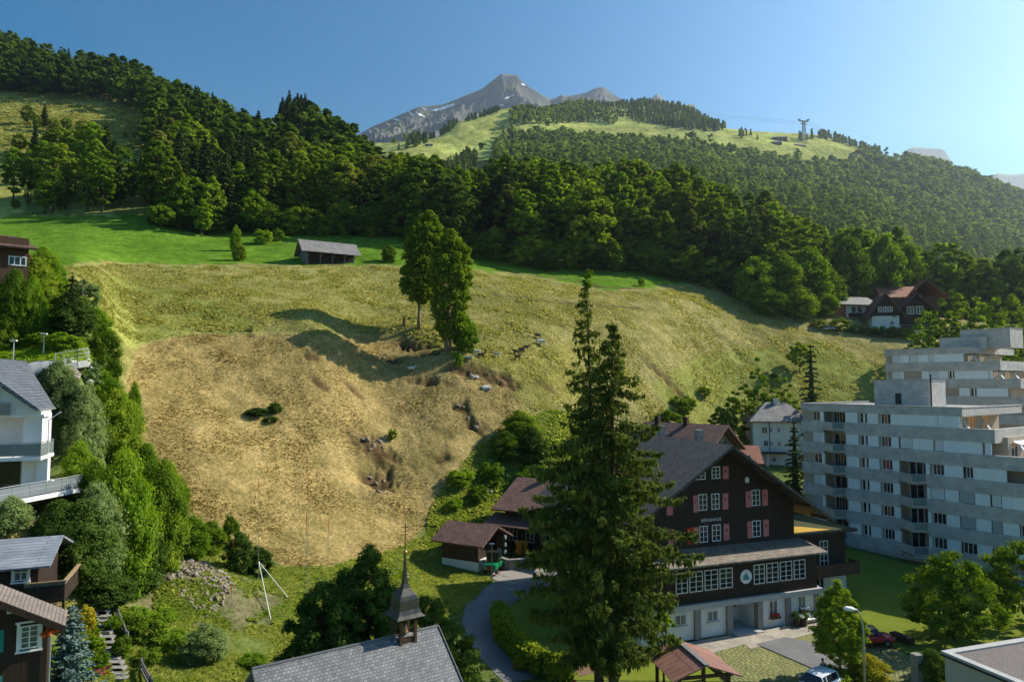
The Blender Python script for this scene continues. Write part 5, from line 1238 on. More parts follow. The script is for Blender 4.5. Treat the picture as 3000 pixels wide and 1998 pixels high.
# ======================= DARK CHALETS bottom left =======================
p = at(136, 1960, 36.5); p.z = -18
h = Hs('dark_chalet_with_gable', p, R(31), 'dark timber chalet with white-framed window and turquoise shutter in the lower left corner', 'house')
x1, zb_ = h.lo(192, 1828, -.8); sl = .62
xap = -6.0
def rz_(x): return zb_ + (x1-x)*sl
h.part('wall', MB().prism([(-12,0),(0,0),(0,rz_(0)-.35),(xap,rz_(xap)-.35),(-12,rz_(0)-.35)], 0, 1.5), M_dwood)
rr_ = MB(); rr_.slab([(xap,-1.0,rz_(xap)),(x1,-1.0,zb_),(x1,1.7,zb_),(xap,1.7,rz_(xap))], .2); rr_.slab([(2*xap-x1,-1.0,zb_),(xap,-1.0,rz_(xap)),(xap,1.7,rz_(xap)),(2*xap-x1,1.7,zb_)], .2)
h.roofp(rr_, tilemat('taupe_shingles', (.22,.185,.16), (.30,.25,.22), (.12,.1,.09), .2, .2, .8))
h.part('barge_board', MB().bar((xap,-1.05,rz_(xap)-.2),(x1+.02,-1.05,zb_-.2), .08, .3), M_dwood)
x0, z1 = h.lo(60, 1834); xx, z0 = h.lo(113, 1893)
window(h.r, 'f', 0, x0, xx, z0, z1, 1, 3, .07, gm=M_curt, trim=.14)
x0, z1 = h.lo(22, 1758); xx, z0 = h.lo(53, 1793)
ar = MB(); ar.prism([(x0,z0),(xx,z0),(xx,z0+.35),(xx-.1,z1-.1),((x0+xx)/2,z1),(x0+.1,z1-.1),(x0,z0+.35)], -.05, -.003); o = h.part('arched_window', ar, M_white)
ar = MB(); ar.prism([(x0+.07,z0+.07),(xx-.07,z0+.07),(xx-.07,z0+.33),(xx-.15,z1-.15),((x0+xx)/2,z1-.08),(x0+.15,z1-.15),(x0+.07,z0+.33)], -.062, -.052); ar.build('pane', M_glass, o)
xx, z1 = h.lo(13, 1843); _, z0 = h.lo(13, 1908); shutter(h.r, 'f', 0, xx-.6, xx, z0, z1, M_turq, False); shutter(h.r, 'f', 0, xx-.6, xx, z0-2.6, z0-1.2, M_turq, False)
h.part('downpipe', MB().tube([(.12,-.12,rz_(0)-.6),(.12,-.12,0)], .05, 6), M_grayp)
p = at(108, 1780, 43); p.z = -17
h = Hs('dark_chalet_with_metal_roof', p, R(22), 'dark timber chalet with blue-grey metal roof and wooden balcony behind the lower left chalet', 'house')
xe, ze_ = h.lo(148, 1655, -.7); 
h.part('wall', MB().prismx([(0,0),(5.2,0),(5.2,ze_-.1),(2.6,ze_+.9),(0,ze_-.1)], -10, 0), M_dwood)
m_ = MB(); m_.slab([(-11,-.8,ze_),(xe,-.8,ze_),(xe,2.6,ze_+1.15),(-11,2.6,ze_+1.15)], .14); m_.slab([(xe,6,ze_),(-11,6,ze_),(-11,2.6,ze_+1.15),(xe,2.6,ze_+1.15)], .14)
h.roofp(m_, tilemat('metal_sheet', (.23,.26,.30), (.28,.31,.36), (.10,.11,.13), 30, .34, .4, 1, msz=.02))
x0, z1 = h.lo(41, 1675); x1_, z0 = h.lo(81, 1698); window(h.r, 'f', 0, x0, x1_, z0, z1, 1, 0, .06, gm=M_curt, trim=.12)
xb1 = h.lo(192, 1700, -.4)[0]; zb1 = h.lo(150, 1708, -.4)[1]
bb = MB(); bb.box(-.6, xb1, -.5, -.42, zb1-.12, zb1+.08); bb.box(xb1-.1, xb1, -.41, 3.6, zb1-.12, zb1+.08); h.part('balcony_rail', bb, M_gwood)
M_lwood = mat('light_wood', (.38,.26,.13), (.30,.2,.10), .7, 2, (4,4,.5), .2)
h.part('balcony_plank', MB().box(-.6, xb1+.1, -.62, -.50, zb1+.085, zb1+.16).box(xb1-.1, xb1+.1, -.49, 3.6, zb1+.085, zb1+.16), M_lwood)
h.part('balcony_panel', MB().box(-.5, xb1-.11, -.47, -.43, zb1-1.0, zb1-.125).box(xb1-.07, xb1-.03, -.4, 3.5, zb1-1.0, zb1-.125), M_dwood)
h.part('balcony_floor', MB().box(0.01, xb1, -.5, 3.6, zb1-1.15, zb1-1.005), M_dwood); h.part('balcony_post', MB().box(xb1-.15, xb1-.02, -.35, -.22, 0, zb1-1.16), M_bwood)
# ======================= CHAPEL =======================
pr_ = at(1282.5, 1831, 38); 
CRZ = math.atan2(1, 1.42); cz0 = -22.3
h = Hs('chapel', Vector((pr_.x, pr_.y, cz0)), CRZ, 'small chapel with slate roof and dark onion-shaped bell turret in the foreground', 'chapel')
zr_ = -13.2-cz0
h.part('wall', MB().prismx([(-4.0,0),(4.0,0),(4.0,zr_-3.6),(0,zr_-.35),(-4.0,zr_-3.6)], -9.4, -.3), M_plast)
gable_roof(h, -9.75, 0, -4.9, 4.9, zr_-4.0, zr_, M_slate, .14, 'x')
h.part('ridge_cap', MB().tube([(-9.75,0,zr_+.01),(-2.55,0,zr_+.01)], .07, 6).tube([(-1.45,0,zr_+.01),(0,0,zr_+.01)], .07, 6), mat('lead', (.10,.105,.11), (.14,.145,.15), .5, 2, bump=.1, metal=.3))
h.part('verge', MB().bar((.03,-4.9,zr_-4.02),(.03,0,zr_-.02), .05, .16).bar((.03,4.9,zr_-4.02),(.03,0,zr_-.02), .05, .16), M_gwood)
T = empty('bell_turret', (-2.0, 0, zr_)); T.parent = h.r
ts = .42; zt = .95+.05
pm = MB()
for x in (-ts, ts):
    for y in (-ts, ts): pm.box(x-.07, x+.07, y-.07, y+.07, -.7, zt)
pm.box(-ts-.07, ts+.07, -ts-.02, ts+.02, -.75, -.12); pm.box(-ts-.02, ts+.02, -ts-.07, ts+.07, zt-.2, zt)
pm.build('turret_frame', M_bwood, T)
MB().lathe([(.02,.55),(.1,.5),(.15,.3),(.2,.12),(.23,.08),(.0,.08)], 14).build('bell', mat('bronze', (.25,.15,.06), (.2,.12,.05), .4, 2, bump=0, metal=.8), T, True)
prf = [(.82,zt-.02),(.66,zt+.14),(.57,zt+.36),(.55,zt+.62),(.53,zt+.85),(.46,zt+1.05),(.33,zt+1.22),(.20,zt+1.38),(.14,zt+1.58),(.10,zt+1.9),(.07,zt+2.5),(.045,zt+3.1)]
mt = MB(); b_ = 0
for w_, z in prf: mt.v += [(-w_,-w_,z),(w_,-w_,z),(w_,w_,z),(-w_,w_,z)]
for i in range(len(prf)-1):
    for k in range(4): mt.f.append((i*4+k, i*4+(k+1)%4, (i+1)*4+(k+1)%4, (i+1)*4+k))
mt.f.append((3,2,1,0)); mt.build('turret_roof', mat('patinated_copper', (.10,.095,.075), (.06,.06,.055), .35, 1.5, (1,1,.4), .1, metal=.5, c3=(.15,.14,.10)), T, bevel=.012)
gold = mat('gold', (.55,.28,.08), (.45,.22,.06), .35, 2, bump=0, metal=.8)
mm_ = MB(); sp = [( .0, -.13)]+[(.13*math.sin(a), -.13*math.cos(a)) for a in np.linspace(.2, 2.9, 8)]+[(.0,.13)]
mm_.lathe([(r, z+zt+3.2) for r, z in sp], 12); mm_.build('gold_ball', gold, T, True)
cr_ = MB(); cr_.bar((0,0,zt+3.3),(0,0,zt+4.75), .035); cr_.bar((-.22,0,zt+4.3),(.22,0,zt+4.3), .03); cr_.bar((-.14,0,zt+4.52),(.14,0,zt+4.52), .03); cr_.build('cross', M_iron, T)
# ======================= PAVILION =======================
h = Hs('pavilion', Vector((13.4, 48.2, -22.35)), R(11.7), 'open wooden shelter with reddish-brown tiled roof below the spruces', 'shelter')
m_ = MB(); m_.slab([(-2.5,0,2.05),(0,0,2.95),(0,4.9,2.95),(-2.5,4.9,2.05)], .08); m_.slab([(0,0,2.95),(2.7,0,2.0),(2.7,4.9,2.0),(0,4.9,2.95)], .08)
h.roofp(m_, tilemat('roof_panels', (.26,.13,.10), (.30,.155,.12), (.10,.05,.04), .55, 3.2, .6, .5))
h.part('ridge_cap', MB().bar((0,-.02,2.98),(0,4.92,2.98), .34, .05), M_grayp)
for x in (-1.8, 1.9):
    for y in (.5, 4.3): h.part('post', MB().box(x-.1,x+.1,y-.1,y+.1,0,2.2), M_bwood)
h.part('post', MB().box(-.1,.1,.4,.6,0,2.8), M_bwood)
h.part('beam', MB().box(-2.1,2.2,.42,.58,1.9,2.1), M_bwood); h.part('beam', MB().box(-2.1,2.2,4.2,4.38,1.9,2.1), M_bwood); h.part('side_board', MB().box(1.95,2.0,.6,4.2,1.2,1.7), M_gwood)
# ======================= FLAT ROOF =======================
p = at(2756, 1905, 49); zf = p.z; p.z = -22.4
h = Hs('flat_roofed_building', p, R(18), 'low cream building with white roof edge and gravel flat roof in the lower right corner', 'building')
hh_ = zf-p.z
h.part('wall', MB().box(.15, 24, -17, -.15, 0, hh_-.35), M_cream)
e = MB(); e.box(0, .55, -17.2, 0, hh_-.34, hh_); e.box(.552, 24, -.55, 0, hh_-.34, hh_); h.part('roof_edge', e, M_conc)
e = MB(); e.box(-.04, .0-.002, -17.2, .04, hh_-.32, hh_-.18); e.box(0, 24, .002, .04, hh_-.32, hh_-.18); h.part('fascia', e, M_iron)
h.part('gravel', MB().box(.56, 24, -17, -.56, hh_-.3, hh_-.12), mat('gravel', (.34,.29,.26), (.12,.10,.09), 1, 9, bump=1, bscale=14, c3=(.42,.37,.34)))
# ======================= SHEETS ON THE GROUND =======================
import bmesh
def sheet(name, P2, m, off=.03, cuts=10, kind='structure', world=False):
    pts = [p if world else ground(*p) for p in P2]
    bm = bmesh.new(); vs = [bm.verts.new((p[0], p[1], 0)) for p in pts]; bm.faces.new(vs)
    bmesh.ops.triangulate(bm, faces=bm.faces[:]); bmesh.ops.subdivide_edges(bm, edges=bm.edges[:], cuts=cuts, use_grid_fill=True)
    bmesh.ops.triangulate(bm, faces=bm.faces[:])
    for v in bm.verts: v.co.z = hz(v.co.x, v.co.y)+off
    bmesh.ops.recalc_face_normals(bm, faces=bm.faces[:])
    me = bpy.data.meshes.new(name); bm.to_mesh(me); bm.free()
    if me.polygons[0].normal.z < 0: me.flip_normals()
    o = obj(name, me, m); tag(o, kind=kind); return o
def ribbon(name, pts, ws, m, off=.03, n=60):
    "pts photo pixels on the ground; ws widths in metres"
    W = [ground(*p) for p in pts]; k = len(W)-1; V = []; Fc = []
    xs = np.array([p.x for p in W]); ys = np.array([p.y for p in W]); d = np.concatenate([[0], np.cumsum(np.hypot(np.diff(xs), np.diff(ys)))])
    s = np.linspace(0, d[-1], n); X = pchip(d, xs, s); Y = pchip(d, ys, s); w = np.interp(s, d, ws)
    tx = np.gradient(X); ty = np.gradient(Y); L = np.hypot(tx, ty); nx, ny = -ty/L, tx/L
    for i in range(n):
        for q in range(7):
            o = (q/6-.5)*w[i]; x, y = X[i]+nx[i]*o, Y[i]+ny[i]*o; V.append((x, y, hz(x, y)+off))
    for i in range(n-1):
        for q in range(6): Fc.append((i*7+q, i*7+q+1, (i+1)*7+q+1, (i+1)*7+q))
    me = bpy.data.meshes.new(name); me.from_pydata(V, [], Fc); me.update()
    if me.polygons[0].normal.z < 0: me.flip_normals()
    o = obj(name, me, m); tag(o, kind='structure'); return o
M_asph = mat('asphalt', (.13,.13,.135), (.19,.185,.18), .9, .6, bump=.15, bscale=25, dist=.01)
M_lawn = mat('lawn', (.13,.165,.025), (.17,.21,.03), 1, .35, bump=.5, bscale=9, spec=0, c3=(.20,.22,.045))
M_pave = tilemat('paving', (.42,.38,.31), (.36,.32,.26), (.22,.20,.16), 1.5, 1.0, .9, .2, msz=.04, dist=.01)
M_grid = tilemat('grass_pavers', (.30,.27,.13), (.26,.25,.11), (.12,.15,.03), .5, .33, .95, .5, msz=.09, dist=.02)
M_apron = mat('brown_asphalt', (.25,.22,.19), (.32,.28,.25), .9, .8, bump=.15, bscale=20, dist=.01)
M_track = mat('gravel_track', (.30,.28,.24), (.22,.2,.17), 1, 2, bump=.4)
road = ribbon('road', [(1545,1998),(1480,1940),(1432,1880),(1412,1830),(1432,1770),(1500,1725),(1590,1695),(1690,1678)], [3.6,3.3,3.4,3.6,4.4,5.2,5.2,4.8], M_asph, .035)
sheet('driveway', [(1412,1672),(1500,1655),(1580,1658),(1600,1692),(1500,1715),(1449,1700)], M_apron, .05, 6)
for L in ([(1132,1750),(1142,1705),(1163,1665),(1200,1640)], [(1185,1720),(1190,1690),(1203,1662),(1240,1640),(1290,1612)]): ribbon('farm_track', L, [.6]*len(L), M_track, .04, 30)
roofuv(sheet('parking', [(2075,1905),(2385,1838),(2430,1860),(2560,1880),(2700,1938),(2700,1997),(2120,1997)], M_grid, .03, 8))
roofuv(sheet('forecourt', [(1965,1897),(2392,1818),(2412,1850),(2230,1895),(2200,1902),(2180,1892),(2075,1922),(2000,1925)], M_pave, .06, 8))
sheet('parking_lane', [(2215,1893),(2300,1868),(2430,1900),(2560,1952),(2540,1992),(2440,1990),(2330,1940)], M_asph, .09, 8)
sheet('lawn', [(2420,1640),(2480,1607),(2660,1655),(2990,1760),(3060,1800),(3060,1900),(2780,1925),(2700,1936),(2560,1878),(2425,1848)], M_lawn, .03, 14)
sheet('lawn', [(1470,1800),(1560,1745),(1700,1700),(1900,1800),(1960,1898),(2075,1920),(2110,1997),(1660,1997),(1560,1935)], M_lawn, .03, 12)
sheet('lawn', [(330,1985),(430,1978),(520,1997),(300,1997)], M_lawn, .05, 5)
sheet('flower_bed', [(1660,1955),(1740,1952),(1790,1965),(1700,1990)], mat('bark_mulch', (.25,.16,.10), (.16,.10,.06), 1, 6, bump=.8), .05, 4)
ribbon('upper_road', [(60,1098),(130,1072),(215,1066),(300,1063)], [2.2,2.2,2,1.6], M_conc, .06, 30) if ground(130,1072) is not None else None

# ======================= BUSH / PLANT PROTOTYPES (unit height) =======================
BP = [(.03,.30),(.2,.48),(.45,.52),(.7,.44),(.88,.28),(1.0,.08)]
BU = []
for k in range(5):
    V, Fq, T = crown(600+k, BP, 1.0, 56, 62, .22, .05, .66, .3); BU.append((tinted('foliage', V, Fq, T), None, 1.0))
BF = []     # finer ones for bigger, nearer shrubs and small trees
for k in range(4):
    V, Fq, T = crown(620+k, [(.05,.25),(.2,.42),(.45,.50),(.7,.40),(.88,.22),(1.0,.05)], 1.0, 110, 80, .16, .031, .62, .25); BF.append((tinted('foliage', V, Fq, T), None, 1.0))
BX = []     # many-leaved ones for the largest shrubs
for k in range(3):
    V, Fq, T = crown(640+k, [(.03,.28),(.2,.42),(.45,.50),(.7,.40),(.88,.22),(1.0,.05)], 1.0, 170, 110, .13, .019, .6, .2); BX.append((tinted('foliage', V, Fq, T), None, 1.0))
def bush(px, py, wpx, hpx, label, m=None, Y=None, fine=False, name='bush', group=None, cat='bush', sink=.0, rz=None):
    p = onY(px, Y, py) if Y else ground(px, py)
    Yp = p.y; hh = hpx*Yp/2000; ww = wpx*Yp/2000; L_ = BX if hh > 4.5 and Yp < 95 else (BF if fine else BU); pr = L_[(int(px)*7+int(py)) % len(L_)]
    t = empty(name, (p.x, p.y, p.z-.08*hh-sink), rz if rz is not None else (px*1.7) % 6.28, label, cat, group)
    t.scale = (ww, ww, hh)
    c = bpy.data.objects.new('foliage', pr[0]); col.objects.link(c); c.parent = t; slot(c, m or L_fresh)
    return t
def tree_at(px, Y, hpx_top, w, label, m, prof, seed, nl=60, per=110, leaf=.2, lr=.24, name='broadleaf_tree', flat=.9, bark=None, r0=.16, forks=1, zb=None, xo=None, core=.7, nb=8, lean=0):
    p = onY(px, Y, 1800); top = at(px, hpx_top, Y).z; hh = top-p.z
    pr = [(a, r*w) for a, r in prof]
    t = empty(name, p, 0, label, 'tree')
    V, Fq, T = crown(seed, pr, hh, int(nl*2.1), int(per*.62), lr*.68, leaf*.9, core*.85, xo=xo, flat=flat); obj('crown', tinted('crown', V, Fq, T), m, t)
    tm = trunkmesh(seed+1, hh, r0, pr, nb, .85, lean, forks, xo=xo); o = obj('trunk', me_of(tm, 'trunk'), bark or M_bark, t)
    return t
P_OV = [(.22,.12),(.3,.32),(.45,.48),(.6,.5),(.75,.42),(.88,.27),(1.0,.05)]
L_ash = leafmat('ash_leaves', (.085,.15,.014), (.155,.23,.022), (.24,.31,.036), .4, .42)
# chapel trees
tree_at(1075, 46, 1595, 6.2, 'dark tree left behind the chapel turret, the tallest of that group', L_dark, [(.05,.25),(.2,.42),(.45,.5),(.65,.4),(.82,.24),(1,.04)], 701, 105, 150, .17, core=1.0)
tree_at(940, 43.5, 1700, 5.6, 'dark rounded tree at the left end of the chapel roof', L_dark, [(.05,.3),(.25,.5),(.5,.52),(.75,.4),(.9,.22),(1,.05)], 703, 85, 150, .17, core=1.0)
tree_at(1015, 47, 1665, 4.8, 'dark tree between the two others left of the chapel turret', L_dark, P_OV, 704, 75, 140, .17, core=1.0)
tree_at(1255, 47, 1738, 5.0, 'dark tree just right of the chapel turret', L_dark, [(.03,.3),(.25,.5),(.5,.5),(.75,.38),(.9,.22),(1,.05)], 705, 80, 140, .17, core=1.0)
tree_at(1330, 44.5, 1800, 4.0, 'dark tree between chapel roof and lane', L_dark, [(.03,.35),(.25,.5),(.5,.5),(.75,.36),(.9,.2),(1,.05)], 706, 60, 140, .17, core=1.0)
tree_at(1395, 41, 1900, 2.8, 'low dark bushy tree beside the lane at the bottom edge', L_dark, [(.03,.4),(.25,.5),(.5,.5),(.75,.36),(.9,.2),(1,.05)], 707, 30, 110, .17)
# maples on the lawn and car park
tree_at(2462, 53, 1700, 4.5, 'young maple beside the parked cars in front of the hostel', L_broad, [(.16,.2),(.26,.42),(.5,.5),(.66,.42),(.8,.3),(.92,.14),(1.0,.05)], 711, 80, 150, .17, .22, r0=.11)
tree_at(2796, 59, 1618, 8.6, 'large maple standing on the lawn before the apartment block', L_broad, [(.12,.3),(.22,.46),(.4,.5),(.6,.44),(.8,.3),(.92,.15),(1,.04)], 713, 76, 130, .2, .2, r0=.16)
tree_at(3015, 62, 1588, 9.5, 'maple cut by the right edge of the picture on the lawn', L_broad, [(.15,.3),(.25,.46),(.45,.5),(.65,.44),(.82,.3),(.93,.15),(1,.04)], 715, 66, 120, .21, .2, r0=.18)
# the two trees on the knoll in the meadow
tree_at(1226, 129, 628, 9.6, 'tall slender ash on the knoll, the left one of the two meadow trees', L_ash, [(.22,.15),(.30,.40),(.42,.48),(.6,.44),(.8,.42),(.92,.28),(1.0,.06)], 721, 130, 130, .42, .26, flat=1.15, bark=M_barkl, r0=.34, nb=10, xo=([0,.5,1],[0,.3,1.8]), core=.55)
tree_at(1308, 122, 682, 9.2, 'multi-stemmed ash beside it, right one of the two meadow trees', L_ash, [(.10,.12),(.2,.34),(.35,.42),(.55,.46),(.78,.46),(.9,.30),(1.0,.07)], 723, 140, 130, .42, .25, flat=1.15, bark=M_barkl, r0=.26, forks=3, nb=6, xo=([0,.5,1],[0,.8,.6]), core=.5)
bush(1362, 1032, 95, 112, 'bright bushy lower growth right of the multi-stemmed ash', L_fresh, fine=True, sink=0)
bush(1345, 1075, 26, 45, 'small sprouting stump shrub at the foot of the two ashes', L_fresh)
tree_at(2395-52, 172, 1003, 7, 'small thin tree on the dry meadow left of the lone conifer', L_broad, P_OV, 731, 26, 70, .5, .24, r0=.14)
def conif(px, Y, top, w, label, seed, m=None, levels=24, name='spruce_tree', py=1500, spray=30, per=9, leaf=None, droop=.34):
    p = onY(px, Y, py); hh = at(px, top, Y).z-p.z
    t = empty(name, p, 0, label, 'tree'); V, Fq, T = conifer(seed, hh, w*1.15, levels, per, spray, leaf or max(.12, w*.06), droop, z0=.04, power=.78)
    obj('crown', tinted('crown', V, Fq, T), m or L_conif, t); obj('trunk', me_of(MB().tube([(0,0,-.4),(0,0,hh*.97)], [max(.05,hh*.014),.02], 7), 'trunk'), M_bark, t); return t
conif(2383, 141, 1000, 7.0, 'lone dark conifer behind the white house roof', 741, spray=34)
conif(2333, 98, 1225, 4.6, 'dark spruce squeezed between the white house and the apartment block', 742, spray=34)
conif(206, 71, 802, 3.2, 'small spruce in the upper left garden', 743, spray=26)
conif(205, 41, 1765, 2.5, 'silvery blue spruce beside the lower left chalet', 744, L_blue, 18, 'blue_spruce', 1900, 40, 10, .15, .12)
conif(120, 84, 880-60, 2.6, 'thin small conifer by the brown house', 745)
# trees right of the meadow foot
for a in [(2225,150,1050,6.5,'leafy tree left of the white house, tallest of the clump',761,L_fresh),(2293,149,1085,7.5,'round leafy tree directly behind the white house roof',762,L_broad),(2150,146,1150,7,'lower leafy tree at the left of the clump by the white house',763,L_broad),
          (2185,147,1120,7,'middle leafy tree of the clump left of the white house',764,L_broad),(2110,145,1190,6,'lowest shrubby tree left of the white house clump',765,L_broad)]:
    tree_at(a[0], a[1], a[2], a[3], a[4], a[6], [(.05,.3),(.25,.48),(.5,.5),(.75,.38),(.9,.2),(1,.05)], a[5], 34, 90, .45)
rgR = np.random.default_rng(77)
names = ['beside the white and brown chalet','right of the brown chalet wing','above the rear apartment block','behind the rear roof house','right of the rear roof house','below the small dark chalet','left of the small dark chalet','right of the small dark chalet']
k = 0
for px_, Y_, top_, w_ in [(2725,178,905,11),(2765,172,880,10),(2820,175,862,12),(2870,172,870,11),(2925,170,872,12),(2975,172,868,12),(2700,168,955,9),(2750,163,950,10),(2800,165,945,10),(2885,163,930,10),(2940,162,925,11),(3000,162,915,12),
                          (2640,210,905,8),(2770,235,838,10),(2800,240,830,9),(2905,250,815,12),(2950,240,850,10),(2990,235,840,11),(2830,262,845,9),(2700,245,850,9)]:
    tree_at(px_, Y_, top_, w_, f"{['leafy','bushy','dense green','spreading'][k%4]} tree {names[k%8]}, {'nearer' if k<8 else ('middle' if k<16 else 'farther')} row", L_fresh if k % 3 == 0 else L_broad, [(.02,.35),(.25,.5),(.5,.5),(.75,.38),(.9,.2),(1,.05)], 800+k*2, 30, 80, .55); k += 1
for a in [(2508,968,60,26,'clipped hedge end below the bungalow'),(2550,975,60,28,'hedge below the white and brown chalet, left part'),(2600,985,70,34,'hedge below the white and brown chalet, middle part'),(2650,1000,60,36,'hedge below the white and brown chalet, right part'),
          (2462,935,70,42,'square dark hedge in front of the bungalow'),(2400,895,50,30,'low bush left of the bungalow')]:
    bush(*a, m=L_broad, name='hedge', cat='hedge', Y=196)
# ---- big spruces
def bigspruce(name, base, top, prof, seed, label, dens=1.0, sparse=1.0):
    rg = np.random.default_rng(seed); base = Vector(base); top = Vector(top); hh = top.z-base.z; d = top-base
    P = []; N = []; wood = MB(); prof = np.array(prof, float)
    nl = int(hh/.42)
    A_ = []; B_ = []
    for i in range(nl):
        f = .09+.905*(i+rg.uniform(-.4,.4))/nl; f = min(f, .995); L0 = np.interp(f, prof[:,0], prof[:,1]); nb = 6 if f < .62 else (4 if sparse < 1 else 5)
        for k in range(nb):
            a = rg.uniform(0, 2*np.pi); L = L0*rg.uniform(.30, 1.12)
            o = np.array([d.x*f, d.y*f, d.z*f]); ca, sa = np.cos(a), np.sin(a)
            sp_ = 1 if f < .62 else sparse; n = max(4, int(L*14*dens*sp_)); s = rg.uniform(.12, 1, n)**.75
            dz = -L*.42*s**1.2+.22*L*s**4 ; side = rg.normal(size=n)*.30*(1.25-s)*min(L,2)*.5
            x = o[0]+s*L*ca-side*sa; y = o[1]+s*L*sa+side*ca; z = o[2]+dz-abs(side)*.25
            A_.append(np.stack([x,y,z],1)); B_.append(rg.uniform(.18,.62,n)*(1.15-.5*f))
            if rg.random() < .6 and L > .8: wood.tube([o, (o[0]+L*.5*ca, o[1]+L*.5*sa, o[2]-L*.18), (o[0]+L*.92*ca, o[1]+L*.92*sa, o[2]-L*.26)], [.045,.03,.008], 4, False)
    A = np.vstack(A_); ln = np.concatenate(B_); n = len(A)
    # hanging twigs: slim vertical quads
    w = rg.uniform(.05,.13,n)[:,None]; az = rg.uniform(0,np.pi,n); h_ = np.stack([np.cos(az),np.sin(az),np.zeros(n)],1); dn = np.stack([rg.normal(size=n)*.16, rg.normal(size=n)*.16, -np.ones(n)],1)*ln[:,None]
    q = np.stack([A-h_*w*.6, A+h_*w*.6, A+dn*.55+h_*w, A+dn],1).reshape(-1,3); f1 = np.arange(4*n).reshape(n,4)
    T1 = (rg.normal(size=n)*.22).repeat(4)
    m = int(n*.9); idx = rg.integers(0, n, m); v2, f2 = cards(rg, A[idx]+rg.normal(size=(m,3))*.09, np.array([0,0,1.0])+rg.normal(size=(m,3))*.5, .20, 1.5)
    V, Fq, T = join([(q, f1, T1), (v2, f2, (rg.normal(size=m)*.2).repeat(4))])
    t = empty(name, base, 0, label, 'tree'); obj('crown', tinted('crown', V, Fq, T), L_spr, t)
    tk = wood; tk.tube([(d.x*f, d.y*f, d.z*f-(.5 if f == 0 else 0)) for f in (0,.02,.3,.6,.85,.995)], [.42,.36,.27,.17,.08,.02], 9); obj('trunk', me_of(tk, 'trunk'), M_bark, t)
    return t
L_spr = leafmat('spruce_twigs', (.055,.080,.018), (.115,.150,.030), (.20,.24,.045), .35, .28)
b1 = at(1756, 1998, 51); b1.z = -22.3; t1 = at(1718, 812, 51.6)
b2 = at(1797, 2000, 50); b2.z = -22.3; t2 = at(1792, 930, 50.2)
bigspruce('spruce_tree', b1, t1, [(.09,1.4),(.16,4.3),(.3,5.7),(.5,5.4),(.60,4.2),(.70,2.1),(.78,1.6),(.86,1.35),(.93,.95),(.975,.5),(1,.12)], 901, 'tallest spruce with sparse ragged top in front of the hostel', 1.35, .85)
bigspruce('spruce_tree', b2, t2, [(.09,1.6),(.18,4.8),(.32,6.0),(.5,5.7),(.65,4.4),(.78,2.8),(.88,1.6),(.95,.8),(1,.12)], 905, 'second, slightly lower and denser spruce right beside the tallest one', 1.5)
bush(1722, 830, 26, 36, 'bright round mistletoe-like tuft', L_fresh) if False else None
c = at(1722, 822, 51.6); V, Fq, T = crown(77, BP, 1.0, 12, 60, .4, .12, .6); o = obj('top_tuft', tinted('top_tuft', V, Fq, T), L_fresh, None, None); o.parent = bpy.data.objects['spruce_tree.000'] if 'spruce_tree.000' in bpy.data.objects else None
tp = [x for x in bpy.data.objects if x.get('label', '').startswith('tallest spruce')][0]; o.parent = tp; o.location = c - b1 - Vector((0,0,.6)); o.scale = (.95,.95,1.1)
tree_at(1945, 52.5, 1790, 2.9, 'small leafy tree with thin trunk beside the open shelter', L_broad, [(.25,.2),(.35,.42),(.55,.5),(.8,.4),(1,.1)], 909, 26, 90, .17, r0=.1)

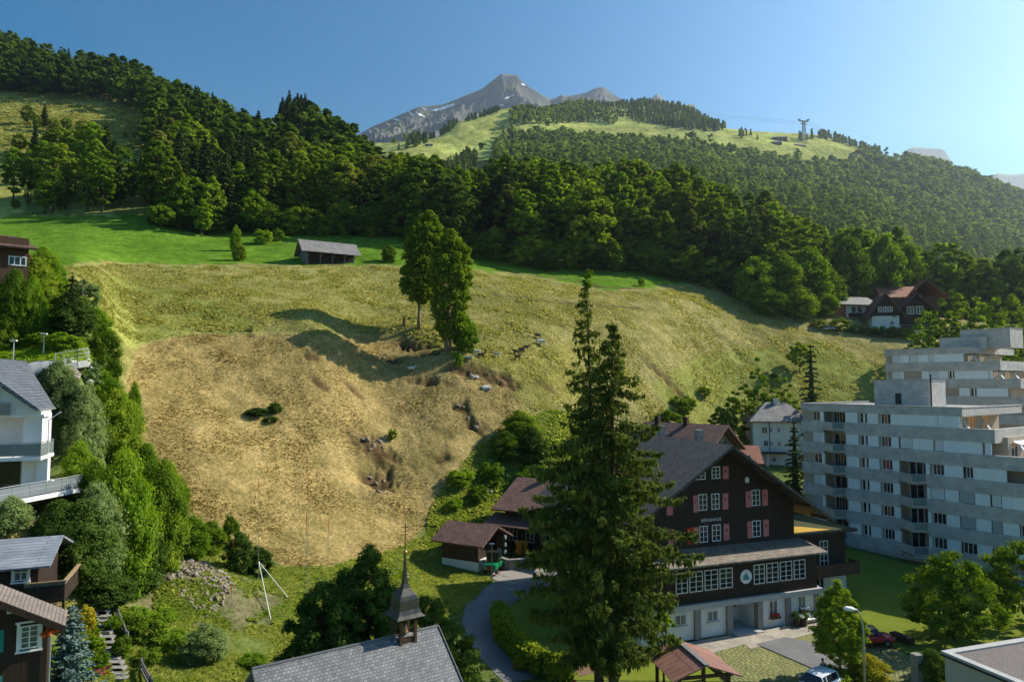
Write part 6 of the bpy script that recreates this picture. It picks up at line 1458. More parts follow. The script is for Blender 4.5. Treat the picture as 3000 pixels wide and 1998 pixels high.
# ---- shrubs along the left boundary and gardens: px, base py, width px, height px
G = L_grey; Fm = L_fresh; Bm = L_broad; Dk = L_dark
for a in [(350,1725,230,420,'huge bright green shrub tree filling the slope below the deck',Fm,60,1),(470,1690,180,340,'tall green shrub tree at the right edge of the boundary thicket',Bm,63,1),(270,1715,210,300,'grey-green willow in the middle of the thicket below the deck',G,56,1),
          (190,1690,180,210,'dark shrub left of the willow below the deck',Dk,53,1),(400,1740,190,230,'dark lower shrub at the foot of the thicket',Dk,57,1),(480,1520,130,170,'green shrub where the thicket meets the mown slope',Fm,72,1),
          (330,1400,190,260,'dense green shrub right of the deck',Bm,66,1),(240,1390,150,240,'brownish green shrub just right of the white house',G,62,1),(300,1265,150,180,'shrub with mixed foliage below the dark round bush',Fm,71,1),(200,1290,120,140,'olive shrub below the boulder wall',G,64,1),
          (350,1125,150,125,'dark round bush beside the upper railing',Bm,76,1),(255,1140,85,90,'blue-green bush beside the boulder wall',G,66,0),(390,1290,60,170,'narrow shrub on the edge of the mown slope',Fm,82,0),(560,1640,120,130,'green bush above the rubble heap, left',Fm,70,1),
          (615,1625,100,100,'green bush above the rubble heap, middle',Bm,71,1),(675,1610,60,110,'upright bush behind the red-tipped poles',Bm,73,0),(700,1680,110,120,'dark bush right of the red-tipped poles',Dk,69,1),(760,1690,80,95,'dark bush beside the braced pole',Dk,70,0),
          (540,1480,40,60,'single young shrub on the mown slope',Fm,80,0),(430,1890,110,90,'green garden shrub below the thicket',Bm,53,0),(400,1840,100,60,'pale fern-like shrub at the path top',Fm,54,0),
          (100,900,150,150,'leafy bush below the brown house',Bm,77,1),(30,880,120,140,'leafy bush at the left edge below the brown house',Bm,75,1),(160,870,90,110,'bright bush right of the brown house',Fm,80,1),(300,980,130,190,'dark bush at the right corner of the upper garden',Bm,76,1),
          (250,900,90,90,'grey-leaved bush in the upper garden',G,78,0),(215,985,150,110,'shadowy hedge bush above the upper road',Dk,73,1),(60,990,110,60,'low clipped bush in the upper garden',Bm,70,0),(110,1020,90,50,'round low bush by the garden lamp',Fm,68,0),(20,1030,70,70,'bush at the left edge by the garden lamp',Bm,67,0),
          (150,960,120,40,'low flat bush in the upper garden',Fm,72,0),(190,1120,60,40,'creeping shrub over the boulder wall',Bm,64,0),(20,1560,150,110,'grey-green bush under the deck at the left edge',G,46,1),(60,1500,90,60,'small bush under the deck edge',G,48,0),
          (85,1985,180,95,'yellow-green shrub under the white window',L_yel if False else Fm,34.5,1),(250,1850,60,75,'yellow flowering shrub behind the blue spruce',L_yel,43.5,0),(330,1860,60,55,'pale shrub at the right of the stone steps',Fm,44,0),(355,1930,60,70,'tall shrub between steps and wooden fence',Bm,42,0),
          (280,1915,50,45,'bright round garden shrub left of the steps',Fm,41,0),(290,1965,60,55,'green garden shrub at the foot of the steps',Fm,38.5,0),(235,1975,70,60,'leafy garden shrub left of the flower bed',Fm,38,0),(380,1880,50,50,'bright shrub by the wooden fence',Fm,45,0),
          (240,1720,240,250,'dark spreading shrub in the deepest shade of the thicket',Dk,55,1),(170,1640,150,170,'dark shrub below the left part of the deck',Dk,52,1),(310,1780,180,110,'low dark shrub at the path top under the thicket',Dk,53,1),(420,1600,170,300,'bright shrub in the middle right of the thicket',Fm,64,1),
          (380,1480,150,200,'bright shrub in the upper right of the thicket',Fm,68,1),(270,1560,170,210,'green shrub right below the deck end',Bm,59,1),(230,1450,110,150,'shrub hugging the right end of the deck',Fm,60,1),(360,1310,120,160,'bright green shrub on the edge above the thicket',Fm,76,1),(170,1210,110,110,'olive shrub over the boulder wall',G,63.5,1),
          (60,840,120,110,'tall leafy bush directly under the brown house window',Bm,76,1),(20,850,90,120,'leafy bush at the left edge under the brown house',Fm,74,1),(125,830,110,110,'leafy bush at the right corner of the brown house',Fm,78,1),(280,900,110,100,'bright bush at the meadow edge of the upper garden',Fm,82,1),(60,930,140,70,'dark bush between lawn terraces of the upper garden',Bm,73,0),
          (200,930,110,80,'bush below the small spruce of the upper garden',Bm,75,0),(130,1000,80,60,'bush right of the garden lamp',Bm,70,0),(180,1030,110,60,'long low bush above the upper road',Fm,70,0),
          (600,1945,150,110,'grey-green willow bush in the wild land below the rubble heap',G,46,1),(500,1900,110,60,'green bush in the wild land left of the willow bush',Fm,49,0),(470,1830,90,50,'leafy bush at the lower end of the rubble heap',Fm,53,0),(740,1960,90,40,'low bush left of the chapel roof',Fm,45,0),(430,1960,80,60,'bush right of the wooden fence',Bm,43,0),
          (1520,1300,140,100,'bush on the bank left of the big spruces, upper',Bm,113,1),(1480,1360,110,90,'bush on the bank left of the big spruces, middle',Bm,108,1),(1560,1370,120,120,'dark bush behind the spruce branches',Dk,108,1),(1440,1420,80,70,'small bush on the green bank',Fm,103,0),
          (1400,1480,70,60,'dark bush below the rocks of the green bank',Bm,99,0),(1560,1440,110,80,'bush above the brown tiled roof',Fm,101,0),(1350,1420,90,50,'low bright bush on the green bank',Fm,101,0),(1330,1500,60,40,'tiny bush above the garage',Fm,96,0),
          (2000,1215,90,60,'bush at the meadow foot right of the spruces',Bm,138,0),(2060,1160,50,30,'small bush on the right meadow',Bm,150,0),(1960,1260,90,60,'bush above the beige house',Bm,132,0),(2270,1115,30,20,'tiny bush on the right meadow',Bm,165,0),
          (1140,770,56,56,'small round tree on the meadow right of the barn',Bm,171,1),(700,765,50,60,'lower end of the bushy row left of the barn',Bm,165,1),(690,735,40,80,'bush in the row left of the barn',Fm,170,1),(770,715,60,50,'bush above and left of the barn',Fm,190,0),(815,705,40,40,'small bush above the barn, left',Fm,196,0),
          (900,690,40,60,'upright bush directly above the barn roof',Fm,202,0),(945,695,40,36,'second bush above the barn roof',Bm,202,0),(1010,690,50,50,'bush above the right end of the barn',Fm,204,0),(1095,695,70,36,'low bush right of the barn',Bm,203,0),(1035,760,16,34,'thin bush at the right barn corner',Fm,166.5,0),
          (1725,810,30,26,'single bush at the edge of the dark meadow strip',Bm,0,0),(1880,840,26,30,'small bush at the end of the green meadow',Fm,0,0),
          (2545,1997,150,75,'golden yellow shrub at the bottom below the street lamp',L_yel,48.5,1),(2440,2010,120,50,'dark green shrub before the white car',Bm,47.5,0),(2730,2000,110,95,'dark hedge beside the flat roofed building',Dk,52,1),(2690,1975,40,50,'dark shrub by the stone gate pillar',Dk,54,0),
          (2140,1855,22,28,'small shrub at the hostel entrance',Bm,0,0)]:
    px, py, w, hh_, lb, m_, Y_, fi = a
    g_ = ground(px, py)
    Yq = g_.y if g_ is not None and (not Y_ or abs(g_.y-Y_) < 10) else (Y_ or 60)
    bush(px, py, w, hh_, lb, m_, Y=Yq, fine=bool(fi))
_t = 'twenty thirty forty'.split(); NTH = ORD[:19] + ['twentieth'] + ['twenty-'+o for o in ORD[:9]] + ['thirtieth'] + ['thirty-'+o for o in ORD[:9]] + ['fortieth'] + ['forty-'+o for o in ORD[:9]]
for i in range(46):     # shrubs closing the foot of the wood
    px = 470+i*37.5+(i*53 % 17); Yf = float(np.interp(px, footx, footY))-2+((i*7) % 5)
    if 640 < px < 700: continue
    pl = [(1160,'behind the barn side of the wood'),(1450,'behind the two ashes'),(1700,'left above the big spruce tip'),(1900,'right above the big spruce tip'),(2150,'towards the bushy corner'),(2900,'at the bushy corner')]
    z = [b_ for a_, b_ in pl if px < a_][0]
    bush(px, 0, 90+(i*31 % 50), 60+(i*17 % 50), f'{NTH[i]} shrub from the left along the foot of the wood', L_broad if i % 3 else L_dark, Y=Yf, fine=i % 2 == 0)
for j, (px, Y_, w_, h_, lb) in enumerate([(2215,205,150,150,'bright round bushy tree, left end of the bushy corner'),(2290,206,170,170,'big round bushy tree in the bushy corner'),(2370,212,170,190,'tallest round bushy tree in the bushy corner'),(2430,214,120,130,'round bushy tree at the right end of the bushy corner'),
        (2255,199,120,90,'low bush before the bushy corner, left'),(2335,201,140,100,'low bush before the bushy corner, middle'),(2410,206,110,80,'low bush before the bushy corner, right'),(2490,226,150,210,'tall round tree behind the bungalow, left'),(2600,232,150,230,'tall round tree behind the bungalow, middle'),(2670,236,120,220,'tall round tree left of the gap to the far hillside')]):
    bush(px, 900, w_, h_, lb, L_fresh if j % 2 == 0 else L_broad, Y=Y_, fine=True, name='bushy_tree', cat='tree')
bush(752, 1222, 80, 26, 'dark low juniper-like tussock on the mown slope, left', L_dark, fine=True); bush(805, 1212, 50, 34, 'dark low tussock on the mown slope, right', L_dark, fine=True); bush(795, 1240, 50, 18, 'flat dark tussock below the other two on the mown slope', L_dark)
bush(1150, 1290, 30, 34, 'little green shrub right of the upper outcrop', L_fresh)
bush(35, 1000, 140, 235, 'tall leafy bush hiding the foot of the brown house', Bm, Y=69.5, fine=True); bush(90, 990, 100, 205, 'leafy bush before the right corner of the brown house', Fm, Y=70, fine=True)
# slim upright shrubs standing before the wood (px, base py, w, h)
for i, (px, Y_, top, w) in enumerate([(530,196,520,8),(560,198,500,9),(620,200,520,9),(590,194,590,7),(740,204,560,9),(470,192,600,8)]):
    tree_at(px, Y_, top, w, f"{['slender','pale green','bright green','low','bushy','rounded'][i]} foremost tree in the gap left of the barn", L_fresh, P_OV, 950+i*3, 40, 90, .5)
# hedge beside the lane
def hedge(name, pts, w, hh, m, label, n=2200, top=None):
    W = [ground(*p) for p in pts]; rg = np.random.default_rng(len(pts)*31+int(w*10)); c = sum(W, Vector())/len(W)
    seg = [(W[i+1]-W[i]).length for i in range(len(W)-1)]; tot = sum(seg); P = []; N = []
    for _ in range(n):
        s = rg.uniform(0, tot); i = 0
        while s > seg[i] and i < len(seg)-1: s -= seg[i]; i += 1
        p = W[i].lerp(W[i+1], s/seg[i]); d = (W[i+1]-W[i]).normalized(); nn = Vector((-d.y, d.x, 0)); a = rg.uniform(-.35, math.pi+.35)
        q = p + nn*(math.cos(a)*w/2) + Vector((0,0,max(.05, hh*(.35+.65*math.sin(a)) if math.sin(a) > 0 else rg.uniform(.05,.5)*hh)))+Vector(rg.normal(size=3))*.08
        if rg.random() < .4: q.z = p.z+rg.uniform(.05, 1)*hh if abs(math.cos(a)) > .8 else q.z
        P.append(q-c); N.append(nn*math.cos(a)+Vector((0,0,math.sin(a)+.2)))
    v, f = cards(rg, np.array(P), np.array(N)+rg.normal(size=(n,3))*.5, .24)
    V, Fq, T = join([(v, f, (rg.normal(size=n)*.25).repeat(4))])
    t = empty(name, c, 0, label, 'hedge'); obj('foliage', tinted('foliage', V, Fq, T), m, t)
    mb = MB()
    for a_, b_ in zip(W, W[1:]): mb.bar(a_-c+Vector((0,0,hh*.42)), b_-c+Vector((0,0,hh*.42)), w*.75, hh*.8)
    mb.build('inner_foliage', L_dark, t); return t
hedge('hedge', [(1462,1815),(1480,1880),(1530,1940),(1600,1990),(1680,1997)], 1.6, 1.7, L_broad, 'long clipped hedge along the lane below the spruces', 5200)
bush(1530, 1895, 60, 36, 'added bush whose yellow leaves paint sunlight on the lane hedge top', L_yel, fine=False, Y=55)  # sunlit top of the hedge painted in yellow leaf colour

# ======================= GROUND COVER =======================
def tufts(name, poly, ylo, yhi, n, size, m, seed, label=None, spread=1, up=.8, pxx=None, dens=None):
    rg = np.random.default_rng(seed); px0 = min(p[0] for p in poly); px1 = max(p[0] for p in poly)
    y = rg.uniform(ylo, yhi, n*4); t = rg.uniform((px0-1500)/2000, (px1-1500)/2000, n*4)*1.03; x = t*y; z = H(x, y); a, b = proj(x, y, z)
    a2 = a + fbm(x/5, y/5, 31)*14; b2 = b + fbm(x/5, y/5, 32)*9
    k = inpoly(a2, b2, poly)
    ii = np.clip(np.searchsorted(TS, x/y)-1, 0, len(TS)-2); jj = np.clip(np.searchsorted(YS, y)-1, 0, len(YS)-2); k &= (SOIL[ii, jj] < .35) | (name == 'rubble_weeds')
    k &= ~((a < 380) & (b > 1740) & (abs(a-np.interp(b, [1740,1860,1998], [283,300,345])) < 17))
    if dens: k &= fbm(x/3.2, y/3.2, seed+3, 3) > dens
    k = np.where(k)[0][:n]; x, y, z = x[k], y[k], z[k]; n = len(k)
    s = size*rg.uniform(.5, 1.5, n)*(1+fbm(x/4, y/4, seed+9, 2)); az = rg.uniform(0, np.pi, n)
    V = []
    B0 = np.stack([x, y, z-.03], 1); h_ = np.stack([np.cos(az), np.sin(az), np.zeros(n)], 1)*s[:,None]*.55*spread; ln = rg.normal(size=(n,3))*s[:,None]*.35; ln[:,2] = s*up
    q = np.stack([B0-h_*.5, B0+h_*.5, B0+h_*1.0+ln, B0-h_*.8+ln*.85+0], 1)
    me = tinted(name, q.reshape(-1,3), np.arange(4*n).reshape(n,4), (rg.normal(size=n)*.3).repeat(4)); return tag(obj(name, me, m), label, kind='stuff')
wild = [(200,2100),(300,1860),(380,1760),(520,1640),(620,1600),(760,1660),(960,1660),(1180,1600),(1290,1540),(1420,1660),(1440,1700),(1330,1800),(1000,1900),(800,2100)]
tufts('wild_grass', wild, 38, 92, 100000, .19, L_grass, 11, 'tall wild grass on the unkempt land behind the chapel')
tufts('weeds', wild, 38, 90, 20000, .2, L_fresh, 12, 'broad leaved weeds among the wild grass', 1.2, .5, dens=.05)
tufts('bank_grass', [(1240,1600),(1270,1480),(1340,1370),(1450,1280),(1600,1200),(1720,1220),(1700,1600),(1300,1560)], 85, 135, 36000, .3, L_grass, 13, 'lush grass on the bank above the garage')
lg = [(100,790),(330,775),(520,785),(700,785),(860,780),(1160,785),(1380,798),(1560,815),(1760,852),(1900,850),(2110,835),(2150,850),(2600,1040),(2600,1250),(1900,1250),(1700,1200),(1560,1200),(1480,1090),(1300,1040),(1200,980),(900,980),(701,968),(531,980),(400,1010),(330,960),(250,850)]
tufts('meadow_grass', lg, 95, 225, 110000, .24, leafmat('dry_grass_blades', (.20,.225,.045), (.33,.32,.08), (.44,.41,.14), .12, .4), 14, 'long flowering grass of the upper meadow', 1.2, .7)
tufts('hay', mown, 70, 130, 75000, .125, L_hay, 15, 'cut yellow hay stubble on the mown slope', 2.6, .35)
gp = [(180,1790),(210,1600),(330,1600),(420,1800),(520,2000),(200,2000)]
tufts('garden_plants', gp, 33, 60, 22000, .17, L_fresh, 31, 'dense leafy garden planting between the chalets and the thicket', 1.2, .6, dens=-.1)
tufts('garden_shrub_cover', gp, 33, 60, 12000, .2, L_broad, 32, 'darker ground shrubs of the lower left garden', 1.2, .6, dens=.02)
tufts('upper_garden_plants', [(0,800),(130,780),(330,960),(330,1060),(0,1060)], 60, 90, 16000, .26, L_fresh, 33, 'mixed planting of the upper left garden terraces', 1.2, .6, dens=.0)
tufts('rubble_weeds', [(450,1700),(690,1700),(690,1820),(450,1820)], 54, 68, 5200, .2, L_grass, 26, 'weeds growing through the rubble heap')
tufts('flower_bed', [(220,1870),(330,1850),(440,1900),(430,1995),(240,1995)], 34, 48, 5000, .14, L_yel, 16, 'leafy garden planting around the stone steps')
for nm, c1, sd_, lb in (('pink_flowers', (.55,.10,.18), 17, 'pink garden flowers beside the stone steps'), ('yellow_flowers', (.60,.45,.02), 18, 'yellow garden flowers beside the stone steps')):
    tufts(nm, [(250,1940),(330,1930),(430,1925),(435,1975),(260,1985)], 36, 44, 260, .16, mat(nm, c1, c1, .8, 2, bump=0), sd_, lb, 1, 1.2)
for nm, poly, yl, yh in (('hill_grass', [(-10,270),(420,280),(430,450),(-10,470)], 210, 520),): tufts(nm, poly, yl, yh, 9000, .9, leafmat('pasture_blades', (.16,.18,.04), (.26,.26,.07), (.32,.31,.09), .05, .4), 19, 'grass of the left hill pastures', 2, .5)

# ======================= ROCKS =======================
M_rock = mat('limestone', (.15,.11,.075), (.27,.22,.17), .95, 2.5, bump=.8, bscale=6, c3=(.07,.055,.045), dist=.06)
M_rockp = mat('pale_stone', (.31,.25,.20), (.21,.165,.125), .95, 1.2, bump=.6, bscale=6, c3=(.42,.38,.34), dist=.05)
def rockmesh(seed, name='rock'):
    rg = np.random.default_rng(seed); v, f = ICO2; v = v.copy(); pl = rnd_dirs(rg, 9)
    for p in pl:
        d = v@p; c_ = rg.uniform(.55, .85); v -= np.outer(np.clip(d-c_, 0, None), p)
    v *= np.array([1, rg.uniform(.6,.9), rg.uniform(.5,.8)])*(1+rg.normal(size=(len(v),1))*.03)
    return npmesh(name, v, f)
RK = [rockmesh(50+k) for k in range(6)]
def rocks(lst, m, grp, labf):
    for i, (px, py, Y, s) in enumerate(lst):
        p = onY(px, Y, py) if Y else ground(px, py)
        o = bpy.data.objects.new('rock', RK[i % 6]); col.objects.link(o); slot(o, m); o.location = (p.x, p.y, p.z); o.rotation_euler = (i*.7, i*1.3, i*2.1); o.scale = (s*.62, s*.62, s*.5)
        tag(o, labf(i), 'rock', grp)
rocks([(1062,1290,0,.9),(1075,1300,0,1.1),(1095,1310,0,1.0),(1112,1298,0,1.0),(1122,1315,0,.6),(1085,1322,0,.6)], M_rock, 'rocks of the upper outcrop', lambda i: ['leftmost','second','middle','right','rightmost small','lowest small'][i]+' dark rock of the outcrop in the mown slope')
rocks([(1080,1405,0,.9),(1100,1420,0,1.0),(1125,1415,0,.7),(1110,1440,0,.7),(1135,1450,0,.5)], M_rock, 'rocks of the lower outcrop', lambda i: ['leftmost','middle big','right','lower','lowest right'][i]+' rock of the outcrop lower down the mown slope')
rocks([(1340,1190,0,.9),(1356,1200,0,.8),(1372,1232,0,.8),(1395,1255,0,.8),(1403,1240,0,.5),(1125,1052,0,.8),(1110,1060,0,.5),(1400,1095,0,.6),(1430,1105,0,.5),(1290,1112,0,.5)], M_rock, 'stones in the eroded slope below the two ashes', lambda i: ['first','second','third','fourth','fifth','sixth','seventh','eighth','ninth','tenth'][i]+' stone of those scattered in bare soil below the two ashes')
rocks([(1430,1450,0,1.2),(1445,1475,0,.9),(1325,1505,0,1.0),(1340,1520,0,.8),(1305,1530,0,.6)], M_rock, 'rocks on the green bank', lambda i: ['upper big','upper small','lower big','lower middle','lowest small'][i]+' rock showing through the green bank above the garage')
# rubble heap: loose stones nobody would count
rg = np.random.default_rng(9); VV = []; FF = []; b = 0
for i in range(560):
    px, py = rg.uniform(455, 690), rg.uniform(1700, 1812)
    if ((px-565)/115)**2+((py-1757)/58)**2 > 1: continue
    Yg = np.interp(py, [1690,1820], [65,55.5])+rg.normal()*.3; p = onY(px, Yg, py); s = rg.uniform(.07,.26)*(1 if rg.random() < .9 else 1.6)
    me = RK[i % 6]; v = np.array([x.co[:] for x in me.vertices]); f = np.array([x.vertices[:] for x in me.polygons]); a = rg.uniform(0,6.3); c_, s_ = math.cos(a), math.sin(a)
    VV.append(np.stack([v[:,0]*c_-v[:,1]*s_, v[:,0]*s_+v[:,1]*c_, v[:,2]],1)*s+np.array([p.x,p.y,p.z+s*.3])); FF.append(f+b); b += len(v)
tag(obj('rubble', npmesh('rubble', np.vstack(VV), np.vstack(FF)), M_rockp), 'heap of pale loose rubble on the wild slope', kind='stuff')
# boulder wall
VV = []; FF = []; b = 0
for i in range(70):
    px, py = rg.uniform(128, 225), rg.uniform(1082, 1140)
    Yg = 62.6-(py-1082)/58*1.6; p = at(px, py, Yg); s = rg.uniform(.25,.5); me = RK[i % 6]; v = np.array([x.co[:] for x in me.vertices])*s; f = np.array([x.vertices[:] for x in me.polygons])
    VV.append(v+np.array(p)); FF.append(f+b); b += len(v)
tag(obj('boulder_wall', npmesh('boulder_wall', np.vstack(VV), np.vstack(FF)), M_rockp), 'retaining wall of rough pale boulders below the upper road', 'wall')
# green bank curved rubble wall by the orange grab
w1 = [ground(*p) for p in ((1462,1660),(1490,1672),(1530,1668),(1570,1655),(1620,1648))]
mb = MB()
for a_, b_ in zip(w1, w1[1:]): mb.bar(a_+Vector((0,0,.4)), b_+Vector((0,0,.4)), .5, 1.6)
tag(mb.build('stone_wall', M_stone), 'curved rubble stone wall beside the driveway below the brown roofed house', 'wall')

# ======================= POLES, LAMPS, FENCES =======================
M_pole = mat('pole_metal', (.45,.46,.46), (.38,.39,.39), .4, 2, bump=0, metal=.5); M_or = mat('orange_tip', (.65,.10,.03), (.6,.09,.03), .6, 2, bump=0)
for i, (px, pb_, ptp, pt_, Y, lb) in enumerate([(520,1748,1530,1600,60,'marker pole standing in the rubble heap'),(683,1690,1585,1650,64,'short marker pole, left of the close pair'),(713,1672,1590,1632,66,'short marker pole, right of the close pair'),
        (758,1715,1400,1440,64,'tall braced marker pole on the wild slope'),(903,1750,1385,1470,62,'tallest marker pole at the foot of the mown slope'),(678,1892,1710,1735,50,'marker pole in the high grass above the chapel'),(898,1752,1500,1560,62.6,'thin second marker pole beside the tallest one'),(962,1650,1520,1560,75,'faint marker pole on the lower mown slope')]):
    b_ = onY(px, Y, pb_); t_ = at(px, ptp, Y); m_ = at(px, pt_, Y)
    o = empty('marker_pole', b_, 0, 'thin '+lb, 'pole', 'building profile poles'); MB().tube([(0,0,-.2), m_-b_], .02, 6).build('pole', M_pole, o); MB().tube([m_-b_, t_-b_], .03, 6).build('orange_tip', M_or, o)
    if i == 3:
        k_ = at(758, 1645, Y)-b_
        for q in ((793,1768,57.5),(850,1722,62)): e_ = onY(q[0], q[2], q[1]); MB().tube([k_, e_-b_], .035, 6).build('brace', M_white, o)
def lamp(p, hh, label, arm=None, hd=None, m=None):
    o = empty('street_lamp', p, 0, label, 'lamp'); 
    if arm is None:
        MB().tube([(0,0,-.2),(0,0,hh)], [.06,.045], 8).build('post', m or M_pole, o); MB().box(-.28,.28,-.12,.12,hh,hh+.12).build('lamp_head', M_white, o, bevel=.03)
    else:
        a = Vector(arm); pts = [(0,0,-.3),(0,0,hh*.72)] + [tuple(Vector((a.x*s**2.2, a.y*s**2.2, hh*.72+hh*.28*math.sin(s*math.pi/2)))) for s in (.25,.45,.65,.82,1)]
        MB().tube(pts, [.075,.06,.055,.05,.045,.04,.04], 8, True).build('post', m or M_pole, o, True)
        e_ = Vector(pts[-1]); d_ = Vector((a.x, a.y, .12)).normalized(); hb_ = MB(); hb_.tube([e_-d_*.1, e_+d_*.15, e_+d_*.6, e_+d_*.85], [.06,.15,.17,.05], 8); q = hb_.build('lamp_head', M_white, o, True)
    return o
bp0 = at(2534, 1998, 48); bp0.z = -22.3; hd0 = at(2497, 1781, 48)
lamp(bp0, hd0.z-bp0.z, 'curved street lamp with white head in front of the young maple', ((hd0.x-bp0.x), -.2, 0))
g_ = ground(1441, 1712); lamp(g_, at(1441, 1594, g_.y).z-g_.z, 'slim grey lamp post beside the garage and the lane')
g_ = ground(1462, 1690); o = empty('sign_post', g_, 0, 'thin dark post right of the grey lamp post', 'post'); MB().tube([(0,0,-.2),(0,0,3.0)], .035, 6).build('post', M_iron, o); MB().box(-.2,.2,-.02,.02,2.5,3.0).build('sign_plate', M_grayp, o)
for px, Y, t_, lb in ((127,66,980,'garden lamp with cross head in the upper left garden'),(38,64,1000,'white bird-table-like lamp in the upper left garden')):
    g_ = onY(px, Y, 1050); lamp(g_, at(px, t_, Y).z-g_.z, lb)
g_ = onY(2527, 196, 905); o = empty('utility_pole', g_, 0, 'wooden utility pole behind the bungalow', 'pole'); MB().tube([(0,0,-.3),(0,0,7)], .14, 6).build('post', M_bwood, o)
g_ = onY(238, 79, 900); o = empty('bare_tree', g_, 0, 'leafless grey young tree at the meadow corner of the upper left garden', 'tree')
bm_ = trunkmesh(5, 5.5, .07, [(.2,.6),(.6,1.2),(1,.3)], 16, .95); obj('branches', me_of(bm_, 'branches'), M_barkl, o)
# railing on the upper road
up = [at(160, 1072, 62.8), at(226, 1060, 64), at(255, 1055, 64.8)]; c_ = up[0]
o = empty('road_railing', c_, 0, 'grey metal railing along the upper road above the boulder wall', 'railing'); railing(o, [p-c_ for p in up], 1.1, 3, M_pole, 'rails', .035, step=2.0)
o = empty('concrete_edge', c_, 0, 'pale concrete edge wall carrying the upper road railing', 'wall'); mb = MB()
for a_, b_ in zip(up, up[1:]): mb.bar(a_-c_-Vector((0,0,.3)), b_-c_-Vector((0,0,.3)), .35, .6)
mb.build('edge', M_conc, o)
# wooden rail fences in the lower left garden
def woodfence(pts, label, hh=.9, Ys=None):
    W = [onY(px, Y, py) for px, py, Y in pts]; o = empty('wooden_fence', W[0], 0, label, 'fence'); c = W[0]
    for a_, b_ in zip(W, W[1:]):
        for z in (.35, .7, .95): MB().bar(a_-c+Vector((0,0,z*hh)), b_-c+Vector((0,0,z*hh)), .08, .16).build('rail', M_gwood, o)
    for p in W: MB().box(p.x-c.x-.07, p.x-c.x+.07, p.y-c.y-.07, p.y-c.y+.07, p.z-c.z-.3, p.z-c.z+hh*1.1).build('post', M_gwood, o)
woodfence([(412,1905,45),(440,1945,42),(470,1980,40),(510,2010,38)], 'weathered plank fence descending right of the flower garden')
woodfence([(335,1775,51.5),(352,1805,49.5),(372,1835,47.5)], 'short weathered rail fence beside the upper stone steps')
# steps
ribbon('garden_path', [(345,1996),(324,1930),(300,1860),(289,1800),(284,1765)], [1.5]*5, M_stone, .04, 40)
so = empty('stone_steps', onY(335,40,1960), 0, 'narrow stone steps climbing through the flower garden', 'steps')
for i in range(26):
    t = i/25; py = 1990-235*t; px = float(np.interp(py, [1740,1860,1998], [283,300,345])); g2 = ground(px, py); p = g2-so.location
    MB().box(p.x-.65, p.x+.65, p.y-.26, p.y+.26, p.z-.15, p.z+.10).build('step', M_stone, so)
# orange lamp flower at wall corner
p = at(143, 1860, 36.0); o = empty('hanging_flower_ball', (p.x, p.y, p.z), 0, 'orange flower ball hanging at the corner of the dark chalet', 'flowers')
V, Fq, T = crown(88, BP, .42, 8, 40, .4, .09, .7); obj('blossoms', tinted('blossoms', V, Fq, T), mat('orange_petals', (.75,.14,.02), (.6,.08,.01), .8, 3, bump=0), o)
# ======================= VEHICLES =======================
M_tyre = mat('tyre', (.02,.02,.02), (.03,.03,.03), .9, 3, bump=0); M_rim = mat('rim', (.35,.35,.36), (.28,.28,.29), .35, 3, bump=0, metal=.7)
def carpaint(name, c):
    m, n, l, b = newmat(name); b.inputs['Base Color'].default_value = (*c, 1); b.inputs['Roughness'].default_value = .25; b.inputs['Coat Weight'].default_value = .7; b.inputs['Coat Roughness'].default_value = .05; return m
def wheel(par, x, y, r=.31, w=.2):
    m = MB(); n = 20
    def ring(pr): 
        b = len(m.v)
        for rr, yy in pr:
            for k in range(n): a = 2*math.pi*k/n; m.v.append((x+rr*math.cos(a), y+yy, r+rr*math.sin(a)))
        for i in range(len(pr)-1):
            for k in range(n): m.f.append((b+i*n+k, b+i*n+(k+1)%n, b+(i+1)*n+(k+1)%n, b+(i+1)*n+k))
    ring([(r*.62,-w/2),(r*.93,-w/2),(r,-w*.3),(r,w*.3),(r*.93,w/2),(r*.62,w/2)]); o = m.build('wheel', M_tyre, par, True)
    m = MB(); s = 1 if y > 0 else -1; ring([(0,s*w*.42),(r*.2,s*w*.46),(r*.6,s*w*.38),(r*.64,s*w*.1)]); m.build('rim', M_rim, o, True)
    m = MB()
    for k in range(6): a = k*math.pi/3; m.bar((x+math.cos(a)*r*.1, y+s*w*.5, r+math.sin(a)*r*.1), (x+math.cos(a)*r*.6, y+s*w*.45, r+math.sin(a)*r*.6), .05, .03)
    m.build('spokes', M_rim, o)
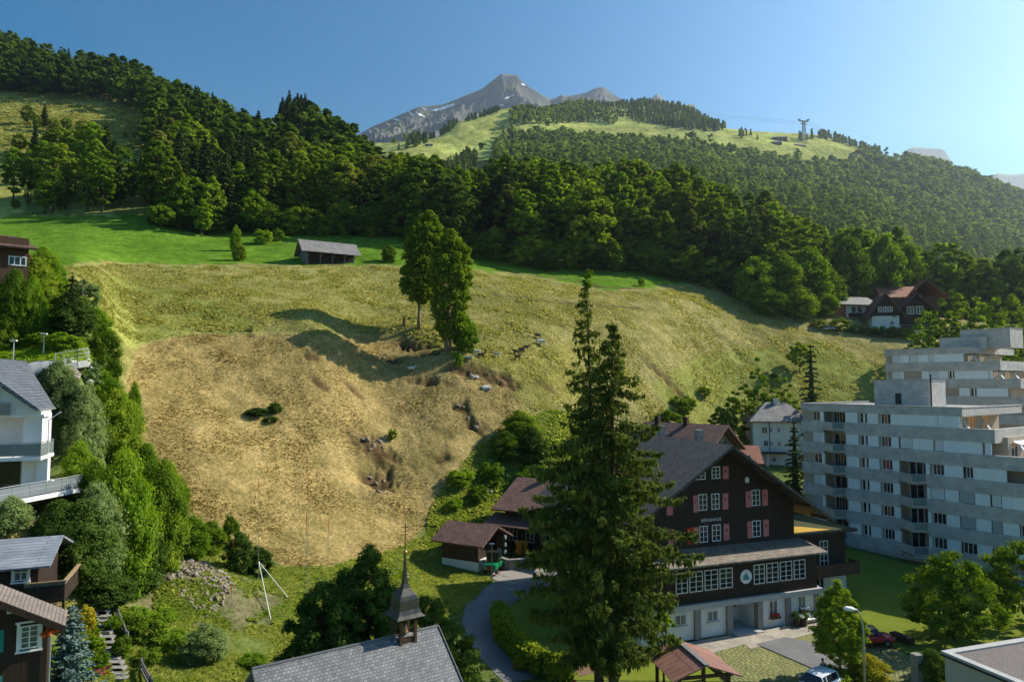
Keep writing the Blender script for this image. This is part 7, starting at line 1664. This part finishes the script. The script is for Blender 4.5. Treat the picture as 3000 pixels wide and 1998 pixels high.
def car(p, rz, paint, label, st, roofm=None, L=3.8):
    "st: stations (x, z_sill, z_belt, z_roof or None, halfwidth belt, halfwidth roof)"
    o = empty('car', p, rz, label, 'car')
    V = []; n = 0; rings = []
    for x, zl, zb, zr, hb, hr in st:
        rings.append([(x,-hb*.93,zl),(x,-hb,zl+(zb-zl)*.45),(x,-hb*.97,zb),(x,0,zb+.03),(x,hb*.97,zb),(x,hb,zl+(zb-zl)*.45),(x,hb*.93,zl)])
    mb = MB(); mb.v = [v for r_ in rings for v in r_]
    for i in range(len(rings)-1):
        for k in range(6): mb.f.append((i*7+k, i*7+k+1, (i+1)*7+k+1, (i+1)*7+k))
        mb.f.append((i*7+6, i*7, (i+1)*7, (i+1)*7+6))
    mb.f.append(tuple(range(7))); mb.f.append(tuple(range(len(mb.v)-1, len(mb.v)-8, -1)))
    b_ = mb.build('body', paint, o, True); md = b_.modifiers.new('s', 'SUBSURF'); md.levels = md.render_levels = 1
    cb = [s for s in st if s[3]]
    mb = MB(); rm = MB()
    mb.v = [v for (x, zl, zb, zr, hb, hr) in cb for v in ((x,-hb*.93,zb-.02),(x,-hr,zr-.06),(x,hr,zr-.06),(x,hb*.93,zb-.02))]
    for i in range(len(cb)-1):
        for k in range(3): mb.f.append((i*4+k, i*4+k+1, (i+1)*4+k+1, (i+1)*4+k))
    mb.f.append((0,1,2,3)); mb.f.append(tuple(len(mb.v)-1-k for k in range(4))); mb.build('windows', M_glass, o)
    cr = cb[1:-1]; rm.v = [v for (x, zl, zb, zr, hb, hr) in cr for v in ((x,-hr*1.02,zr-.05),(x,-hr*.85,zr),(x,hr*.85,zr),(x,hr*1.02,zr-.05))]
    for i in range(len(cr)-1):
        for k in range(3): rm.f.append((i*4+k, i*4+k+1, (i+1)*4+k+1, (i+1)*4+k))
    rm.build('car_roof', roofm or paint, o, True)
    for xi in (cr[0], cr[len(cr)//2], cr[-1]):
        for s in (-1, 1): MB().bar((xi[0]+(.28 if xi is cr[0] and cb[0][0] > xi[0] else 0), s*xi[4]*.935, xi[2]-.02), (xi[0], s*xi[5]*1.01, xi[3]-.06), .07, .05).build('pillar', paint, o)
    xs = [s[0] for s in st]; xf = max(xs)-.72; xr = min(xs)+.68; hw = st[len(st)//2][4]
    for x in (xf, xr):
        for s in (-1, 1): wheel(o, x, s*(hw-.08))
    for s in (-1, 1):
        MB().box(max(xs)-.1, max(xs)-.0, s*hw*.55-.16, s*hw*.55+.16, .58, .74).build('headlight', M_grayp, o, bevel=.03)
        MB().box(min(xs)-.02, min(xs)+.06, s*hw*.72-.1, s*hw*.72+.1, .6, .85).build('tail_light', M_red, o, bevel=.02)
        MB().box(cb[-1][0]-.5 if False else .55, .72, s*(hw+.12)-.09, s*(hw+.12)+.09, .95, 1.08).build('mirror', paint, o, bevel=.02)
    return o
ST1 = [(-1.85,.35,.85,None,.74,.5),(-1.78,.28,.98,1.0,.8,.6),(-1.5,.22,1.0,1.38,.83,.62),(-.8,.2,.99,1.42,.84,.64),(0,.2,.97,1.41,.84,.64),(.45,.2,.95,1.36,.84,.62),(.98,.2,.92,.96,.83,.7),(1.5,.24,.84,None,.80,.6),(1.8,.3,.7,None,.70,.5)]
p = ground(2572, 1900); car(Vector((p.x-.2, p.y+.8, p.z+.1)), R(-8), carpaint('red_car_paint', (.70,.02,.02)), 'small red hatchback with black roof parked beyond the young maple', ST1, M_iron)
ST2 = [(-2.0,.35,.88,None,.76,.5),(-1.92,.28,1.0,1.03,.82,.6),(-1.4,.22,1.0,1.42,.86,.64),(-.7,.2,.99,1.47,.87,.66),(.1,.2,.97,1.46,.87,.66),(.5,.2,.95,1.38,.87,.62),(1.15,.2,.93,.97,.85,.7),(1.7,.24,.82,None,.82,.6),(2.0,.3,.68,None,.72,.5)]
pw = at(2395, 1985, 50.4); pw.z = hz(pw.x, pw.y)+.1; car(pw, R(215), carpaint('white_car_paint', (.75,.76,.78)), 'white car at the bottom edge beside the young maple', ST2)
g_ = ground(2405, 1425) or onY(2330, 100, 1425)
p = onY(2325, 97, 1440); car(Vector((p.x, p.y, p.z+.05)), R(-30), carpaint('dark_car_paint', (.02,.025,.035)), 'dark car partly hidden between the hostel roof and the apartment block', ST2)
p = at_g(2425, 195, 925, .1); car(p, R(-40), carpaint('silver_car_paint', (.35,.42,.48)), 'pale blue car parked left below the bungalow', ST2)
# green tracked transporter at the garage
g_ = ground(1428, 1668); o = empty('transporter', Vector((g_.x+.7, g_.y-.9, g_.z)), R(-105), 'small green farm transporter with cab parked in front of the garage', 'vehicle')
M_green = carpaint('green_paint', (.01,.25,.09))
MB().box(-.2,1.5,-.75,.75,.45,1.15).build('body', M_green, o, bevel=.12); MB().prism([(-.9,1.1),(.35,1.1),(.2,2.1),(-.8,2.1)], -.7, .7).build('cab_glass', M_glass, o)
MB().box(-.95,.35,-.75,.75,2.1,2.2).build('cab_roof', M_iron, o, bevel=.03)
for x, z in ((.33,0),(-.86,0)):
    for y in (-.71,.71): MB().bar((x,y,1.1),(x-.12*(1 if x > 0 else -1),y,2.12), .07).build('cab_post', M_green, o)
MB().box(-1.6,-.2,-.8,.8,.55,.95).build('load_bed', M_green, o, bevel=.03); MB().box(1.502,1.56,-.35,.35,.6,.95).build('red_emblem', M_red, o)
for x in (-1.0, 1.0):
    for y in (-.7,.7): wheel(o, x, y, .36, .25)
g_ = ground(1528, 1650); o = empty('orange_grab', Vector((g_.x, g_.y, g_.z+.9)), R(20), 'orange steel grab standing on the stone wall by the driveway', 'machine')
mo = mat('orange_steel', (.55,.22,.03), (.45,.17,.02), .5, 3, bump=.1)
MB().prism([(-.7,1.4),(-.5,1.0),(-.65,.2),(-.2,.0),(-.15,1.0),(-.2,1.4)], -.45, .45).build('jaw', mo, o); MB().prism([(.7,1.4),(.5,1.0),(.65,.2),(.2,.0),(.15,1.0),(.2,1.4)], -.45, .45).build('jaw', mo, o)
MB().box(-.75,.75,-.3,.3,1.4,1.62).build('crossbar', mo, o); MB().tube([(0,0,1.6),(0,0,2.5)], .06, 6).build('rod', M_iron, o)
g_ = ground(1480, 1655); o = empty('striped_pole', g_, 0, 'black and white banded carved pole beside the garage gable', 'pole')
for i in range(8): MB().tube([(0,0,i*.42),(0,0,i*.42+.40)], .13 if i % 2 else .09, 8).build('band', M_white if i % 2 else M_iron, o)
for px, py, lb in ((1478,1690,'round manhole cover on the driveway below the garage'),(1497,1730,'round manhole cover in the bend of the lane')):
    g_ = ground(px, py); o = empty('manhole_cover', (g_.x, g_.y, g_.z+.05), 0, lb, 'manhole'); MB().lathe([(0,.03),(.36,.03),(.42,.0)], 20).build('lid', M_stone, o)
# bench, barrels
def on_hostel(x, y, z=0): return hostel.p + hostel.u*x + hostel.v*y + Vector((0,0,z))
xb = hostel.lo(2362, 1812)[0]
o = empty('bench', on_hostel(xb, -.55), hostel.rz, 'white bench against the hostel wall beside the right corner pillar', 'bench')
MB().box(-1.2,1.2,-.25,.2,.42,.48).build('seat', M_white, o); MB().box(-1.2,1.2,.21,.25,.55,.9).build('backrest', M_white, o)
for x in (-1,1): MB().box(x-.05,x+.05,-.22,.2,0,.42).build('leg', M_gwood, o)
xb = hostel.lo(2322, 1820)[0]
for i, (dx, lb) in enumerate(((-.2,'wooden barrel with dark plants left of the white bench'),(.45,'smaller planted tub directly beside the white bench'))):
    o = empty('plant_barrel', on_hostel(xb+dx, -.7-.2*i), 0, lb, 'planter'); MB().lathe([(0,0),(.26,0),(.33,.3),(.28,.65),(.0,.62)], 14).build('barrel', M_bwood, o, True)
    V, Fq, T = crown(90+i, BP, .9, 8, 50, .4, .1, .7); q = obj('plants', tinted('plants', V, Fq, T), L_dark, o); q.location = (0,0,.55)
# log on the lawn
a_ = ground(2615, 1872); b_ = ground(2672, 1895); o = empty('log_bench', a_, 0, 'dark squared log lying on the lawn right of the red car', 'log'); d_ = b_-a_
MB().bar((0,0,.3), d_+Vector((0,0,.3)), .7, .6).build('log', M_bwood, o, bevel=.06)
# gate pillar
p = at(2688, 1990, 51.5); p.z = hz(p.x, p.y); o = empty('gate_pillar', p, R(18), 'rough stone gate pillar left of the dark hedge', 'pillar'); MB().box(-.3,.3,-.3,.3,0,2.1).build('shaft', M_stone, o)
# hydrant
p = onY(1683, 50.5, 1925); o = empty('hydrant', p, 0, 'red hydrant in the shade below the spruces', 'hydrant'); MB().lathe([(.16,0),(.12,.08),(.11,.8),(.16,.84),(.15,.95),(.05,1.05),(0,1.05)], 12).build('body', M_red, o, True)
for s in (-1,1): MB().tube([(0,0,.7),(s*.24,0,.7)], .06, 8).build('outlet', M_red, o)
# stumps
for px, py, s, lb in ((1184,955,1.5,'dark broken tree stump left of the left ash'),(736,978,.9,'low tree stump at the top edge of the mown slope')):
    p = ground(px, py); o = empty('tree_stump', p, 0, lb, 'stump'); MB().lathe([(.55*s*.5,-.3),(.38*s*.5,.2*s),(.30*s*.5,.8*s),(.2*s*.5,1.1*s),(0,.9*s)], 9).build('wood', M_bark, o)
# ======================= ANIMALS AND PERSON =======================
def skin(name, joints, edges, m, parent=None, sub=1, loc=None, rz=0):
    me = bpy.data.meshes.new(name); me.from_pydata([j[:3] for j in joints], edges, []); me.update(); o = obj(name, me, m, parent)
    o.modifiers.new('k', 'SKIN'); sv_ = me.skin_vertices[0].data
    for i, j in enumerate(joints): sv_[i].radius = (j[3], j[4] if len(j) > 4 else j[3])
    sv_[0].use_root = True; q = o.modifiers.new('s', 'SUBSURF'); q.levels = q.render_levels = sub; return o
M_goatw = mat('white_fur', (.62,.59,.53), (.52,.49,.44), .95, 6, bump=.2); M_goatb = mat('dark_fur', (.05,.035,.025), (.09,.06,.04), .95, 6, bump=.2)
def goat(lying, m):
    z = .28 if lying else .62
    J = [(0,0,z,.20,.22),(.30,0,z+.02,.20,.21),(-.32,0,z,.19,.21),(.48,0,z+.14,.12,.13),(.60,0,z+.32,.08,.09),(.70,0,z+.38,.075,.07),(.86,0,z+.30,.04,.045),(-.50,0,z+.08,.05),(-.60,0,z+.0,.02)]
    E = [(0,1),(0,2),(1,3),(3,4),(4,5),(5,6),(2,7),(7,8)]
    for x, par_ in ((.30,1),(-.34,2)):
        for s in (-1,1):
            b = len(J)
            if lying: J += [(x+.02,s*.15,z-.1,.07),(x+.22,s*.19,.07,.04),(x+.02,s*.2,.05,.03)]
            else: J += [(x,s*.11,z-.2,.07),(x+(.02 if x > 0 else -.06),s*.11,z-.38,.04),(x,s*.11,.03,.032)]
            E += [(par_,b),(b,b+1),(b+1,b+2)]
    return J, E
for i, (px, py, ly, dk, rr, lb) in enumerate([(1204,1087,1,0,10,'white goat lying alone below the ash shadow'),(1393,1113,1,0,200,'white goat resting on the bare soil patch'),(1420,1142,1,0,30,'white goat lying lowest on the slope, left'),(1430,1149,1,0,170,'white goat lying lowest on the slope, right'),
        (1374,1053,1,0,0,'white goat nearest the right ash'),(1399,1044,0,0,180,'white goat standing above the dark one by the ash'),(1409,1053,0,1,10,'dark goat standing right of the ashes'),(1457,1049,0,0,150,'lone white goat between the ash and the dark herd'),
        (1516,1056,0,1,20,'dark goat below the little herd on the path'),(1512,1041,0,1,200,'leftmost dark goat of the herd on the path'),(1528,1034,0,1,20,'middle dark goat of the herd on the path'),(1540,1030,0,1,0,'rightmost dark goat of the herd on the path'),
        (1576,994,0,1,180,'dark goat standing highest on the meadow'),(1578,1014,0,0,20,'left goat of the white pair below the highest one'),(1590,1013,0,0,160,'right goat of the white pair below the highest one')]):
    p = ground(px, py); o = empty('goat', p, R(rr), lb, 'goat', 'goats grazing below the two ashes'); J, E = goat(ly, None); m_ = M_goatb if dk else M_goatw
    sc_ = 1.25; o.scale = (sc_,)*3; skin('body', J, E, m_, o); z = .28 if ly else .62
    hn = MB()
    for s in (-1,1): hn.tube([(.69,s*.04,z+.43),(.66,s*.06,z+.55),(.58,s*.08,z+.60)], [.02,.015,.005], 5)
    hn.build('horns', M_barkl, o)
p = ground(2412, 1965) or onY(2412, 52.5, 1965)
p = onY(2412, 52.2, 1960)
o = empty('person', p, R(200), 'person with brown hair and dark jacket standing behind the white car', 'person')
M_skin = mat('skin', (.55,.33,.24), (.5,.3,.21), .6, 4, bump=0); M_jack = mat('dark_cloth', (.02,.022,.035), (.035,.035,.05), .9, 8, bump=.1); M_hair = mat('brown_hair', (.09,.045,.02), (.14,.07,.03), .7, 14, bump=.3)
J = [(0,0,.95,.15,.12),(0,0,1.15,.14,.11),(0,0,1.38,.17,.11),(0,0,1.50,.065),(0,.01,1.60,.085,.095),(0,.01,1.70,.075,.085),(.19,0,1.40,.06),(.25,.02,1.12,.045),(.24,.12,.90,.035),(-.19,0,1.40,.06),(-.25,.02,1.12,.045),(-.24,.12,.90,.035),(.10,0,.85,.10),(.11,.02,.48,.065),(.12,0,.08,.05),(.12,.16,.04,.04),(-.10,0,.85,.10),(-.11,.02,.48,.065),(-.12,0,.08,.05),(-.12,.16,.04,.04)]
E = [(0,1),(1,2),(2,3),(3,4),(4,5),(2,6),(6,7),(7,8),(2,9),(9,10),(10,11),(0,12),(12,13),(13,14),(14,15),(0,16),(16,17),(17,18),(18,19)]
skin('body', J, E, M_skin, o, 2)
J2 = [(0,0,.95,.165,.135),(0,0,1.15,.155,.125),(0,0,1.38,.185,.125),(.20,0,1.41,.072),(.255,.02,1.12,.057),(.245,.11,.93,.047),(-.20,0,1.41,.072),(-.255,.02,1.12,.057),(-.245,.11,.93,.047)]
skin('jacket', J2, [(0,1),(1,2),(2,3),(3,4),(4,5),(2,6),(6,7),(7,8)], M_jack, o, 1)
J3 = [(0,0,.92,.16,.13),(.10,0,.82,.115),(.11,.02,.48,.08),(.12,0,.12,.062),(-.10,0,.82,.115),(-.11,.02,.48,.08),(-.12,0,.12,.062)]
skin('trousers', J3, [(0,1),(1,2),(2,3),(0,4),(4,5),(5,6)], mat('grey_cloth', (.06,.065,.08), (.08,.08,.1), .9, 8, bump=.1), o, 1)
v_, f_ = ICO2; vv = v_*np.array([.098,.108,.10])+np.array([0,-.012,1.705]); obj('hair', npmesh('hair', vv, f_, True), M_hair, o)
for s in (-1,1):
    mb = MB(); mb.box(s*.24-.03, s*.24+.03, .10, .16, .80, .90)
    for k in range(4): mb.bar((s*.24-.024+k*.016,.13,.81),(s*.24-.024+k*.016,.145,.735-.008*(k in (1,2))), .013)
    mb.bar((s*.215,.14,.87),(s*.205,.17,.81), .016); mb.build('hand', M_skin, o)
# ======================= CABLE CAR MAST AND ALP HUTS =======================
def fg(px, Y): x = (px-1500)/2000*Y; return Vector((x, Y, float(HF(x, Y))))
g_ = farground(2356, 418) or fg(2356, 1400)
top = at(2356, 352, g_.y); hm = top.z-g_.z; o = empty('cable_car_mast', g_, 0, 'tall steel cable car mast on the grassy saddle of the hill', 'mast')
m_ = MB()
for s in ((-1,-1),(1,-1),(1,1),(-1,1)): m_.bar((s[0]*3.2,s[1]*3.2,-3),(s[0]*1.6,s[1]*1.6,hm*.93), .9)
for i in range(6):
    z0_, z1_ = hm*.93*i/6, hm*.93*(i+1)/6; a_, b_ = 3.2-1.6*i/6, 3.2-1.6*(i+1)/6
    for s in (-1,1): m_.bar((-a_*s,-a_,z0_),(b_*s,-b_,z1_), .45); m_.bar((-a_,a_*s,z0_),(-b_,-b_*s,z1_), .45)
mo_ = mat('mast_steel', (.30,.32,.35), (.25,.27,.3), .6, 1, bump=0); m_.build('tower', mo_, o)
MB().bar((-9,-2,hm*.94),(9,2,hm*.94), 2.2, 2.0).build('cross_arm', mo_, o); MB().bar((-7,-2,hm*.82),(7,2,hm*.82), 1.4, 1.4).build('cross_arm', mo_, o)
for x in (-8.5,8.5): MB().box(x-2,x+2,-1.5,1.5,hm*.97,hm*1.03).build('saddle', mo_, o)
a_ = at(2340, 357, g_.y); b_ = at(2370, 357, g_.y)
for i, (s_, q) in enumerate(((a_, (2020,320,2400)), (b_, (2440,388,1250)))):
    e_ = at(*q); mid = (s_+e_)/2-Vector((0,0,6)); o = empty('cable', s_, 0, ['cable running left from the mast up towards the peaks','cable running right from the mast down to the valley'][i], 'cable')
    MB().tube([(0,0,0), mid-s_, e_-s_], .22, 5).build('rope', mo_, o); MB().tube([(0,0,-5), mid-s_-Vector((0,0,5)), e_-s_-Vector((0,0,5))], .22, 5).build('rope', mo_, o)
for px, py, w_, d_, hh_, rr, lb in ((2286,412,24,10,5,-6,'alp house with long pale roof on the hill left of the mast'),(2277,424,16,8,4,-6,'lower hut below the long alp house'),(2350,432,20,9,4,14,'grey roofed hut on the hill below the mast'),(1257,430,9,7,3.5,10,'tiny red-brown hut at the left foot of the grassy dome')):
    g_ = farground(px, py) or fg(px, 1380); hh2 = Hs('alp_hut', g_+Vector((-w_/2,0,0)), R(rr), lb, 'hut', 'huts on the far grassy hill')
    hh2.part('wall', MB().box(0,w_,0,d_,-6,hh_), M_bwood); gable_roof(hh2, -1.5, w_+1.5, -1.5, d_+1.5, hh_, hh_+d_*.4, M_t_grey, .4, 'x')
    hh2.part('window', MB().box(w_*.3,w_*.3+2,-.1,-.01,1,2.5).box(w_*.6,w_*.6+2,-.1,-.01,1,2.5), M_white)
# ---------------- air ----------------
hb = MB().box(-2600, 6000, -200, 6300, -26, 2400)
m = bpy.data.materials.new('air'); m.use_nodes = True; n = m.node_tree.nodes; l = m.node_tree.links; n.clear()
o_ = n.new('ShaderNodeOutputMaterial'); pv = n.new('ShaderNodeVolumePrincipled')
pv.inputs['Color'].default_value = (.72,.86,1,1); pv.inputs['Density'].default_value = 7.0e-5; pv.inputs['Anisotropy'].default_value = .6
l.new(pv.outputs[0], o_.inputs['Volume'])
tag(hb.build('haze', m), kind='stuff')
try: sc.cycles.volume_bounces = 0
except Exception: pass
